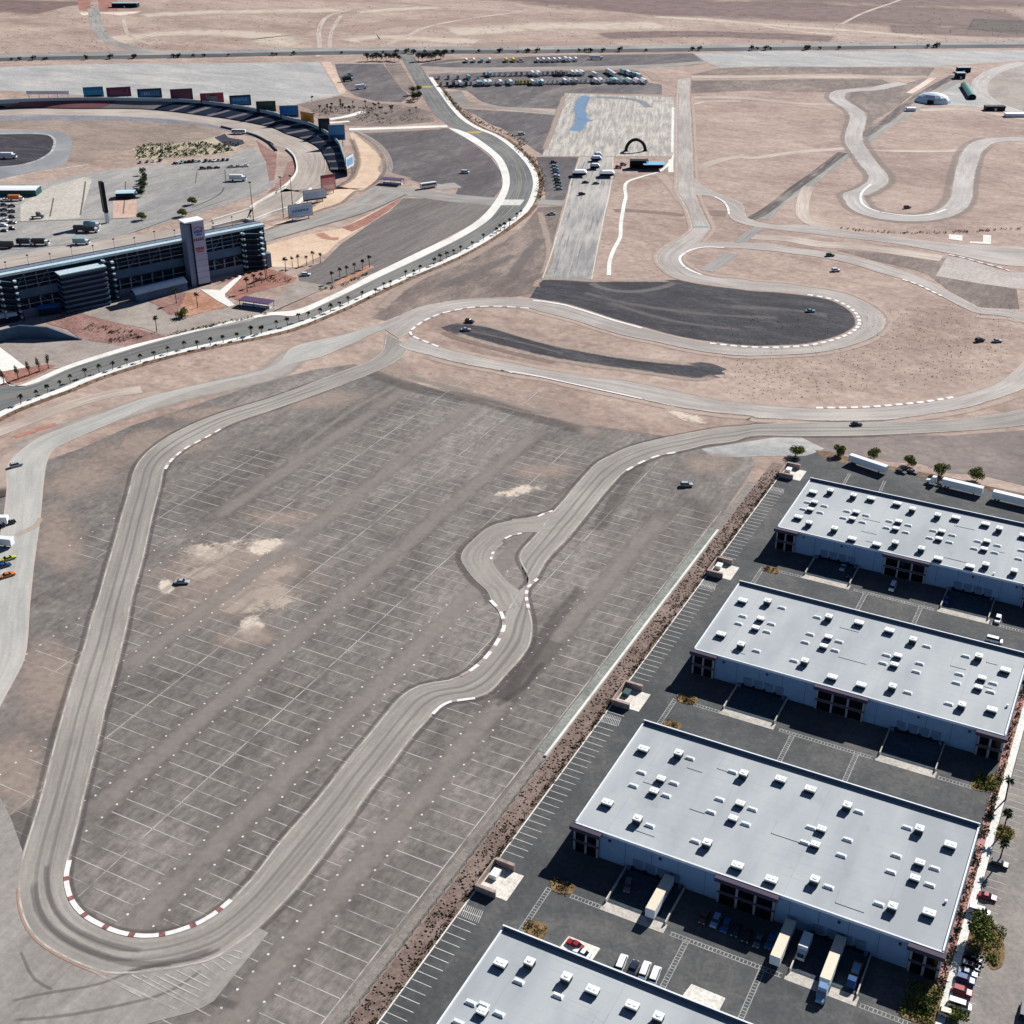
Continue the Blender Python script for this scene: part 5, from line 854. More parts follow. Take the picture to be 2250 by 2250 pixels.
struct(sheet('oval_apron', [(-1002.9,842.1),(-981.8,856.2),(-933.5,887.4),(-866.2,910.9),(-815.6,920.1),(-770.7,914.7),(-739.5,905.1),(-719.0,898.5),(-707.7,893.6),(-714.8,893.0),(-737.1,897.0),(-763.4,905.6),(-792.5,911.9),(-831.7,900.3),(-854.7,898.1),(-915.5,869.2),(-966.5,841.8),(-988.5,829.0)], .08, surf('blue_grey_apron', c(116,116,126), c(134,133,140), c(152,149,152), big=.03)))
so_ = struct(sheet('small_oval', [(-961.8,805.0),(-937.1,814.3),(-903.3,831.3),(-880.4,831.9),(-855.7,816.9),(-839.4,801.5),(-798.8,753.2),(-793.5,737.9),(-798.4,720.3),(-806.4,691.8),(-817.5,674.3)], .07, lane('small_oval_asphalt', c(124,126,130), c(142,143,144), c(160,160,158), c(120,120,122)) , smooth=True))
struct(sheet('small_oval_infield', [(-944.1,788.9),(-923.7,801.7),(-899.7,815.3),(-884.8,817.9),(-867.1,808.1),(-846.3,786.5),(-835.6,772.3),(-825.2,746.5),(-826.8,729.2),(-835.2,718.8),(-845.9,700.0)], .10, m_black, smooth=True))
path('edge_line', [(-945.6,790.3),(-925.2,803.1),(-901.8,817.3),(-885.9,819.8),(-866.4,808.5),(-844.8,785.9),(-833.3,770.7),(-823.1,744.8),(-824.6,727.2),(-832.9,716.6),(-843.2,697.6)], 2.2, .13, m_line, so_)
path('edge_line', [(-799.6,658.1),(-799.8,685.6),(-795.1,717.0),(-785.1,737.0),(-777.2,757.6)], 3.0, .14, m_line, so_)
struct(sheet('maroon_verge', [(-710.4,886.6),(-687.4,869.1),(-665.2,855.1),(-641.3,822.0),(-613.8,783.0),(-616.8,780.3),(-655.4,827.8),(-681.8,855.0)], .09, m_pink)); struct(sheet('maroon_verge', [(-638.2,833.9),(-637.9,842.0),(-614.0,810.6),(-600.0,781.7),(-595.8,761.0),(-595.9,750.0),(-602.8,768.7),(-616.1,797.3)], .09, m_pink))
oval, A, B = ribbon('oval_track', [(-1047.3,832.2),(-1010.4,882.9),(-948.5,911.8),(-890.6,938.0),(-860.7,943.4),(-818.6,943.5),(-775.7,941.2),(-725.4,930.5),None,(-702.7,917.8),(-672.7,904.2),(-645.8,885.8),(-625.2,864.4),(-607.0,839.4),(-589.0,811.1),(-577.4,790.8),(-573.1,772.0),(-556.5,729.6),(-558.8,706.2),(-560.2,684.0),None,(-564.7,685.3),(-573.9,660.2),(-587.1,624.2),(-595.2,587.7),(-611.0,566.6),(-632.1,539.9),(-638.8,518.0)],
    [(-1027.2,814.9),(-985.7,859.8),(-932.3,886.3),(-868.1,910.0),(-813.6,917.7),(-770.3,914.3),(-739.1,904.6),(-718.5,897.8),(-686.1,878.0),None,(-680.9,875.2),(-665.3,868.9),(-647.1,853.3),(-634.0,838.7),(-613.6,810.9),(-599.5,782.0),(-589.8,753.1),(-593.2,769.5),(-581.0,711.0),None,(-579.9,714.5),(-585.7,674.6),(-601.2,632.0),(-609.4,625.3),(-624.8,599.8),(-640.1,571.4),(-657.3,534.9)], .12, m_oval, step=5); struct(oval)
edge_line(offset(A, 1), .8, oval); edge_line(offset(B, -1), .7, oval)
iw = thing('inner_wall', 'white barrier wall round the inside of the big oval', 'wall'); P, _ = catmull([(-665.3,868.9),(-647.1,853.3),(-634.0,838.7),(-613.4,811.0),(-599.3,782.1),(-589.8,753.1),(-593.2,769.5),(-581.0,711.0),(-579.3,713.6),(-585.0,673.8)], 4)
curb_slab('barrier', offset(P, .5), offset(P, -.5), 0, 1.4, m_conc, iw); P, _ = catmull([(-768.9,912.4),(-738.6,904.0),(-717.8,896.9),(-684.6,875.9),(-694.2,883.0),(-669.7,861.1)], 4); curb_slab('barrier', offset(P, .5), offset(P, -.5), 0, 1.4, plain('dark_barrier', c(84,82,92)), iw)
ow = thing('outer_wall', 'pale barrier wall along the near side of the oval', 'wall'); P, _ = catmull([(-572.2,772.5),(-556.5,729.6),(-558.8,706.2),(-560.2,684.0),(-564.7,685.3),(-573.9,660.2)], 4); curb_slab('barrier', offset(P, .5), offset(P, -.5), 0, 2.0, m_conc, ow)

# --- curved stand of navy seat blocks
m_navy = plain('navy_seats', c(12,30,56), .7, var=.25, scale=.12); m_seatgrey = plain('stand_concrete', c(122,116,116), .9, var=.1); m_maroon = plain('maroon_seats', c(122,78,84), .8, var=.12, scale=.08); m_rail = plain('rail_paint', c(150,172,180), .6)
cs = thing('curved_stand', 'curved bank of navy seat blocks along the far bend of the oval', 'grandstand')
low_ = [(-1046.5,831.8),(-1008.6,881.5),(-946.9,910.4),(-889.9,937.5),(-860.1,942.8),(-818.0,942.9),(-775.1,940.5),(-724.8,929.8),(-702.2,917.1),(-672.1,903.5),(-644.7,885.4),(-622.4,862.1),(-606.0,843.9),(-592.8,827.7)]; upp = [(-1044.7,831.5),(-1006.8,880.9),(-954.4,919.1),(-897.3,946.6),(-850.2,962.1),(-809.7,964.2),(-741.7,953.0),(-724.3,944.7),(-683.1,930.0),(-647.3,905.2),(-622.7,882.9),(-600.7,856.2),(-585.8,837.6),(-571.1,817.4)]
a, _ = catmull(low_, 3); b, _ = catmull(upp, 3); NS = 300; LA, tot = resample(a, NS); UB, _ = resample(b, NS)
def bank(name, i0, i1, mat, parent, lift=0., rows=1):
    vs = []; fs = []; seg = list(range(i0, i1+1)); m = rows*2+1
    for i in seg:
        for k in range(m):
            f_ = k/(m-1); z_ = .8+4.7*f_
            p = LA[i].lerp(UB[i], f_); vs.append((p.x, p.y, z_+lift))
    for i in range(len(seg)-1):
        for k in range(m-1): fs.append((i*m+k, (i+1)*m+k, (i+1)*m+k+1, i*m+k+1))
    me = bpy.data.meshes.new(name); me.from_pydata(vs, [], fs); me.materials.append(mat)
    bm = bmesh.new(); bm.from_mesh(me); bmesh.ops.recalc_face_normals(bm, faces=bm.faces)
    if sum(f.normal.z for f in bm.faces) < 0: bmesh.ops.reverse_faces(bm, faces=bm.faces)
    bm.to_mesh(me); bm.free(); return link(bpy.data.objects.new(name, me), parent)
bank('concrete_terrace', 0, NS-1, m_seatgrey, cs, rows=1)
i = 0; first = int(NS*.40); nb = 14; wdt = (NS-1-first)/nb
for k in range(nb): bank('seat_block', int(first+k*wdt), int(first+k*wdt+wdt*.72), m_navy, cs, .12)
bank('seat_block', 0, int(NS*.30), m_maroon, cs, .12)
P = UB; o = curb_slab('rear_rail', P, offset(P, .8), 4.6, 8.4, m_rail, cs)
# rear skirt of the stand
me = bpy.data.meshes.new('rear_wall'); vs = [v for p in offset(UB, 1.0) for v in ((p.x, p.y, 0), (p.x, p.y, 5.6))]; me.from_pydata(vs, [], [(2*i, 2*i+2, 2*i+3, 2*i+1) for i in range(NS-1)]); me.materials.append(m_navy); link(bpy.data.objects.new('rear_wall', me), cs)
# --- billboards along the rim
def sign_board(px, yaw, w_, h_, z0, face, marks, label, frame=None):
    """panel on posts; marks = list of (x0,x1,z0,z1 in 0..1, material)"""
    t_ = thing('billboard', label, 'billboard', (px[0], px[1], 0), yaw, 'billboards round the oval')
    fc = MB().box(-w_/2, w_/2, -.25, .25, z0, z0+h_).build('panel', face, t_)
    for (x0, x1, a0, a1, m_) in marks:
        MB().box(-w_/2+x0*w_, -w_/2+x1*w_, -.30, -.26, z0+a0*h_, z0+a1*h_).build('print', m_, fc)
    fr = MB(); e = .35
    fr.box(-w_/2-e, w_/2+e, -.2, .3, z0+h_, z0+h_+e).box(-w_/2-e, w_/2+e, -.2, .3, z0-e, z0).box(-w_/2-e, -w_/2, -.2, .3, z0, z0+h_).box(w_/2, w_/2+e, -.2, .3, z0, z0+h_); stuff(fr.build('frame', frame or m_seatgrey, t_))
    for s_ in (-.35, .35): MB().cyl((s_*w_, .6, 0), (s_*w_, .6, z0+h_), .28, .22, 8).build('post', m_fence, t_)
    MB().box(-w_/2, w_/2, .3, 1.2, z0-.3, z0-.1).build('walkway', m_rail, t_); return t_
mm = lambda n, *k: plain(n, c(*k), .6, var=.06, scale=.2)
bl_, mr_, rd_, wt_, gr_, yl_, dk_, lb_ = mm('sign_blue', 44, 104, 152), mm('sign_maroon', 92, 52, 74), mm('sign_red', 150, 62, 76), mm('sign_white', 214, 220, 226), mm('sign_green', 40, 62, 56), mm('sign_amber', 196, 140, 60), mm('sign_dark', 30, 40, 56), mm('sign_sky', 120, 160, 200)
letters = lambda n, z0=.35, z1=.62, m_=None: [(.14+.72*k/n, .14+.72*(k+.72)/n, z0, z1, m_ or wt_) for k in range(n)]
YW = .74
sign_board([(-945.3,940.9)][0], YW, 18, 9, 6, mm('sign_cyan', 60,136,168), [(0, 1, .72, 1, bl_), (.1, .9, 0, .2, dk_)], 'cyan billboard with a darker top band, leftmost on the rim')
sign_board([(-924.6,953.2)][0], YW, 22, 8.5, 6, mr_, [(.1, .9, .2, .75, mm('sign_plum', 122,74,98)), (.68, .8, .5, .7, mr_)], 'wide plum billboard right of the cyan one')
sign_board([(-892.9,961.0)][0], YW, 22, 8.5, 6, dk_, [(.06, .94, .18, .82, bl_)]+letters(7), 'blue billboard with a row of pale upright letters')
sign_board([(-859.3,967.7)][0], YW, 20, 10, 6, mm('sign_wine', 86,50,68), [(.1, .9, .1, .9, mm('sign_wine2', 98,60,80))], 'plain wine coloured billboard between blue and red ones')
sign_board([(-825.5,970.9)][0], YW, 21, 8.5, 6, rd_, [(.22, .72, .2, .85, mm('sign_grey', 120,120,128)), (.4, .7, .7, .85, gr_)], 'red billboard with a grey middle field')
sign_board([(-793.4,972.5)][0], YW, 19, 9, 6, dk_, [(.05, .95, .1, .85, bl_)]+letters(5, .45, .72, lb_), 'blue billboard with pale lettering, right of the red one')
sign_board([(-755.1,961.1)][0], YW-.1, 17, 9, 6, gr_, [(.2, .8, .15, .5, dk_), (.15, .85, .6, .9, mm('sign_moss', 54,80,62))], 'dark green billboard on the bend')
sign_board([(-721.3,950.2)][0], YW-.1, 16, 10, 6, bl_, [(.08, .92, .35, .9, mm('sign_royal', 38,100,168)), (.1, .9, .05, .2, dk_)], 'royal blue billboard on the bend next to the amber one')
sign_board([(-695.1,941.1)][0], YW-.9, 15, 8, 6, yl_, [(.2, .8, .3, .7, mm('sign_ochre', 170,116,50))], 'amber billboard turned sideways on the bend')
sign_board([(-662.2,919.9)][0], YW-.2, 9, 10, 6, dk_, [(.2, .8, .3, .7, gr_)], 'narrow dark billboard at the tightest part of the bend')
sign_board([(-632.7,896.0)][0], YW-.1, 13, 12, 6, mm('sign_azure', 70,130,176), [(.05, .95, 0, .35, mm('sign_deep', 30,74,116))], 'tall azure billboard at the end of the rim')
sign_board([(-553.9,769.4)][0], 1.05, 11, 11, 3, mm('sign_pink', 226,160,160), [(0, 1, .82, 1, rd_), (.1, .9, .1, .35, mm('sign_cream', 232,206,196))], 'pink billboard with sunlight painted into its colour, facing away from the stands')  # bright pink stands in for sunlight on the panel
sign_board([(-549.6,745.9)][0], 1.0, 17, 7, 2.2, wt_, [(.04, .96, .12, .82, mm('sign_pale', 176,198,222)), (0, 1, 0, .1, dk_)], 'pale blue billboard nearer the pink one')
sign_board([(-533.0,705.5)][0], 1.0, 17, 8.5, 2.2, wt_, [(.05, .95, .15, .85, mm('sign_pale', 176,198,222))]+letters(6, .4, .6, bl_), 'pale billboard with blue lettering nearest the main stand')
sign_board([(-573.1,826.1)][0], 1.75, 14, 9, 5, wt_, [(.1, .9, .2, .8, lb_)], 'white billboard seen edge on behind the seat rim')
b_ = thing('hoarding', 'long white hoarding on the maroon terrace', 'sign', (*[(-997.8,933.1)][0], 0), .48); MB().box(-21, 21, -.2, .2, 5.3, 8.6).build('panel', wt_, b_); [MB().cyl((x, .4, 0), (x, .4, 8.4), .2, .2, 6).build('post', m_fence, b_) for x in (-19, -9, 0, 9, 19)]

# --- main stand seen from behind
GS = thing('main_stand', 'long dark blue main grandstand building seen from behind', 'grandstand', (-490.6, 612, 0), math.atan2(-.901, -.433))
m_gsd = plain('stand_shadow_steel', c(22,34,48), .7, var=.25, scale=.15); m_gsb = plain('stand_blue_panel', c(66,92,116), .7, var=.14, scale=.12); m_gsl = plain('stand_pale_steel', c(178,200,206), .6, var=.1); m_gsg = plain('stand_grey_wall', c(112,122,138), .8, var=.1)
LX = 230
MB().box(0, LX, -12, -1.2, 0, 26).build('core', m_gsd, GS)
MB().box(0, LX, -1.3, .1, 0, 4.6).build('base_wall', m_gsg, GS)
MB().box(0, LX, -1.3, .25, 11.2, 16.2).build('blue_band', m_gsb, GS)
MB().box(0, LX, -1.3, .18, 10.4, 11.0).build('floor_edge', m_gsd, GS)
MB().box(0, LX, -3.5, .5, 25.2, 26.6).build('roof_rim', m_gsl, GS)
MB().box(0, LX, -7.5, -3.6, 26.1, 26.9).build('roof_walk', m_gsg, GS)
t_ = MB(); t_.prism([(0, 0)], 0, 1) if 0 else None
me = bpy.data.meshes.new('seating_tier'); me.from_pydata([(0, -8, 26.4), (LX, -8, 26.4), (LX, -44, 3.5), (0, -44, 3.5), (0, -44, 0), (LX, -44, 0)], [], [(0, 1, 2, 3), (3, 2, 5, 4)]); me.materials.append(plain('tier_grey', c(120,124,130), .9)); link(bpy.data.objects.new('seating_tier', me), GS)
x = 2.
while x < LX:
    if not (42 < x < 55 or 104 < x < 131):
        MB().box(x, x+.7, -.6, .35, 4.6, 10.4).build('column', m_gsg, GS); MB().box(x, x+.5, -.8, .3, 16.2, 25.2).build('column', m_gsb, GS)
    x += 6.6
MB().box(0, LX, -1.0, .12, 20.4, 20.9).build('floor_edge', m_gsb, GS)
x = 2.
while x < LX-7:
    if not (36 < x < 55 or 92 < x < 131):
        br_ = MB(); br_.cyl((x+.3, .45, 4.6), (x+6.9, .45, 11.2), .13, .13, 5).cyl((x+6.9, .45, 16.2), (x+.3, .45, 25.2), .11, .11, 5); stuff(br_.build('bracing', m_gsg, GS))
    x += 13.2
for z_ in (7.4, 18.2, 23.0): MB().box(0, LX, .36, .46, z_, z_+.16).build('rail', m_gsl, GS)
# parking-deck like ramp block
rb = MB().box(105, 130, .1, 8.5, 0, 22.5).build('ramp_block', m_gsd, GS)
for k in range(8): MB().box(104.4, 130.6, .2, 9.0, .8+k*2.9, 1.9+k*2.9).build('ramp_rail', m_gsb, rb)
MB().box(104.2, 131, .1, 9.3, 22.5, 23.1).build('ramp_roof', m_gsl, rb)
def stairs(x0, x1, lab):
    st_ = MB().box(x0, x1, .2, .9, 0, 25).build('stair_tower', m_gsd, GS); xm = (x0+x1)/2
    for k in range(7):
        MB().box(x0, x0+1.6, .9, 4.4, 1.6+k*3.4, 2.5+k*3.4).build('landing', m_gsl, st_); MB().box(x1-1.6, x1, .9, 4.4, 3.3+k*3.4, 4.2+k*3.4).build('landing', m_gsl, st_)
        f_ = MB(); f_.prism([(x0+2.2, 1.8+k*3.4), (x1-2.2, 3.5+k*3.4), (x1-2.2, 3.2+k*3.4), (x0+2.2, 1.5+k*3.4)], 1.0, 2.6); f_.build('flight', m_gsb, st_)
    for xx in (x0, x1-.3): MB().box(xx, xx+.3, 4.5, 4.8, 0, 26).build('stair_post', m_gsd, st_)
stairs(97.5, 104.2, ''); stairs(153, 163, ''); stairs(3, 17, '')
MB().box(-1, 4, -10, 3, 0, 9).build('end_wall', m_gsg, GS)
# sign tower
TW = thing('sign_tower', 'tall grey sign tower with red and blue emblem at the stand', 'tower', (-490.6, 612, 0), math.atan2(-.901, -.433))
m_tw = plain('tower_panel', c(160,166,192), .6, var=.06, scale=.2)
MB().box(43.2, 51.0, 1.5, 9.6, 1.2, 38.5).build('front_shaft', m_tw, TW); MB().box(51.0, 54.6, 1.5, 8.6, 0, 37.5).build('side_shaft', plain('tower_side', c(108,124,148), .6), TW); MB().box(50.8, 51.3, 8.5, 9.75, 0, 38).build('seam', m_dk if 0 else m_gsd, TW)
MB().box(42.8, 55, 1.2, 9.9, 38.5, 39.3).build('cap', m_para, TW); MB().box(43, 51.2, 1.4, 9.8, 0, 1.2).build('plinth', m_gsd, TW)
for z_ in (5, 8.5, 12, 15.5, 19): MB().box(43.3, 50.9, 9.6, 9.63, z_, z_+.12).build('panel_joint', m_gsd, TW)
em_r = plain('emblem_red', c(150,58,72), .6); em_b = plain('emblem_blue', c(52,96,160), .6)
em = MB()
for k in range(9):
    a0, a1 = math.pi*(.1+.09*k), math.pi*(.1+.09*(k+1)); q = lambda a_, r_: (47.1+r_*math.cos(a_), 9.66, 33.2+r_*.75*math.sin(a_))
    em.add([q(a0, 3.3), q(a1, 3.3), q(a1, 2.6), q(a0, 2.6)], [(3, 2, 1, 0)])
em.build('emblem_arc', em_r, TW)
em = MB(); [em.box(44.6+k*.92, 45.35+k*.92, 9.61, 9.67, 31.8+.3*math.sin(k*2), 33.6+.25*math.cos(k*2)) for k in range(6)]; stuff(em.build('emblem_word', em_b, TW)); MB().box(45.2, 49.2, 9.61, 9.66, 30.5, 31.3).build('emblem_bar', em_b, TW)
em = MB(); [em.box(44.4+k*1.3, 45.3+k*1.3, 9.61, 9.66, 27.2, 28.9) for k in range(5)]; stuff(em.build('lettering', plain('letter_plum', c(96,66,84), .6), TW)); em = MB(); [em.box(44.8+k*1.1, 45.7+k*1.1, 9.61, 9.66, 21.6, 23.4) for k in range(5)]; stuff(em.build('lettering', em_r, TW)); MB().box(45.2, 49.4, 9.61, 9.66, 20.4, 21.2).build('lettering_bar', em_r, TW)
# canopies at the foot of the stand
def vault(p, q, w_, h0, rise, roof, wall, name, label, cat='canopy'):
    p, q = Vector(p), Vector(q); L_ = (q-p).length; t_ = thing(name, label, cat, (p.x, p.y, 0), math.atan2(q.y-p.y, q.x-p.x)); n_ = 8
    pr = [(-w_/2+w_*k/n_, h0+rise*math.sin(math.pi*k/n_)) for k in range(n_+1)]; vs = [(x_, y_, z_) for x_ in (0, L_) for y_, z_ in pr]+[(x_, y_, z_-.3) for x_ in (0, L_) for y_, z_ in pr]; m_ = n_+1
    fs = [(k, k+1, m_+k+1, m_+k) for k in range(n_)]+[(2*m_+k, 3*m_+k, 3*m_+k+1, 2*m_+k+1) for k in range(n_)]; me = bpy.data.meshes.new('roof'); me.from_pydata(vs, [], fs); me.materials.append(roof); me.update(); link(bpy.data.objects.new('roof', me), t_)
    MB().box(.3, L_-.3, -w_/2+.3, w_/2-.3, 0, h0-.02).build('walls', wall, t_); return t_
vault(Vector([(-526.7,527.1)][0])+Vector((6.1, -3.5)), Vector([(-515.2,558.7)][0])+Vector((6.1, -3.5)), 9, 5.2, 2.2, m_para, m_gsb, 'entry_hall', 'white vaulted roof hall at the foot of the main stand', 'building')
vault([(-565.3,458.9)][0], [(-557.9,471.5)][0], 8, 4, 1.6, m_para, m_gsd, 'entry_hall', 'white roofed hall at the far left of the stand', 'building')
vault([(-553.4,483.0)][0], [(-546.2,491.9)][0], 9, 4.5, .8, plain('blue_awning', c(58,110,176), .6), m_gsd, 'blue_awning', 'blue entrance awning below the stand ramp block')
for p, q, lab in (([(-461.6,548.6)], [(-441.7,550.7)], 'purple topped shade shelter near the white path'), ([(-535.9,813.6)], [(-518.9,816.6)], 'dark shade shelter in the stadium lot')):
    p, q = Vector(p[0]), Vector(q[0]); L_ = (q-p).length; t_ = thing('shade_shelter', lab, 'shelter', (p.x, p.y, 0), math.atan2(q.y-p.y, q.x-p.x))
    MB().cbox(L_/2, 0, 3.6, L_, 7.5, .4, .1).build('roof', plain('shelter_plum', c(84,66,96), .7), t_)
    for x_ in (.6, L_/2, L_-.6):
        for y_ in (-3, 3): MB().cyl((x_, y_, 0), (x_, y_, 3.6), .18, .18, 6).build('post', m_fence, t_)
    MB().box(1, L_-1, -1, 1, 0, 1.1).build('counter', m_para, t_)
# retaining wall of the tunnel mouth
rw = thing('retaining_wall', 'blue shaded retaining wall above the tunnel drive', 'wall'); top = [Vector(p) for p in [(-548.27,428.20),(-539.55,441.83),(-534.2,451.6),(-519.8,457.7),(-508.9,462.2),(-502.8,464.3)]]; hs = [7.0, 6.5, 7.2, 6.6, 2.2, .3]
vs = []; 
for p, h_ in zip(top, hs): vs += [(p.x, p.y, 0), (p.x, p.y, h_), (p.x-.5, p.y+1.1, h_), (p.x-.5, p.y+1.1, 0)]
fs = []
for k in range(len(top)-1):
    for j in range(3): fs.append((4*k+j, 4*k+4+j, 4*k+5+j, 4*k+1+j))
me = bpy.data.meshes.new('wall_face'); me.from_pydata(vs, [], fs); me.materials.append(m_gsb); link(bpy.data.objects.new('wall_face', me), rw)
# infield pylon, garage, canopy, lamp poles
t_ = thing('score_pylon', 'slim dark scoring pylon on a white base in the infield', 'pylon', (-648, 639, 0), -.5); MB().box(-2.6, 2.6, -1.2, 1.2, 7.2, 28).build('display', plain('pylon_black', c(22,22,36), .5), t_); MB().box(-.5, 2.2, -1, 1, 0, 7.2).build('base', m_para, t_)
for k in range(6): MB().box(-2.4, 2.4, -1.25, -1.21, 8+k*3.3, 8.08+k*3.3).build('row_gap', m_gsd, t_)
t_ = vault([(-776.8,656.0)][0], [(-744.9,672.1)][0], 13, 4.6, .7, m_para, plain('garage_green', c(40,78,76), .7), 'garage_row', 'long white roofed garage row at the left edge of the infield', 'building')
t_ = vault([(-687.1,690.5)][0], [(-675.9,698.4)][0], 10, 4.2, .5, plain('pale_roof', c(176,204,214), .6), m_gsd, 'pit_canopy', 'pale flat canopy right of the scoring pylon')
def lamp(px, h_, lab, rz=0., sc=1.):
    t_ = thing('lamp_pole', lab, 'lamp pole', (px[0], px[1], 0), rz, 'tall lamp poles by the stand'); MB().cyl((0, 0, 0), (0, 0, h_), .32*sc, .16*sc, 6).build('pole', m_fence, t_); MB().box(-1.1*sc, 1.1*sc, -.3*sc, .3*sc, h_-.4, h_+.3).build('lamp_head', m_shade_lamp, t_); return t_
ex, ny = Vector((-.433, -.901)), Vector((.901, -.433)); O_ = Vector((-490.6, 612))
for k in range(17):
    p = O_+ex*(6+12.4*k)+ny*(-5.5); lamp(p, 33 if k % 2 else 31.5, 'thin dark lamp pole rising behind the main stand roof', -2., .5)
for p, lab in (([(-543.0,710.3)][0], 'lamp pole in front of the pale billboards'), ([(-547.1,704.3)][0], 'second lamp pole along the near oval wall'), ([(-557.0,683.8)][0], 'lamp pole beside the stand end')): lamp(p, 28, lab)
# drag strip: tents, stage, arch
m_tent = plain('tent_white', c(232,236,240), .6); m_tentb = plain('tent_blue', c(120,176,206), .6); m_stage = plain('stage_black', c(26,26,32), .6)
def tent(px, lx, ly, h_, roof, lab, rz=.48, flat=False):
    t_ = thing('tent', lab, 'tent', (px[0], px[1], 0), rz, 'event tents on the drag strip')
    r = MB(); r.cbox(0, 0, h_, lx, ly, .35 if flat else 1.6, .05, 0 if flat else min(lx, ly)*.42); r.build('roof', roof, t_)
    for sx in (-1, 1):
        for sy in (-1, 1): MB().cyl((sx*(lx/2-.2), sy*(ly/2-.2), 0), (sx*(lx/2-.2), sy*(ly/2-.2), h_), .12, .12, 6).build('leg', m_fence, t_)
    MB().box(-lx/2+.4, lx/2-.4, ly/2-.5, ly/2-.4, 0, h_).build('back_sheet', m_stage, t_); return t_
tent([(-411.0,900.0)][0], 11, 8, 3.4, m_tent, 'left one of the two large white tents'); tent([(-391.2,907.6)][0], 11.5, 8, 3.4, m_tent, 'right one of the two large white tents')
tent([(-409.4,925.4)][0], 7.5, 6, 3, m_tent, 'small white tent between the two large ones'); tent([(-418.7,948.9)][0], 8, 6, 3, m_tent, 'white tent nearest the black arch line'); tent([(-422.5,960.2)][0], 6, 5, 3, m_tent, 'hindmost small white tent')
tent([(-368.2,946.2)][0], 17, 11, 4.4, m_tentb, 'large pale blue canopy by the concrete path', flat=True)
t_ = thing('stage', 'black stage structure beside the blue canopy', 'stage', (*[(-379.9,944.1)][0], 0), .48); MB().box(-7, 7, -3, 3, 0, 1.2).build('deck', m_stage, t_); MB().box(-7, 7, 2.6, 3, 1.2, 6).build('back_wall', m_stage, t_); MB().box(-7.2, 7.2, -3.2, 3.2, 6, 6.5).build('roof', m_stage, t_); [MB().cyl((x_, -2.9, 1.2), (x_, -2.9, 6), .2, .2, 6).build('post', m_stage, t_) for x_ in (-6.8, 0, 6.8)]
t_ = thing('start_arch', 'black inflatable arch across the drag strip', 'arch', (*[(-404.0,995.3)][0], 0), .48); vs = []; fs = []; nr, nn = 18, 8
for k in range(nr+1):
    a_ = math.pi*k/nr; cx, cz = 8*math.cos(a_), 9.4*math.sin(a_)
    for j in range(nn):
        b2 = 2*math.pi*j/nn; vs.append((cx+1.35*math.cos(b2)*math.cos(a_), 1.35*math.sin(b2), max(0, cz+1.35*math.cos(b2)*math.sin(a_))))
for k in range(nr):
    for j in range(nn): fs.append((k*nn+j, k*nn+(j+1) % nn, (k+1)*nn+(j+1) % nn, (k+1)*nn+j))
me = bpy.data.meshes.new('tube'); me.from_pydata(vs, [], fs); me.materials.append(m_stage); link(bpy.data.objects.new('tube', me), t_); [MB().box(s_*8-1.8, s_*8+1.8, -1.6, 1.6, 0, .5).build('foot', m_stage, t_) for s_ in (-1, 1)]
# far right compound
t_ = thing('dome_tent', 'blue shaded white domed tent near the small far oval', 'tent', (*[(-226.5,1309.0)][0], 0), 0.); vs = []; fs = []
for k in range(6):
    for j in range(14): a_ = math.pi/2*k/5; vs.append((17*math.cos(a_)*math.cos(2*math.pi*j/14), 12*math.cos(a_)*math.sin(2*math.pi*j/14), 9*math.sin(a_)))
for k in range(5):
    for j in range(14): fs.append((k*14+j, k*14+(j+1) % 14, (k+1)*14+(j+1) % 14, (k+1)*14+j))
me = bpy.data.meshes.new('dome'); me.from_pydata(vs, [], fs); me.materials.append(plain('dome_white', c(206,222,230), .6)); link(bpy.data.objects.new('dome', me), t_); MB().box(-3, 3, -12.4, -11, 0, 4).build('porch', m_stage, t_)
vault([(-213.8,1400.4)][0], [(-195.1,1338.0)][0], 8, 3, 2, plain('teal_cover', c(70,120,116), .7), m_stage, 'covered_stand', 'dark teal covered stand beside the small far oval', 'grandstand')
for p, lx, ly, h_, m_, lab in (([(-167.6,1296.6)], 18, 7, 4, m_stage, 'dark low shed at the edge of the small far oval'), ([(-146.2,1276.0)], 18, 6, 3, m_tent, 'white low shed at the far right edge'), ([(-230.2,1484.6)], 14, 6, 5, m_gsd, 'dark hut at the top of the compound'), ([(-226.6,1445.5)], 9, 8, 6, m_gsd, 'dark booth block on the compound entrance'), ([(-236.3,1258.5)], 8, 5, 3, m_tent, 'small white shed below the channel road'),
        ([(-1392.5,1474.1)], 36, 14, 6, m_gsd, 'dark blue building on the red dirt lot at the top')):
    t_ = thing('shed', lab, 'shed', (*p[0], 0), .48); MB().box(-lx/2, lx/2, -ly/2, ly/2, 0, h_-.4).build('wall', m_, t_); MB().cbox(0, 0, h_-.4, lx+.8, ly+.8, .5, .1).build('roof', m_rail if m_ is m_gsd else m_, t_); MB().box(-1, 1, -ly/2-.05, -ly/2+.05, 0, 2.4).build('door', m_para, t_)

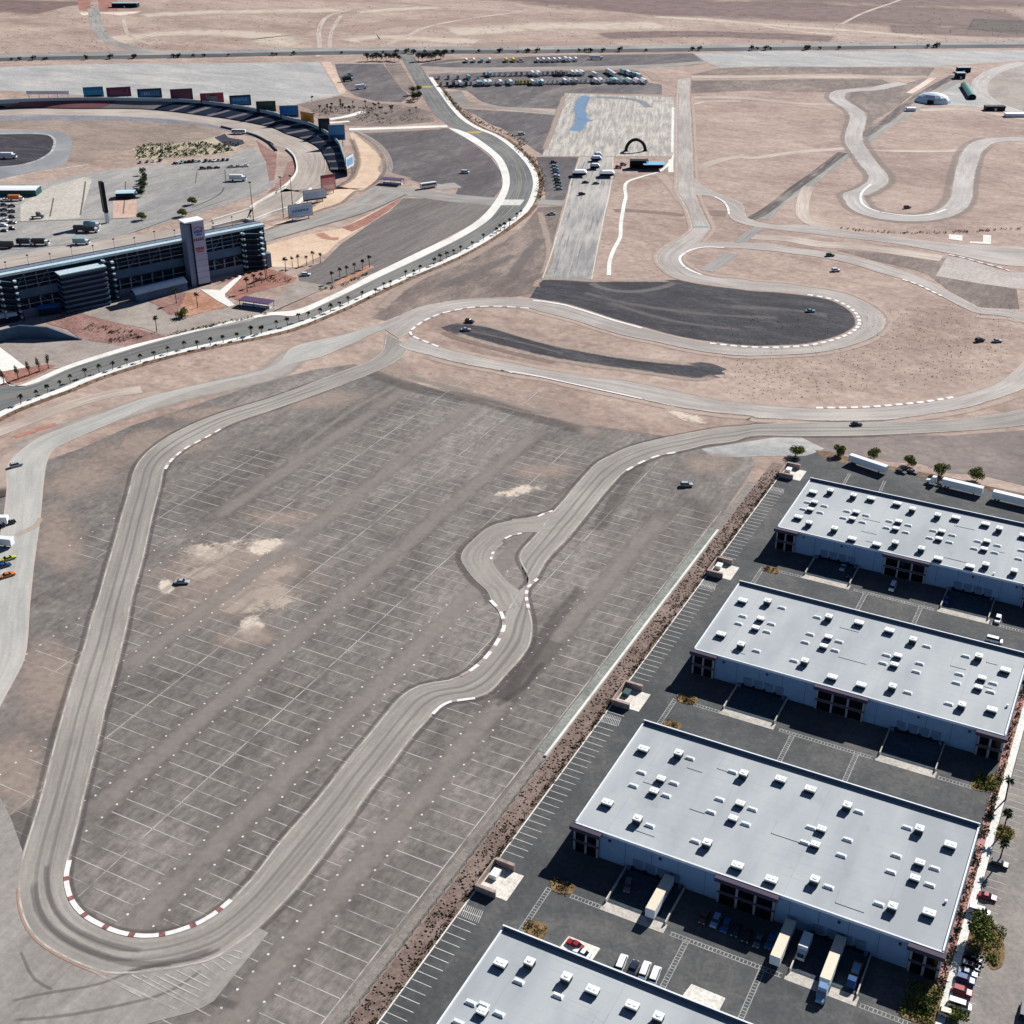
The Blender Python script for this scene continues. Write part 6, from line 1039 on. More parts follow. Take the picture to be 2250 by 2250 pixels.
# ================================================================ VEHICLES
m_tyre = plain('tyre_rubber', c(22,22,24), .9); m_car_glass = plain('car_glass', c(18,26,34), .1, var=.2, spec=.6); m_chrome = plain('wheel_alloy', c(150,152,156), .4, .6)
m_lamp_f = plain('headlamp', c(220,222,220), .2); m_lamp_r = plain('tail_lamp', c(130,24,24), .3)
PAINTS = dict(white=(226,228,228), silver=(164,170,176), black=(24,26,32), red=(150,26,40), blue=(34,74,130), navy=(24,36,60), grey=(88,92,98), yellow=(214,196,70), lime=(186,190,70), orange=(206,116,40), green=(30,92,66), teal=(120,166,172), cream=(222,210,186), brown=(96,60,44), sky=(124,154,186))
def paint(n): return plain('paint_'+n, c(*PAINTS[n]), .32, 0, .05, 1.2, .5)
PROF = {   # body outline and cabin outline (x,z), length l, width w
 'sedan': ([(-2.3,.35),(2.3,.35),(2.32,.62),(2.15,.80),(.95,.92),(-1.5,.95),(-2.28,.86),(-2.32,.55)], [(-1.65,.93),(.95,.91),(.25,1.40),(-1.0,1.42)], 1.82),
 'suv': ([(-2.35,.42),(2.35,.42),(2.37,.75),(2.2,.98),(1.05,1.08),(-2.3,1.10),(-2.37,.7)], [(-2.25,1.08),(1.0,1.06),(.45,1.72),(-2.0,1.74)], 1.92),
 'pickup': ([(-2.8,.5),(2.8,.5),(2.82,.85),(2.65,1.05),(1.35,1.14),(-.75,1.14),(-.76,1.12),(-2.78,1.12),(-2.82,.75)], [(-.75,1.12),(1.3,1.12),(.7,1.82),(-.55,1.84)], 2.0),
 'van': ([(-2.7,.4),(2.7,.4),(2.72,.8),(2.5,1.15),(1.9,1.25),(-2.68,1.25),(-2.72,.7)], [(-2.68,1.23),(1.95,1.23),(1.25,2.05),(-2.62,2.08)], 1.98)}
CAR = {}
def wheels(parent_mb, xs, w_, r):
    pass
def wheel_mesh(r, wd_):
    k = ('wheel', r, wd_)
    if k not in CAR:
        m = MB(); m.mat(0).cyl((0, -wd_/2, r), (0, wd_/2, r), r, r, 12); m.mat(1).cyl((0, -wd_/2-.01, r), (0, wd_/2+.01, r), r*.55, r*.55, 8); CAR[k] = m.mesh('wheel', [m_tyre, m_chrome])
    return CAR[k]
def car_meshes(kind):
    if kind not in CAR:
        pr, cb, w_ = PROF[kind]; ins = [.02 if z < .6 else .08 for x, z in pr]
        b = MB(); b.prism(pr, -w_/2, w_/2, ins); roofz = max(z for x, z in cb)
        top = [p for p in cb if p[1] > roofz-.1]; xs = sorted(p[0] for p in top)
        b.prism([(xs[0]-.02, roofz-.06), (xs[1]+.02, roofz-.06), (xs[1]-.1, roofz+.03), (xs[0]+.1, roofz+.03)], -w_/2+.2, w_/2-.2)
        if kind == 'pickup': b.box(-2.7, -.8, -w_/2+.15, -w_/2+.22, 1.1, 1.2).box(-2.7, -.8, w_/2-.22, w_/2-.15, 1.1, 1.2)
        g_ = MB(); g_.prism(cb, -w_/2+.1, w_/2-.1, [.0 if z < roofz-.1 else .14 for x, z in cb])
        bx = pr[1][0]; h_ = MB(); h_.box(bx-.1, bx+.01, .35, .7, .62, .78)
        CAR[kind] = (b, g_, w_, bx)
    return CAR[kind]
GL = {}
def car(kind, col, px, rz, label, group=None, detail=True, cat='car', name=None, sc=1.):
    """passenger vehicle: body, glasshouse, four wheels, lamps (nose towards +x)"""
    b, g_, w_, bx = car_meshes(kind); key = (kind, col, detail)
    if key not in GL:
        bm_ = b.mesh('body', [paint(col)]); gm = g_.mesh('windows', [m_car_glass])
        l1 = MB(); l1.box(bx-.12, bx+.015, .42, .78, .6, .76); l2 = MB(); l2.box(-bx-.015, -bx+.1, .5, .8, .62, .8)
        GL[key] = (bm_, gm, l1.mesh('headlight', [m_lamp_f]), l2.mesh('tail_light', [m_lamp_r]))
    bm_, gm, lf, lr = GL[key]
    t_ = thing(name or {'sedan': 'parked_car', 'suv': 'parked_car', 'pickup': 'pickup_truck', 'van': 'van'}[kind], label, cat, (px[0], px[1], .1), rz, group); t_.scale = (sc,)*3
    link(bpy.data.objects.new('body', bm_), t_); link(bpy.data.objects.new('windows', gm), t_)
    wm = wheel_mesh(.34, .24)
    for sx in (-.62, .62):
        for sy in (-1, 1): o = link(bpy.data.objects.new('wheel', wm), t_); o.location = (sx*bx, sy*(w_/2-.12), 0)
    if detail:
        for sy in (1, -1):
            o = link(bpy.data.objects.new('headlight', lf), t_); o.scale = (1, sy, 1); o = link(bpy.data.objects.new('tail_light', lr), t_); o.scale = (1, sy, 1)
    return t_
def trailer(px, rz, label, L_=16.2, roof='white', side='white', group=None, skirt=True, z=.08):
    t_ = thing('semi_trailer', label, 'trailer', (px[0], px[1], z), rz, group)
    MB().cbox(0, 0, 1.15, L_, 2.6, 2.85, .05).build('box', paint(side), t_); MB().box(-L_/2+.05, L_/2-.05, -1.27, 1.27, 4.0, 4.04).build('roof', paint(roof), t_)
    MB().box(-L_/2+1, L_/2-1, -.5, .5, .8, 1.15).build('chassis', m_tyre, t_); MB().box(L_/2-.02, L_/2+.03, -1.2, 1.2, 1.25, 3.9).build('nose_panel', m_para, t_)
    for x_ in (-L_/2+1.5, -L_/2+2.8):
        for y_ in (-1, 1): o = link(bpy.data.objects.new('wheel', wheel_mesh(.5, .5)), t_); o.location = (x_, y_, 0)
    MB().box(L_/2-3.4, L_/2-3.2, -.9, .9, 0, 1.15).build('landing_leg', m_tyre, t_); return t_
def tractor(px, rz, label, col='sky', z=.08):
    t_ = thing('truck_tractor', label, 'truck', (px[0], px[1], z), rz)
    cb = MB(); cb.prism([(-1.1,1.0),(1.2,1.0),(1.25,2.0),(.9,2.9),(.6,3.7),(-1.1,3.9)], -1.2, 1.2, [0,0,.05,.1,.15,.1]); cb.build('cab', paint(col), t_); MB().prism([(1.2,.9),(2.9,.9),(2.9,1.7),(1.2,2.05)], -1.0, 1.0, [0,0,.15,.1]).build('bonnet', paint(col), t_)
    MB().prism([(1.22,2.05),(1.26,2.1),(.93,2.9),(.9,2.85)], -1.05, 1.05).build('windscreen', m_car_glass, t_); MB().box(-4.0, -1.1, -.5, .5, .7, 1.1).build('frame', m_tyre, t_); MB().cyl((-1.2, 1.0, 1), (-1.2, 1.0, 4.1), .12, .12, 6).build('exhaust', m_chrome, t_)
    for x_ in (-3.5, -2.3, 2.1):
        for y_ in (-1, 1): o = link(bpy.data.objects.new('wheel', wheel_mesh(.5, .45)), t_); o.location = (x_, y_, 0)
    return t_
PI = math.pi
# --- warehouse estate
trailer((-97.0+5.6, 505.2), -.26+.0, 'single white trailer parked at the head of the top yard', 17.5)
trailer((-51.5, 502.2), -.07, 'front white trailer of the long pair at the top yard', 16.5); trailer((-31.0, 500.3), -.07, 'rear white trailer of the long pair at the top yard', 16.5); tractor((-63.4, 503.1), PI-.07, 'white tractor at the head of the long trailer pair', 'white')
trailer((-78.3, 231.6), -PI/2, 'white trailer backed onto the left dock of the biggest warehouse', 13.5, 'cream'); trailer((-45.4, 231.4), -PI/2, 'cream trailer left of the small white box at the right docks', 13.5, 'cream')
trailer((-32.8, 231.2), -PI/2, 'cream trailer coupled to a blue tractor at the right docks', 15.0, 'cream'); tractor((-32.6, 221.6), -PI/2, 'light blue tractor coupled to the cream trailer', 'sky')
b_ = thing('delivery_truck', 'short white box truck between two trailers at the right docks', 'truck', (-40.4, 233.0, .08), -PI/2); MB().cbox(-1, 0, .9, 5.2, 2.4, 2.6, .05).build('box', paint('white'), b_); MB().prism([(1.6,.6),(3.5,.6),(3.5,1.4),(2.9,2.3),(1.6,2.4)], -1.1, 1.1, [0,0,.1,.15,.1]).build('cab', paint('white'), b_); MB().prism([(2.95,2.28),(3.5,1.42),(3.54,1.46),(2.99,2.32)], -.9, .9).build('windscreen', m_car_glass, b_)
for x_ in (-2.4, 2.4):
    for y_ in (-1, 1): o = link(bpy.data.objects.new('wheel', wheel_mesh(.42, .3)), b_); o.location = (x_, y_, 0)
b_ = thing('flatbed_truck', 'blue cab flatbed truck right of the coupled trailer', 'truck', (-27.2, 230.5, .08), -PI/2); MB().cbox(-1.8, 0, .9, 6.2, 2.3, .35, .03).build('bed', plain('bed_timber', c(120,84,52), .9, var=.2), b_); MB().prism([(1.5,.6),(3.8,.6),(3.8,1.5),(3.0,2.5),(1.5,2.6)], -1.1, 1.1, [0,0,.1,.15,.1]).build('cab', paint('blue'), b_); MB().box(-3.2, -.6, -.9, .9, 1.25, 2.3).build('load', paint('sky'), b_)
for x_ in (-3.4, -2.4, 2.5):
    for y_ in (-1, 1): o = link(bpy.data.objects.new('wheel', wheel_mesh(.45, .35)), b_); o.location = (x_, y_, 0)
for p, k, col, rz, lab in (
    ([(-66.00,231.82)], 'sedan', 'brown', -PI/2, 'brown car in shade, leftmost by the centre entrance'), ([(-63.03,232.03)], 'suv', 'sky', -PI/2, 'light blue car second in the shaded entrance row'), ([(-60.17,231.65)], 'suv', 'blue', -PI/2, 'bright blue car third in the shaded entrance row'), ([(-57.29,231.57)], 'sedan', 'navy', -PI/2, 'navy car fourth in the shaded entrance row'), ([(-54.25,231.06)], 'sedan', 'black', -PI/2, 'black car fifth in the shaded entrance row'), ([(-51.38,230.74)], 'sedan', 'grey', -PI/2, 'grey car sixth in the shaded entrance row'), ([(-48.56,231.69)], 'suv', 'blue', -PI/2, 'blue car last in the shaded entrance row'),
    ([(-48.11,232.69)], 'pickup', 'blue', -PI/2, 'blue pickup beside the left cream trailer'), ([(-87.69,232.99)], 'suv', 'grey', -PI/2+.2, 'grey car down in the left loading dock'),
    ([(-78.97,208.41)], 'van', 'white', PI/2+.1, 'white van leftmost behind the bottom warehouse'), ([(-75.89,208.52)], 'sedan', 'navy', PI/2+.1, 'dark blue car between the white vans'), ([(-73.04,209.03)], 'van', 'white', PI/2+.1, 'white van with red markings behind the bottom warehouse'), ([(-70.26,208.76)], 'van', 'white', PI/2+.1, 'white van nearest the ladder markings'), ([(-91.72,208.58)], 'sedan', 'red', PI-.15, 'red car on the pale concrete pad'), ([(-89.02,206.94)], 'sedan', 'white', PI-.1, 'white car half hidden beside the red car on the pad'),
    ([(-79.25,418.36)], 'sedan', 'silver', -PI/2, 'silver car in shade at the farthest warehouse entrance'), ([(-59.64,412.94)], 'van', 'white', -PI/2, 'white van at a dock of the farthest warehouse'), ([(-75.62,414.60)], 'sedan', 'navy', -PI/2, 'navy car in shade at the farthest warehouse entrance'), ([(-22.07,408.54)], 'suv', 'white', -PI/2, 'white car at the right dock of the farthest warehouse'), ([(-40.61,413.28)], 'sedan', 'blue', -PI/2, 'blue car in shade by the farthest warehouse right entrance'),
    ([(-20.98,394.54)], 'van', 'white', 0, 'white van behind the middle warehouse'), ([(-77.7,507.6)], 'sedan', 'black', -.3, 'black car between the top yard trailers'), ([(-73.4,509.8)], 'sedan', 'grey', -.3, 'grey car next to the black one in the top yard'),
    ([(-2.09,286.15)], 'suv', 'navy', .05, 'navy car topmost in the right hand stalls'), ([(-2.88,272.62)], 'sedan', 'red', .05, 'red car alone in the middle of the right hand stalls'), ([(-3.90,266.11)], 'van', 'white', .05, 'white van above the big tree at the right'), ([(-2.62,249.71)], 'suv', 'black', .05, 'black car topmost of the full row below the tree'), ([(-2.54,246.87)], 'suv', 'navy', .05, 'navy car second in the full row below the tree'), ([(-2.84,244.68)], 'sedan', 'silver', .05, 'silver car third in the full row below the tree'), ([(-3.08,242.14)], 'suv', 'blue', .05, 'dark blue car fourth in the full row'), ([(-3.05,238.20)], 'suv', 'red', .05, 'red car in the full row near the bottom right'), ([(-2.77,233.70)], 'van', 'white', .05, 'white van below the red car at the bottom right'), ([(-4.51,229.95)], 'suv', 'cream', .05, 'cream car at the very bottom of the right hand row'), ([(11.01,238.93)], 'van', 'navy', 1.6, 'dark vehicle cut by the right edge near the bottom')):
    car(k, col, p[0], rz, lab, 'vehicles of the warehouse estate', True, 'van' if k == 'van' else ('pickup' if k == 'pickup' else 'car'))
# --- on the track, lot and field
for p, k, col, rz, lab in (
    ([(-106.7,546.4)], 'sedan', 'black', .48, 'black car driving on the track above the top yard'), ([(-292.44,297.15)], 'sedan', 'silver', .48, 'silver car standing alone in the big parking lot'), ([(-154.8,454.1)], 'suv', 'silver', .48, 'pale silver car alone in the lot right of the track'),
    ([(-419.53,338.75)], 'suv', 'silver', 1.1, 'silver car on the service lane at the left edge'), ([(-383.15,300.04)], 'suv', 'black', 1.1, 'black car on the service lane beside a white trailer'), ([(-362.17,280.17)], 'sedan', 'lime', 1.1, 'lime yellow car on the left service lane'), ([(-359.71,275.41)], 'sedan', 'blue', 1.1, 'blue car between lime and orange cars'), ([(-353.17,271.30)], 'sedan', 'orange', 1.1, 'orange car on the left service lane'),
    ([(-326.4,570.5)], 'sedan', 'silver', .48, 'silver car on the black strip inside the ring'), ([(-330.6,582.3)], 'suv', 'black', 0., 'black car at the tip of the black strip'), ([(-167.8,684.5)], 'sedan', 'teal', .48, 'pale car parked on the black pan'), ([(-185.2,790.1)], 'suv', 'green', .48, 'green car on the upper straight'), ([(-174.1,762.1)], 'suv', 'white', .48, 'white car on the dirt below the upper straight'), ([(-66.7,684.5)], 'sedan', 'silver', .48, 'silver car on the dirt at the right'), ([(-75.0,681.2)], 'suv', 'black', .8, 'dark car on the dirt at the right'), ([(-166.2,923.3)], 'suv', 'brown', .8, 'dark brown vehicle inside the winding loop'),
    ([(-515.3,1005.6)], 'van', 'white', .48, 'white van on the dark lot outside the bend'), ([(-494.3,868.3)], 'van', 'white', .3, 'white van on the dark stadium lot'), ([(-383.5,794.5)], 'pickup', 'silver', .48, 'silver pickup beside the drag strip'), ([(-386.4,851.2)], 'suv', 'black', .9, 'black car on the drag strip'), ([(-398.1,883.1)], 'sedan', 'black', .48, 'black car behind the tents on the strip'), ([(-389.8,884.1)], 'sedan', 'grey', .48, 'grey car behind the tents on the strip'), ([(-458.9,607.7)], 'suv', 'white', .5, 'white car by the palms of the stadium lot'), ([(-394.0,946.7)], 'suv', 'grey', 0., 'grey car left of the stage'), ([(-393.9,936.6)], 'suv', 'red', 0., 'dark red car left of the stage')):
    car(k, col, p[0], rz, lab, None, True, 'van' if k == 'van' else ('pickup' if k == 'pickup' else 'car'), sc=1.15)
trailer([(-387.22,297.30)][0], .5, 'white trailer cut by the left edge on the service lane', 10); trailer([(-372.10,286.37)][0], .3, 'white team trailer on the left service lane', 9)
for k, (y_, col) in enumerate(((1155, 'black'), (1185, 'silver'), (1205, 'teal'), (1225, 'blue'), (1250, 'white'), (1275, 'green'), (1300, 'black'), (1325, 'grey'), (1340, 'silver'))):
    car('suv', col, [(-446.6,927.8),(-440.5,917.0),(-435.4,908.0),(-430.6,899.1),(-426.1,890.7),(-421.1,881.3),(-416.0,872.2),(-411.7,864.3),(-407.7,857.3)][k], .48, ('topmost', 'second', 'third', 'fourth', 'fifth', 'sixth', 'seventh', 'eighth', 'lowest')[k]+' vehicle of the column left of the drag strip', 'column of cars by the drag strip', False, sc=1.1)
# --- parked trucks in the far lots
m_tb = {}
def small_truck(col, kind):
    k = (col, kind)
    if k not in m_tb:
        m = MB(); P_ = paint(col)
        if kind == 0:    # box truck
            m.mat(0).cbox(-1.2, 0, .9, 7.6, 2.5, 2.7, .06); m.mat(1).prism([(2.6,.7),(4.9,.7),(4.9,1.6),(4.2,2.6),(2.6,2.7)], -1.15, 1.15, [0,0,.1,.15,.1]); m.mat(2).prism([(4.22,2.55),(4.9,1.62),(4.94,1.66),(4.26,2.6)], -1, 1)
        elif kind == 1:  # shuttle bus
            m.mat(0).prism([(-5,.6),(5,.6),(5.05,1.6),(4.8,3.1),(-5,3.2)], -1.25, 1.25, [0,0,0,.1,.1]); m.mat(2).box(-4.6, 4.4, -1.27, 1.27, 1.8, 2.7)
        else:            # tractor unit
            m.mat(1).prism([(-1,1),(1.2,1),(1.25,2.1),(.8,3.3),(-1,3.6)], -1.2, 1.2, [0,0,0,.1,.1]); m.mat(1).prism([(1.2,.9),(3,.9),(3,1.7),(1.2,2)], -1, 1, [0,0,.15,.1]); m.mat(2).prism([(1.22,2.1),(1.3,2.15),(.85,3.2),(.8,3.1)], -1, 1); m.mat(3).box(-4.4, -1, -.5, .5, .7, 1.1)
        for x_ in (-3.2, 3.1 if kind < 2 else 2.2):
            for y_ in (-1.05, 1.05): m.mat(3).cyl((x_, y_-.15, .45), (x_, y_+.15, .45), .45, .45, 8)
        m_tb[k] = m.mesh('truck', [P_, paint('white' if kind == 0 else col), m_car_glass, m_tyre])
    return m_tb[k]
NMT = {0: ('box_truck', 'truck'), 1: ('shuttle_bus', 'bus'), 2: ('truck_tractor', 'truck')}
def row(p, q, n, rz, cols, kinds, label, group, jit=.6, rr=random.Random(5), skip=.0):
    p, q = Vector(p), Vector(q); n = n if n < 5 else int(n*.56)
    for i in range(n):
        if rr.random() < skip: continue
        s_ = p.lerp(q, i/max(1, n-1)); kd = rr.choice(kinds); col = rr.choice(cols); o = link(bpy.data.objects.new(NMT[kd][0], small_truck(col, kd)))
        o.location = (s_.x+rr.uniform(-jit, jit), s_.y+rr.uniform(-jit, jit), .1); o.rotation_euler.z = rz+rr.uniform(-.05, .05); o.scale = (1.6, 1.1, 1.3) if kd == 0 else (1.25, 1.05, 1.15)
        tag(o, f'{col} {"box truck" if kd == 0 else ("bus" if kd == 1 else "tractor unit")} {label}', NMT[kd][1], group)
WH = ['white', 'white', 'white', 'white', 'silver', 'teal']
row([(-735.6,1299.1)][0], [(-713.3,1312.7)][0], 8, 2.18, ['white', 'teal', 'white'], [1], 'in the left cluster of the upper truck lot', 'left cluster, upper lot'); row([(-695.6,1321.5)][0], [(-689.9,1325.9)][0], 2, 2.18, ['yellow'], [1], 'in the upper truck lot between white clusters', 'yellow buses, upper lot'); row([(-681.2,1326.2)][0], [(-681.1,1326.3)][0], 1, 0, ['silver'], [2], 'alone right of the yellow buses', 'lone tractor, upper lot')
row([(-664.5,1337.1)][0], [(-628.9,1359.9)][0], 15, 2.18, ['white'], [0, 1], 'in the right cluster of the upper truck lot', 'right cluster, upper lot'); row([(-611.8,1378.6)][0], [(-611.7,1378.7)][0], 1, .4, ['white'], [0], 'alone at the right of the upper lot', 'lone truck, upper lot')
row([(-689.5,1165.6)][0], [(-659.3,1187.0)][0], 13, 2.2, ['white', 'black', 'teal', 'silver', 'red', 'navy'], [0, 2, 2], 'in the near row at the left of the lower lot', 'near row left, lower lot'); row([(-656.7,1188.3)][0], [(-626.1,1207.9)][0], 15, 2.2, WH, [0, 0, 2], 'in the near row left of the yellow trucks', 'near row middle, lower lot'); row([(-624.2,1208.9)][0], [(-615.6,1214.5)][0], 4, 2.2, ['yellow'], [0, 2], 'in the near row of the lower lot', 'yellow trucks, lower lot'); row([(-610.5,1215.8)][0], [(-584.4,1231.0)][0], 14, 2.2, WH, [0, 2], 'in the near row right of the yellow trucks', 'near row right, lower lot'); row([(-583.4,1235.7)][0], [(-542.1,1260.8)][0], 18, 2.2, WH+['grey'], [0, 0, 2], 'in the near row at the far right of the lower lot', 'near row far right, lower lot'); row([(-538.8,1262.4)][0], [(-512.0,1273.7)][0], 10, 2.3, WH, [0], 'slanted at the right end of the lower lot', 'slanted end row, lower lot')
row([(-711.0,1198.0)][0], [(-674.3,1214.2)][0], 9, 2.2, ['white', 'black', 'teal', 'green', 'silver'], [0, 2], 'in the far row at the left of the lower lot', 'far row left, lower lot'); row([(-677.0,1232.9)][0], [(-632.6,1259.7)][0], 19, 2.2, WH, [2, 0, 2], 'in the far row of the lower lot', 'far row middle, lower lot'); row([(-627.3,1262.4)][0], [(-592.4,1284.3)][0], 17, 2.2, WH+['grey'], [2, 0], 'in the far row right of the middle', 'far row right, lower lot', skip=.1); row([(-588.4,1286.4)][0], [(-573.0,1285.0)][0], 5, 2.3, WH, [0], 'slanted in the far row of the lower lot', 'slanted far row, lower lot'); row([(-566.2,1306.6)][0], [(-554.3,1294.4)][0], 3, 2.3, ['white'], [0], 'in the small far cluster of the lower lot', 'small far cluster, lower lot'); row([(-552.1,1313.7)][0], [(-528.5,1298.3)][0], 8, 2.3, WH, [0], 'stacked at the upper right of the lower lot', 'upper right cluster, lower lot')
for p, col, kd, lab in (([(-790.0,1145.0)], 'black', 0, 'black rig in the dark lot above the bend'), ([(-802.1,1165.6)], 'teal', 2, 'pale tractor behind the black rig'), ([(-754.4,1116.2)], 'white', 0, 'white truck alone in the dark lot above the bend'), ([(-497.2,817.3)], 'white', 1, 'white bus standing across the stadium lot lane')):
    o = link(bpy.data.objects.new(NMT[kd][0], small_truck(col, kd))); o.location = (*p[0], .1); o.rotation_euler.z = 1.0; o.scale = (1.3,)*3; tag(o, lab, NMT[kd][1])
# --- infield rows
def crow(p, q, n, rz, cols, label, group, skip=0.):
    p, q = Vector(p), Vector(q); rr = random.Random(len(label))
    for i in range(n):
        if rr.random() < skip: continue
        s_ = p.lerp(q, i/max(1, n-1)); col = rr.choice(cols); car(rr.choice(['suv', 'sedan', 'pickup']), col, (s_.x, s_.y), rz+rr.uniform(-.1, .1), f'{col} car {label}', group, False, sc=1.1)
DK = ['black', 'navy', 'white', 'grey', 'silver', 'black']
crow([(-743.3,779.2)][0], [(-733.0,790.9)][0], 4, 2.05, DK, 'at the left of the infield car row', 'left infield row'); crow([(-716.6,788.8)][0], [(-703.6,804.5)][0], 8, 2.05, ['navy', 'white', 'teal', 'black'], 'in the middle of the infield car row', 'middle infield row'); crow([(-698.8,805.6)][0], [(-686.0,817.3)][0], 6, 2.05, DK, 'at the right of the infield car row', 'right infield row'); crow([(-685.2,785.5)][0], [(-660.2,807.1)][0], 7, .6, DK, 'in the second infield row', 'second infield row', .15)
crow([(-753.4,646.2)][0], [(-694.8,591.0)][0], 7, .3, ['black', 'white', 'silver', 'navy'], 'in the left paddock column', 'left paddock column'); crow([(-736.8,637.8)][0], [(-693.5,597.2)][0], 5, .3, ['black', 'white', 'silver'], 'in the second paddock column', 'second paddock column')
for p, col, kd, sc, lab in (([(-747.0,651.5)], 'orange', 0, 1.1, 'orange team truck by the garage row'), ([(-647.5,615.1)], 'black', 0, 1.15, 'left dark rig on the pit apron'), ([(-641.2,616.4)], 'black', 0, 1.1, 'right dark rig on the pit apron'), ([(-648.7,625.6)], 'teal', 0, 1.1, 'pale truck behind the dark rigs'), ([(-658.7,575.6)], 'navy', 0, 1.15, 'left dark rig near the stand rim'), ([(-650.0,580.0)], 'black', 0, 1.15, 'right dark rig near the stand rim'), ([(-667.2,564.4)], 'black', 1, 1.3, 'long black bus at the left edge behind the rim'), ([(-698.0,625.3)], 'grey', 2, 1.2, 'grey tractor alone on the paddock'), ([(-627.2,593.3)], 'teal', 0, 1.1, 'teal truck behind the stand roof walk'), ([(-637.6,769.4)], 'white', 0, 1.3, 'white truck alone in the right paddock'), ([(-737.9,898.1)], 'white', 1, 1.2, 'white bus by the inner wall of the bend'), ([(-849.6,742.0)], 'white', 0, 1.3, 'white trailer in the small oval infield')):
    o = link(bpy.data.objects.new(NMT[kd][0], small_truck(col, kd))); o.location = (*p[0], .12); o.rotation_euler.z = .45; o.scale = (sc,)*3; tag(o, lab, NMT[kd][1])

# ================================================================ PLANTS
def palm_mesh(seed, h_):
    r = random.Random(seed); t_ = MB(); pts = [(0, 0, 0), (r.uniform(-.15, .15), r.uniform(-.15, .15), h_*.5), (r.uniform(-.3, .3), r.uniform(-.3, .3), h_)]
    t_.cyl(pts[0], pts[1], .26, .2, 7).cyl(pts[1], pts[2], .2, .17, 7); f_ = MB(); top = Vector(pts[2])
    for k in range(34):
        a_ = r.uniform(0, 2*PI); e_ = r.uniform(-.6, .95); L_ = r.uniform(1.3, 2.0); d = Vector((math.cos(a_)*math.cos(e_), math.sin(a_)*math.cos(e_), math.sin(e_))); s_ = Vector((-math.sin(a_), math.cos(a_), 0))*.30
        p0 = top; p1 = top+d*L_*.55; p2 = top+d*L_+Vector((0, 0, -.45*L_*.5)); f_.add([p0, p1-s_, p1+s_, p2], [(0, 1, 3, 2)]); f_.add([p1-s_*.4+Vector((0, 0, -.3)), p1+s_*.4, p2], [(0, 1, 2)])
    return t_.mesh('trunk', [m_bark]), f_.mesh('crown', [m_leafd])
PALM = [palm_mesh(k, h_) for k, h_ in enumerate((4.2, 4.8, 5.4, 6.6, 7.4))]
def palm(px, k, label, group, sc=1.):
    t_ = thing('palm_tree', label, 'palm', (px[0], px[1], 0), random.uniform(0, 6), group); t_.scale = (sc,)*3; link(bpy.data.objects.new('trunk', PALM[k][0]), t_); link(bpy.data.objects.new('crown', PALM[k][1]), t_)
for p in [(-467.94,387.88),(-466.95,396.83),(-466.50,403.74),(-465.74,410.94),(-466.25,418.60),(-464.60,427.11),(-461.92,434.23),(-458.74,440.43),(-456.51,448.30),(-453.4,454.8),(-449.5,461.1),(-448.6,470.4),(-445.3,479.4),(-439.3,482.9),(-436.1,489.5),(-432.7,495.8),(-428.6,502.6),(-426.5,511.4),(-422.7,515.7),(-426.7,512.5),(-423.6,517.7),(-421.3,527.3),(-417.5,532.2),(-415.7,540.5),(-413.7,546.5),(-410.4,553.3),(-408.6,560.9),(-407.4,568.5),(-407.5,577.2),(-406.2,589.3),(-401.0,596.0),(-403.6,608.8),(-402.0,613.3),(-402.9,632.4),(-400.1,636.8),(-400.4,644.8),(-399.4,660.2),(-399.5,668.1),(-398.8,674.8),(-398.4,683.1),(-397.6,690.8),(-396.4,703.5),(-396.8,719.6),(-395.7,735.4),(-396.6,742.9),(-396.2,748.3),(-396.9,756.8),(-400.4,774.1),(-402.1,783.8)]:
    palm(p, random.choice((0, 0, 1)), 'small palm in the row along the outer boulevard pavement', 'boulevard palms', random.uniform(.75, 1.))
for p in [(-436.7,603.4),(-436.2,610.9),(-435.4,617.3),(-434.2,623.9),(-433.7,631.8),(-432.9,638.4)]: palm(p, 3, 'palm in the median row between stadium lot and boulevard', 'median palms', random.uniform(.9, 1.1))
for p in [(-474.4,608.0),(-475.5,616.7),(-473.2,619.4),(-470.1,624.1),(-469.0,629.4),(-464.9,631.5),(-473.7,583.0),(-474.3,576.9),(-477.1,593.0)]: palm(p, random.choice((3, 4)), 'palm in the row below the sand slope', 'slope palms', random.uniform(.8, 1.1))
for p, lab in (([(-475.4,492.3)], 'palm on the forecourt edge left of the white path'), ([(-496.0,532.6)], 'palm left of the sign tower foot'), ([(-480.4,532.5)], 'palm right of the sign tower foot'), ([(-471.8,566.8)], 'left palm by the shade shelter'), ([(-476.3,590.5)], 'right palm by the shade shelter')): palm(p[0], 4, lab, 'forecourt palms', 1.1)
for p, lab in (([(-3.31,299.71)], 'tall palm at the top of the right hand stalls'), ([(-2.27,287.28)], 'tall palm above the navy car in the right hand stalls'), ([(-4.76,314.10)], 'palm at the top right island')): palm(p[0], 4, lab, 'estate palms', 1.0)
rr = random.Random(11)
for k in range(34):
    p = Vector([(-744.1,998.9)][0]).lerp(Vector([(-634.2,1047.1)][0]), rr.random())+Vector([(-724.8,1075.2)][0])*0; q = Vector([(-769.8,1048.7)][0]).lerp(Vector([(-642.1,995.6)][0]), rr.random()); s_ = p.lerp(q, rr.random())
    palm(s_, rr.choice((1, 2)), 'palm in the planted court beyond the bend', 'court palms', rr.uniform(.8, 1.05))
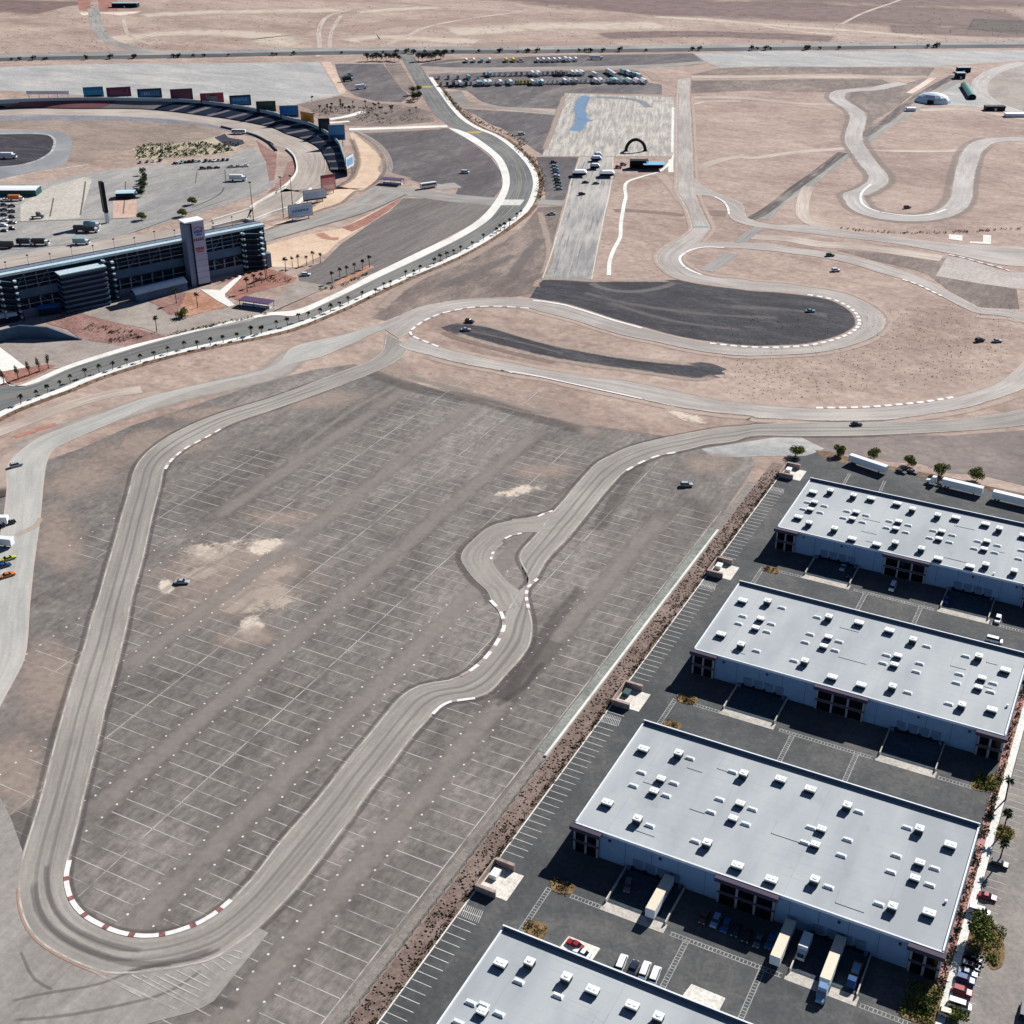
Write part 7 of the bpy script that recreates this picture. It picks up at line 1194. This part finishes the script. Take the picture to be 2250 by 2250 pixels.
# broadleaf trees and bushes
def tree_meshes(seed, h_, rx, rz_, n, leafsize, mat):
    r = random.Random(seed); t_ = MB(); t_.cyl((0, 0, 0), (0, 0, h_*.45), .22, .14, 7)
    for k in range(5):
        a_ = k*1.26+r.uniform(-.3, .3); t_.cyl((0, 0, h_*.38), (math.cos(a_)*rx*.55, math.sin(a_)*rx*.55, h_*.72+r.uniform(-.3, .4)), .1, .04, 5)
    f_ = MB(); leaf_cloud(f_, 0, 0, h_*.68, rx, rx*.95, rz_, n, leafsize, r, 9); return t_.mesh('trunk', [m_bark]), f_.mesh('crown', [mat])
TR = dict(mes=tree_meshes(1, 4.0, 3.0, 1.9, 1500, .40, m_leaf), mes2=tree_meshes(2, 3.7, 2.8, 1.8, 1300, .40, m_leaf), big=tree_meshes(3, 7., 4.4, 3.2, 2600, .42, m_leaf), dark=tree_meshes(4, 7.5, 3.6, 2.8, 420, .62, m_leafd), dark2=tree_meshes(5, 6.5, 3.2, 2.4, 380, .62, m_leafd), cyp=tree_meshes(6, 6., 1.0, 3.0, 260, .3, m_leafdry), bush=tree_meshes(7, 2.0, 1.6, 1.1, 420, .32, m_leaf), shrub=tree_meshes(8, 1.6, 1.2, .8, 90, .4, m_leafd))
def tree(px, k, label, group=None, sc=1., cat='tree', name='broadleaf_tree'):
    t_ = thing(name, label, cat, (px[0], px[1], .05), random.uniform(0, 6), group); t_.scale = (sc,)*3; link(bpy.data.objects.new('trunk', TR[k][0]), t_); link(bpy.data.objects.new('crown', TR[k][1]), t_)
for p, k, lab in (([(-122.3,502.3)], 'mes', 'leafy tree at the corner above the far bin enclosure'), ([(-105.8,512.3)], 'mes2', 'tree left of the single white trailer'), ([(-91.1,515.6)], 'mes2', 'tree behind the right end of the single trailer'), ([(-76.5,515.7)], 'mes2', 'tree between the single trailer and the trailer pair'), ([(-61.9,512.8)], 'mes', 'tree above the white tractor of the trailer pair'), ([(-47.6,515.7)], 'mes', 'tree behind the joint of the trailer pair')): tree(p[0], k, lab, 'trees along the top yard', 1.05)
tree([(-1.12,256.59)][0], 'big', 'big green tree in the island at the lower right'); tree([(-2.83,229.68)][0], 'bush', 'bushy tree at the bottom of the right hand stalls', None, 1.4); tree([(-10.13,230.46)][0], 'bush', 'green bush at the corner island of the biggest warehouse', None, 1.3, 'bush', 'bush')
tree([(-477.6,515.9)][0], 'bush', 'round green bush near the sign tower', None, 2.2, 'bush', 'bush')
for k, p in enumerate([(-838.2,1256.1),(-833.1,1258.7),(-830.3,1263.1),(-826.0,1265.3),(-819.4,1265.5),(-816.6,1270.0),(-810.9,1269.8),(-805.2,1269.6)]): tree(p, ('dark', 'dark2')[k % 2], 'dark tree in the clump left of the boulevard top', 'left dark clump', 1.1)
for k, p in enumerate([(-785.6,1279.4),(-782.7,1283.8),(-778.4,1286.0),(-774.2,1288.1),(-772.7,1295.0),(-770.3,1302.3),(-769.7,1308.8)]): tree(p, ('dark', 'dark2')[k % 2], 'dark tree in the clump right of the boulevard top', 'right dark clump', 1.2)
for k, p in enumerate([(-692.2,1113.8),(-679.0,1096.9),(-671.5,1089.3),(-676.7,1102.7),(-689.1,1120.1),(-676.2,1089.2)]): tree(p, ('dark', 'dark2')[k % 2], 'dark tree in the clump where the boulevard forks', 'fork clump', 1.0)
for k, p in enumerate([(-491.90,409.07),(-490.97,415.64),(-489.97,421.31),(-489.28,426.87),(-494.07,401.95)]): tree(p, 'cyp', ('second', 'third', 'fourth', 'rightmost', 'leftmost')[k]+' brown cypress in the lower left bed', 'lower left cypresses', 1.2)
for p, lab in (([(-729.2,686.8)], ''),)[:0]: pass
for k, p in enumerate([(-690.2,720.3),(-694.8,727.1),(-697.2,732.9),(-680.0,709.7),(-672.4,700.4),(-714.7,749.4),(-703.9,740.4),(-684.9,717.6),(-673.2,701.3)]): tree(p, 'dark2', 'tree in the short infield hedge right of the pylon', 'infield hedge trees', .8)
for p, lab in (([(-630.8,653.9)], 'lone dark tree on the pit apron'), ([(-611.2,673.6)], 'green tree left of the paddock curb'), ([(-625.3,700.9)], 'green tree on the paddock curb')): tree(p[0], 'mes2', lab, None, 1.2)
rr = random.Random(21); mb = MB()
Pq = [Vector(p) for p in [(-787.8,823.8),(-760.9,846.0),(-750.1,884.3),(-714.1,872.6),(-701.3,842.1),(-724.1,811.4),(-755.3,787.6)]]
for k in range(230):                         # planted bank in the infield
    u = rr.random(); a = Pq[0].lerp(Pq[1], u*2) if u < .5 else Pq[1].lerp(Pq[3], u*2-1); b = Pq[6].lerp(Pq[5], u*2) if u < .5 else Pq[5].lerp(Pq[4], u*2-1); s_ = a.lerp(b, rr.random()); leaf_cloud(mb, s_.x, s_.y, 1., rr.uniform(1, 2.2), rr.uniform(1, 2.2), rr.uniform(.8, 1.6), 12, .8, rr)
stuff(tag(mb.build('infield_planting', m_leafd), 'dark planting on the pale infield bank of the oval', 'shrubs'))
struct(sheet('infield_bank', [(-784.0,814.3),(-771.8,831.9),(-757.2,850.8),(-748.6,872.9),(-751.6,895.8),(-714.1,875.5),(-699.7,840.1),(-715.3,818.6),(-731.2,802.4),(-753.7,785.7)], .085, surf('pale_bank', c(150,138,118), c(176,164,140), c(200,190,164), big=.05, fine=.5, speck=(c(96,80,60), .1, .5))))
struct(sheet('dark_pool', [(-747.6,876.4),(-749.9,893.6),(-736.7,882.0),(-720.7,881.0),(-710.9,871.3),(-709.7,857.5),(-722.6,859.6)], .11, surf('dark_mat', c(40,46,58), c(52,58,70), c(66,70,80), big=.05)))
mb = MB()
for i in range(0, len(BL_OUT), 2):
    p = offset(BL_OUT, BL_SGN*rr.uniform(5, 8))[i] if i % 12 == 0 else BL_OUT[i]+(BL_OUT[min(i+1, len(BL_OUT)-1)]-BL_OUT[max(i-1, 0)]).normalized().orthogonal()*BL_SGN*rr.uniform(5.2, 7.8); leaf_cloud(mb, p.x, p.y, .5, .9, .9, .6, 8, .45, rr)
stuff(tag(mb.build('boulevard_shrubs', m_leafdry), 'low dry shrubs in the bed outside the boulevard pavement', 'shrubs'))
mb = MB(); 
for a, b, n in (([(-538.0,1009.6)][0], [(-428.0,866.1)][0], 0),): pass
for pts, w_, n in (([(-672.1,1141.1),(-632.2,1091.4),(-589.8,1048.7),(-553.9,1020.5),(-500.5,980.2),(-497.9,964.3),(-473.8,937.7),(-451.1,907.6),(-430.7,874.1),(-411.2,830.0)], 7, 420), ([(-516.7,480.9),(-506.7,481.2),(-493.3,483.2),(-485.4,480.1)], 9, 40), ([(-491.8,467.5),(-486.5,472.5),(-478.6,483.6)], 8, 40), ([(-467.8,491.5),(-458.3,505.9),(-438.8,543.4)], 3, 60), ([(-436.1,587.9),(-429.2,602.8),(-428.7,629.8)], 4, 40), ([(-483.0,584.1),(-475.5,590.9),(-460.2,595.8)], 8, 50), ([(-725.2,986.3),(-720.6,1018.1),(-706.3,1034.0),(-658.7,995.5),(-643.3,1007.2),(-624.8,1028.7)], 26, 150), ([(-196.7,853.8),(-170.6,856.1),(-144.9,866.6),(-120.4,882.7),(-85.2,908.6)], 4, 90)):
    cth, _ = catmull(pts, 2); 
    for k in range(n):
        i = rr.randrange(1, len(cth)-1); nrm = (cth[i+1]-cth[i-1]).normalized().orthogonal(); p = cth[i]+nrm*rr.uniform(-w_, w_)*.5; leaf_cloud(mb, p.x, p.y, .5, rr.uniform(.6, 1.2), rr.uniform(.6, 1.2), .7, 8, .5, rr)
stuff(tag(mb.build('bed_shrubs', m_leafdry), 'dry shrubs scattered through the roadside beds', 'shrubs'))
mb = MB()
for k in range(60):                                   # shrubs and posts along the highway
    u = rr.random(); hw = [Vector(p) for p in [(-1235.9,1054.4),(-1050.9,1176.7),(-887.4,1285.7),(-684.1,1397.4),(-454.2,1533.2),(-163.7,1703.2)]]; j = min(4, int(u*5)); p = hw[j].lerp(hw[j+1], u*5-j); tree(p+Vector((rr.uniform(-3, 3), rr.uniform(-4, 2))), 'shrub', 'small dark roadside tree along the far highway', 'highway trees', rr.uniform(1.5, 3.2))
mb = MB()
for k in range(800):                                 # creosote scrub on the open desert
    u, v = rr.random(), rr.random(); a = Vector([(-1272.1,1093.9)][0]).lerp(Vector([(-176.4,1722.7)][0]), u); b = Vector([(-1614.0,1405.5)][0]).lerp(Vector([(-224.1,2090.0)][0]), u); p = a.lerp(b, v**1.4); leaf_cloud(mb, p.x, p.y, .4, 1.3, 1.3, .5, 5, .6, rr)
stuff(tag(mb.build('desert_scrub', m_leafdry), 'sparse creosote scrub on the far desert', 'scrub'))
mb = MB()
for k in range(900):
    u, v = rr.random(), rr.random(); a = Vector([(-216.7,647.7)][0]).lerp(Vector([(-66.1,758.3)][0]), u); b = Vector([(-166.7,541.5)][0]).lerp(Vector([(-56.7,635.2)][0]), u); p = a.lerp(b, v); leaf_cloud(mb, p.x, p.y, .12, .4, .4, .2, 4, .3, rr)
stuff(tag(mb.build('verge_scrub', m_leafdry), 'small dry tufts on the dirt inside the ring', 'scrub'))
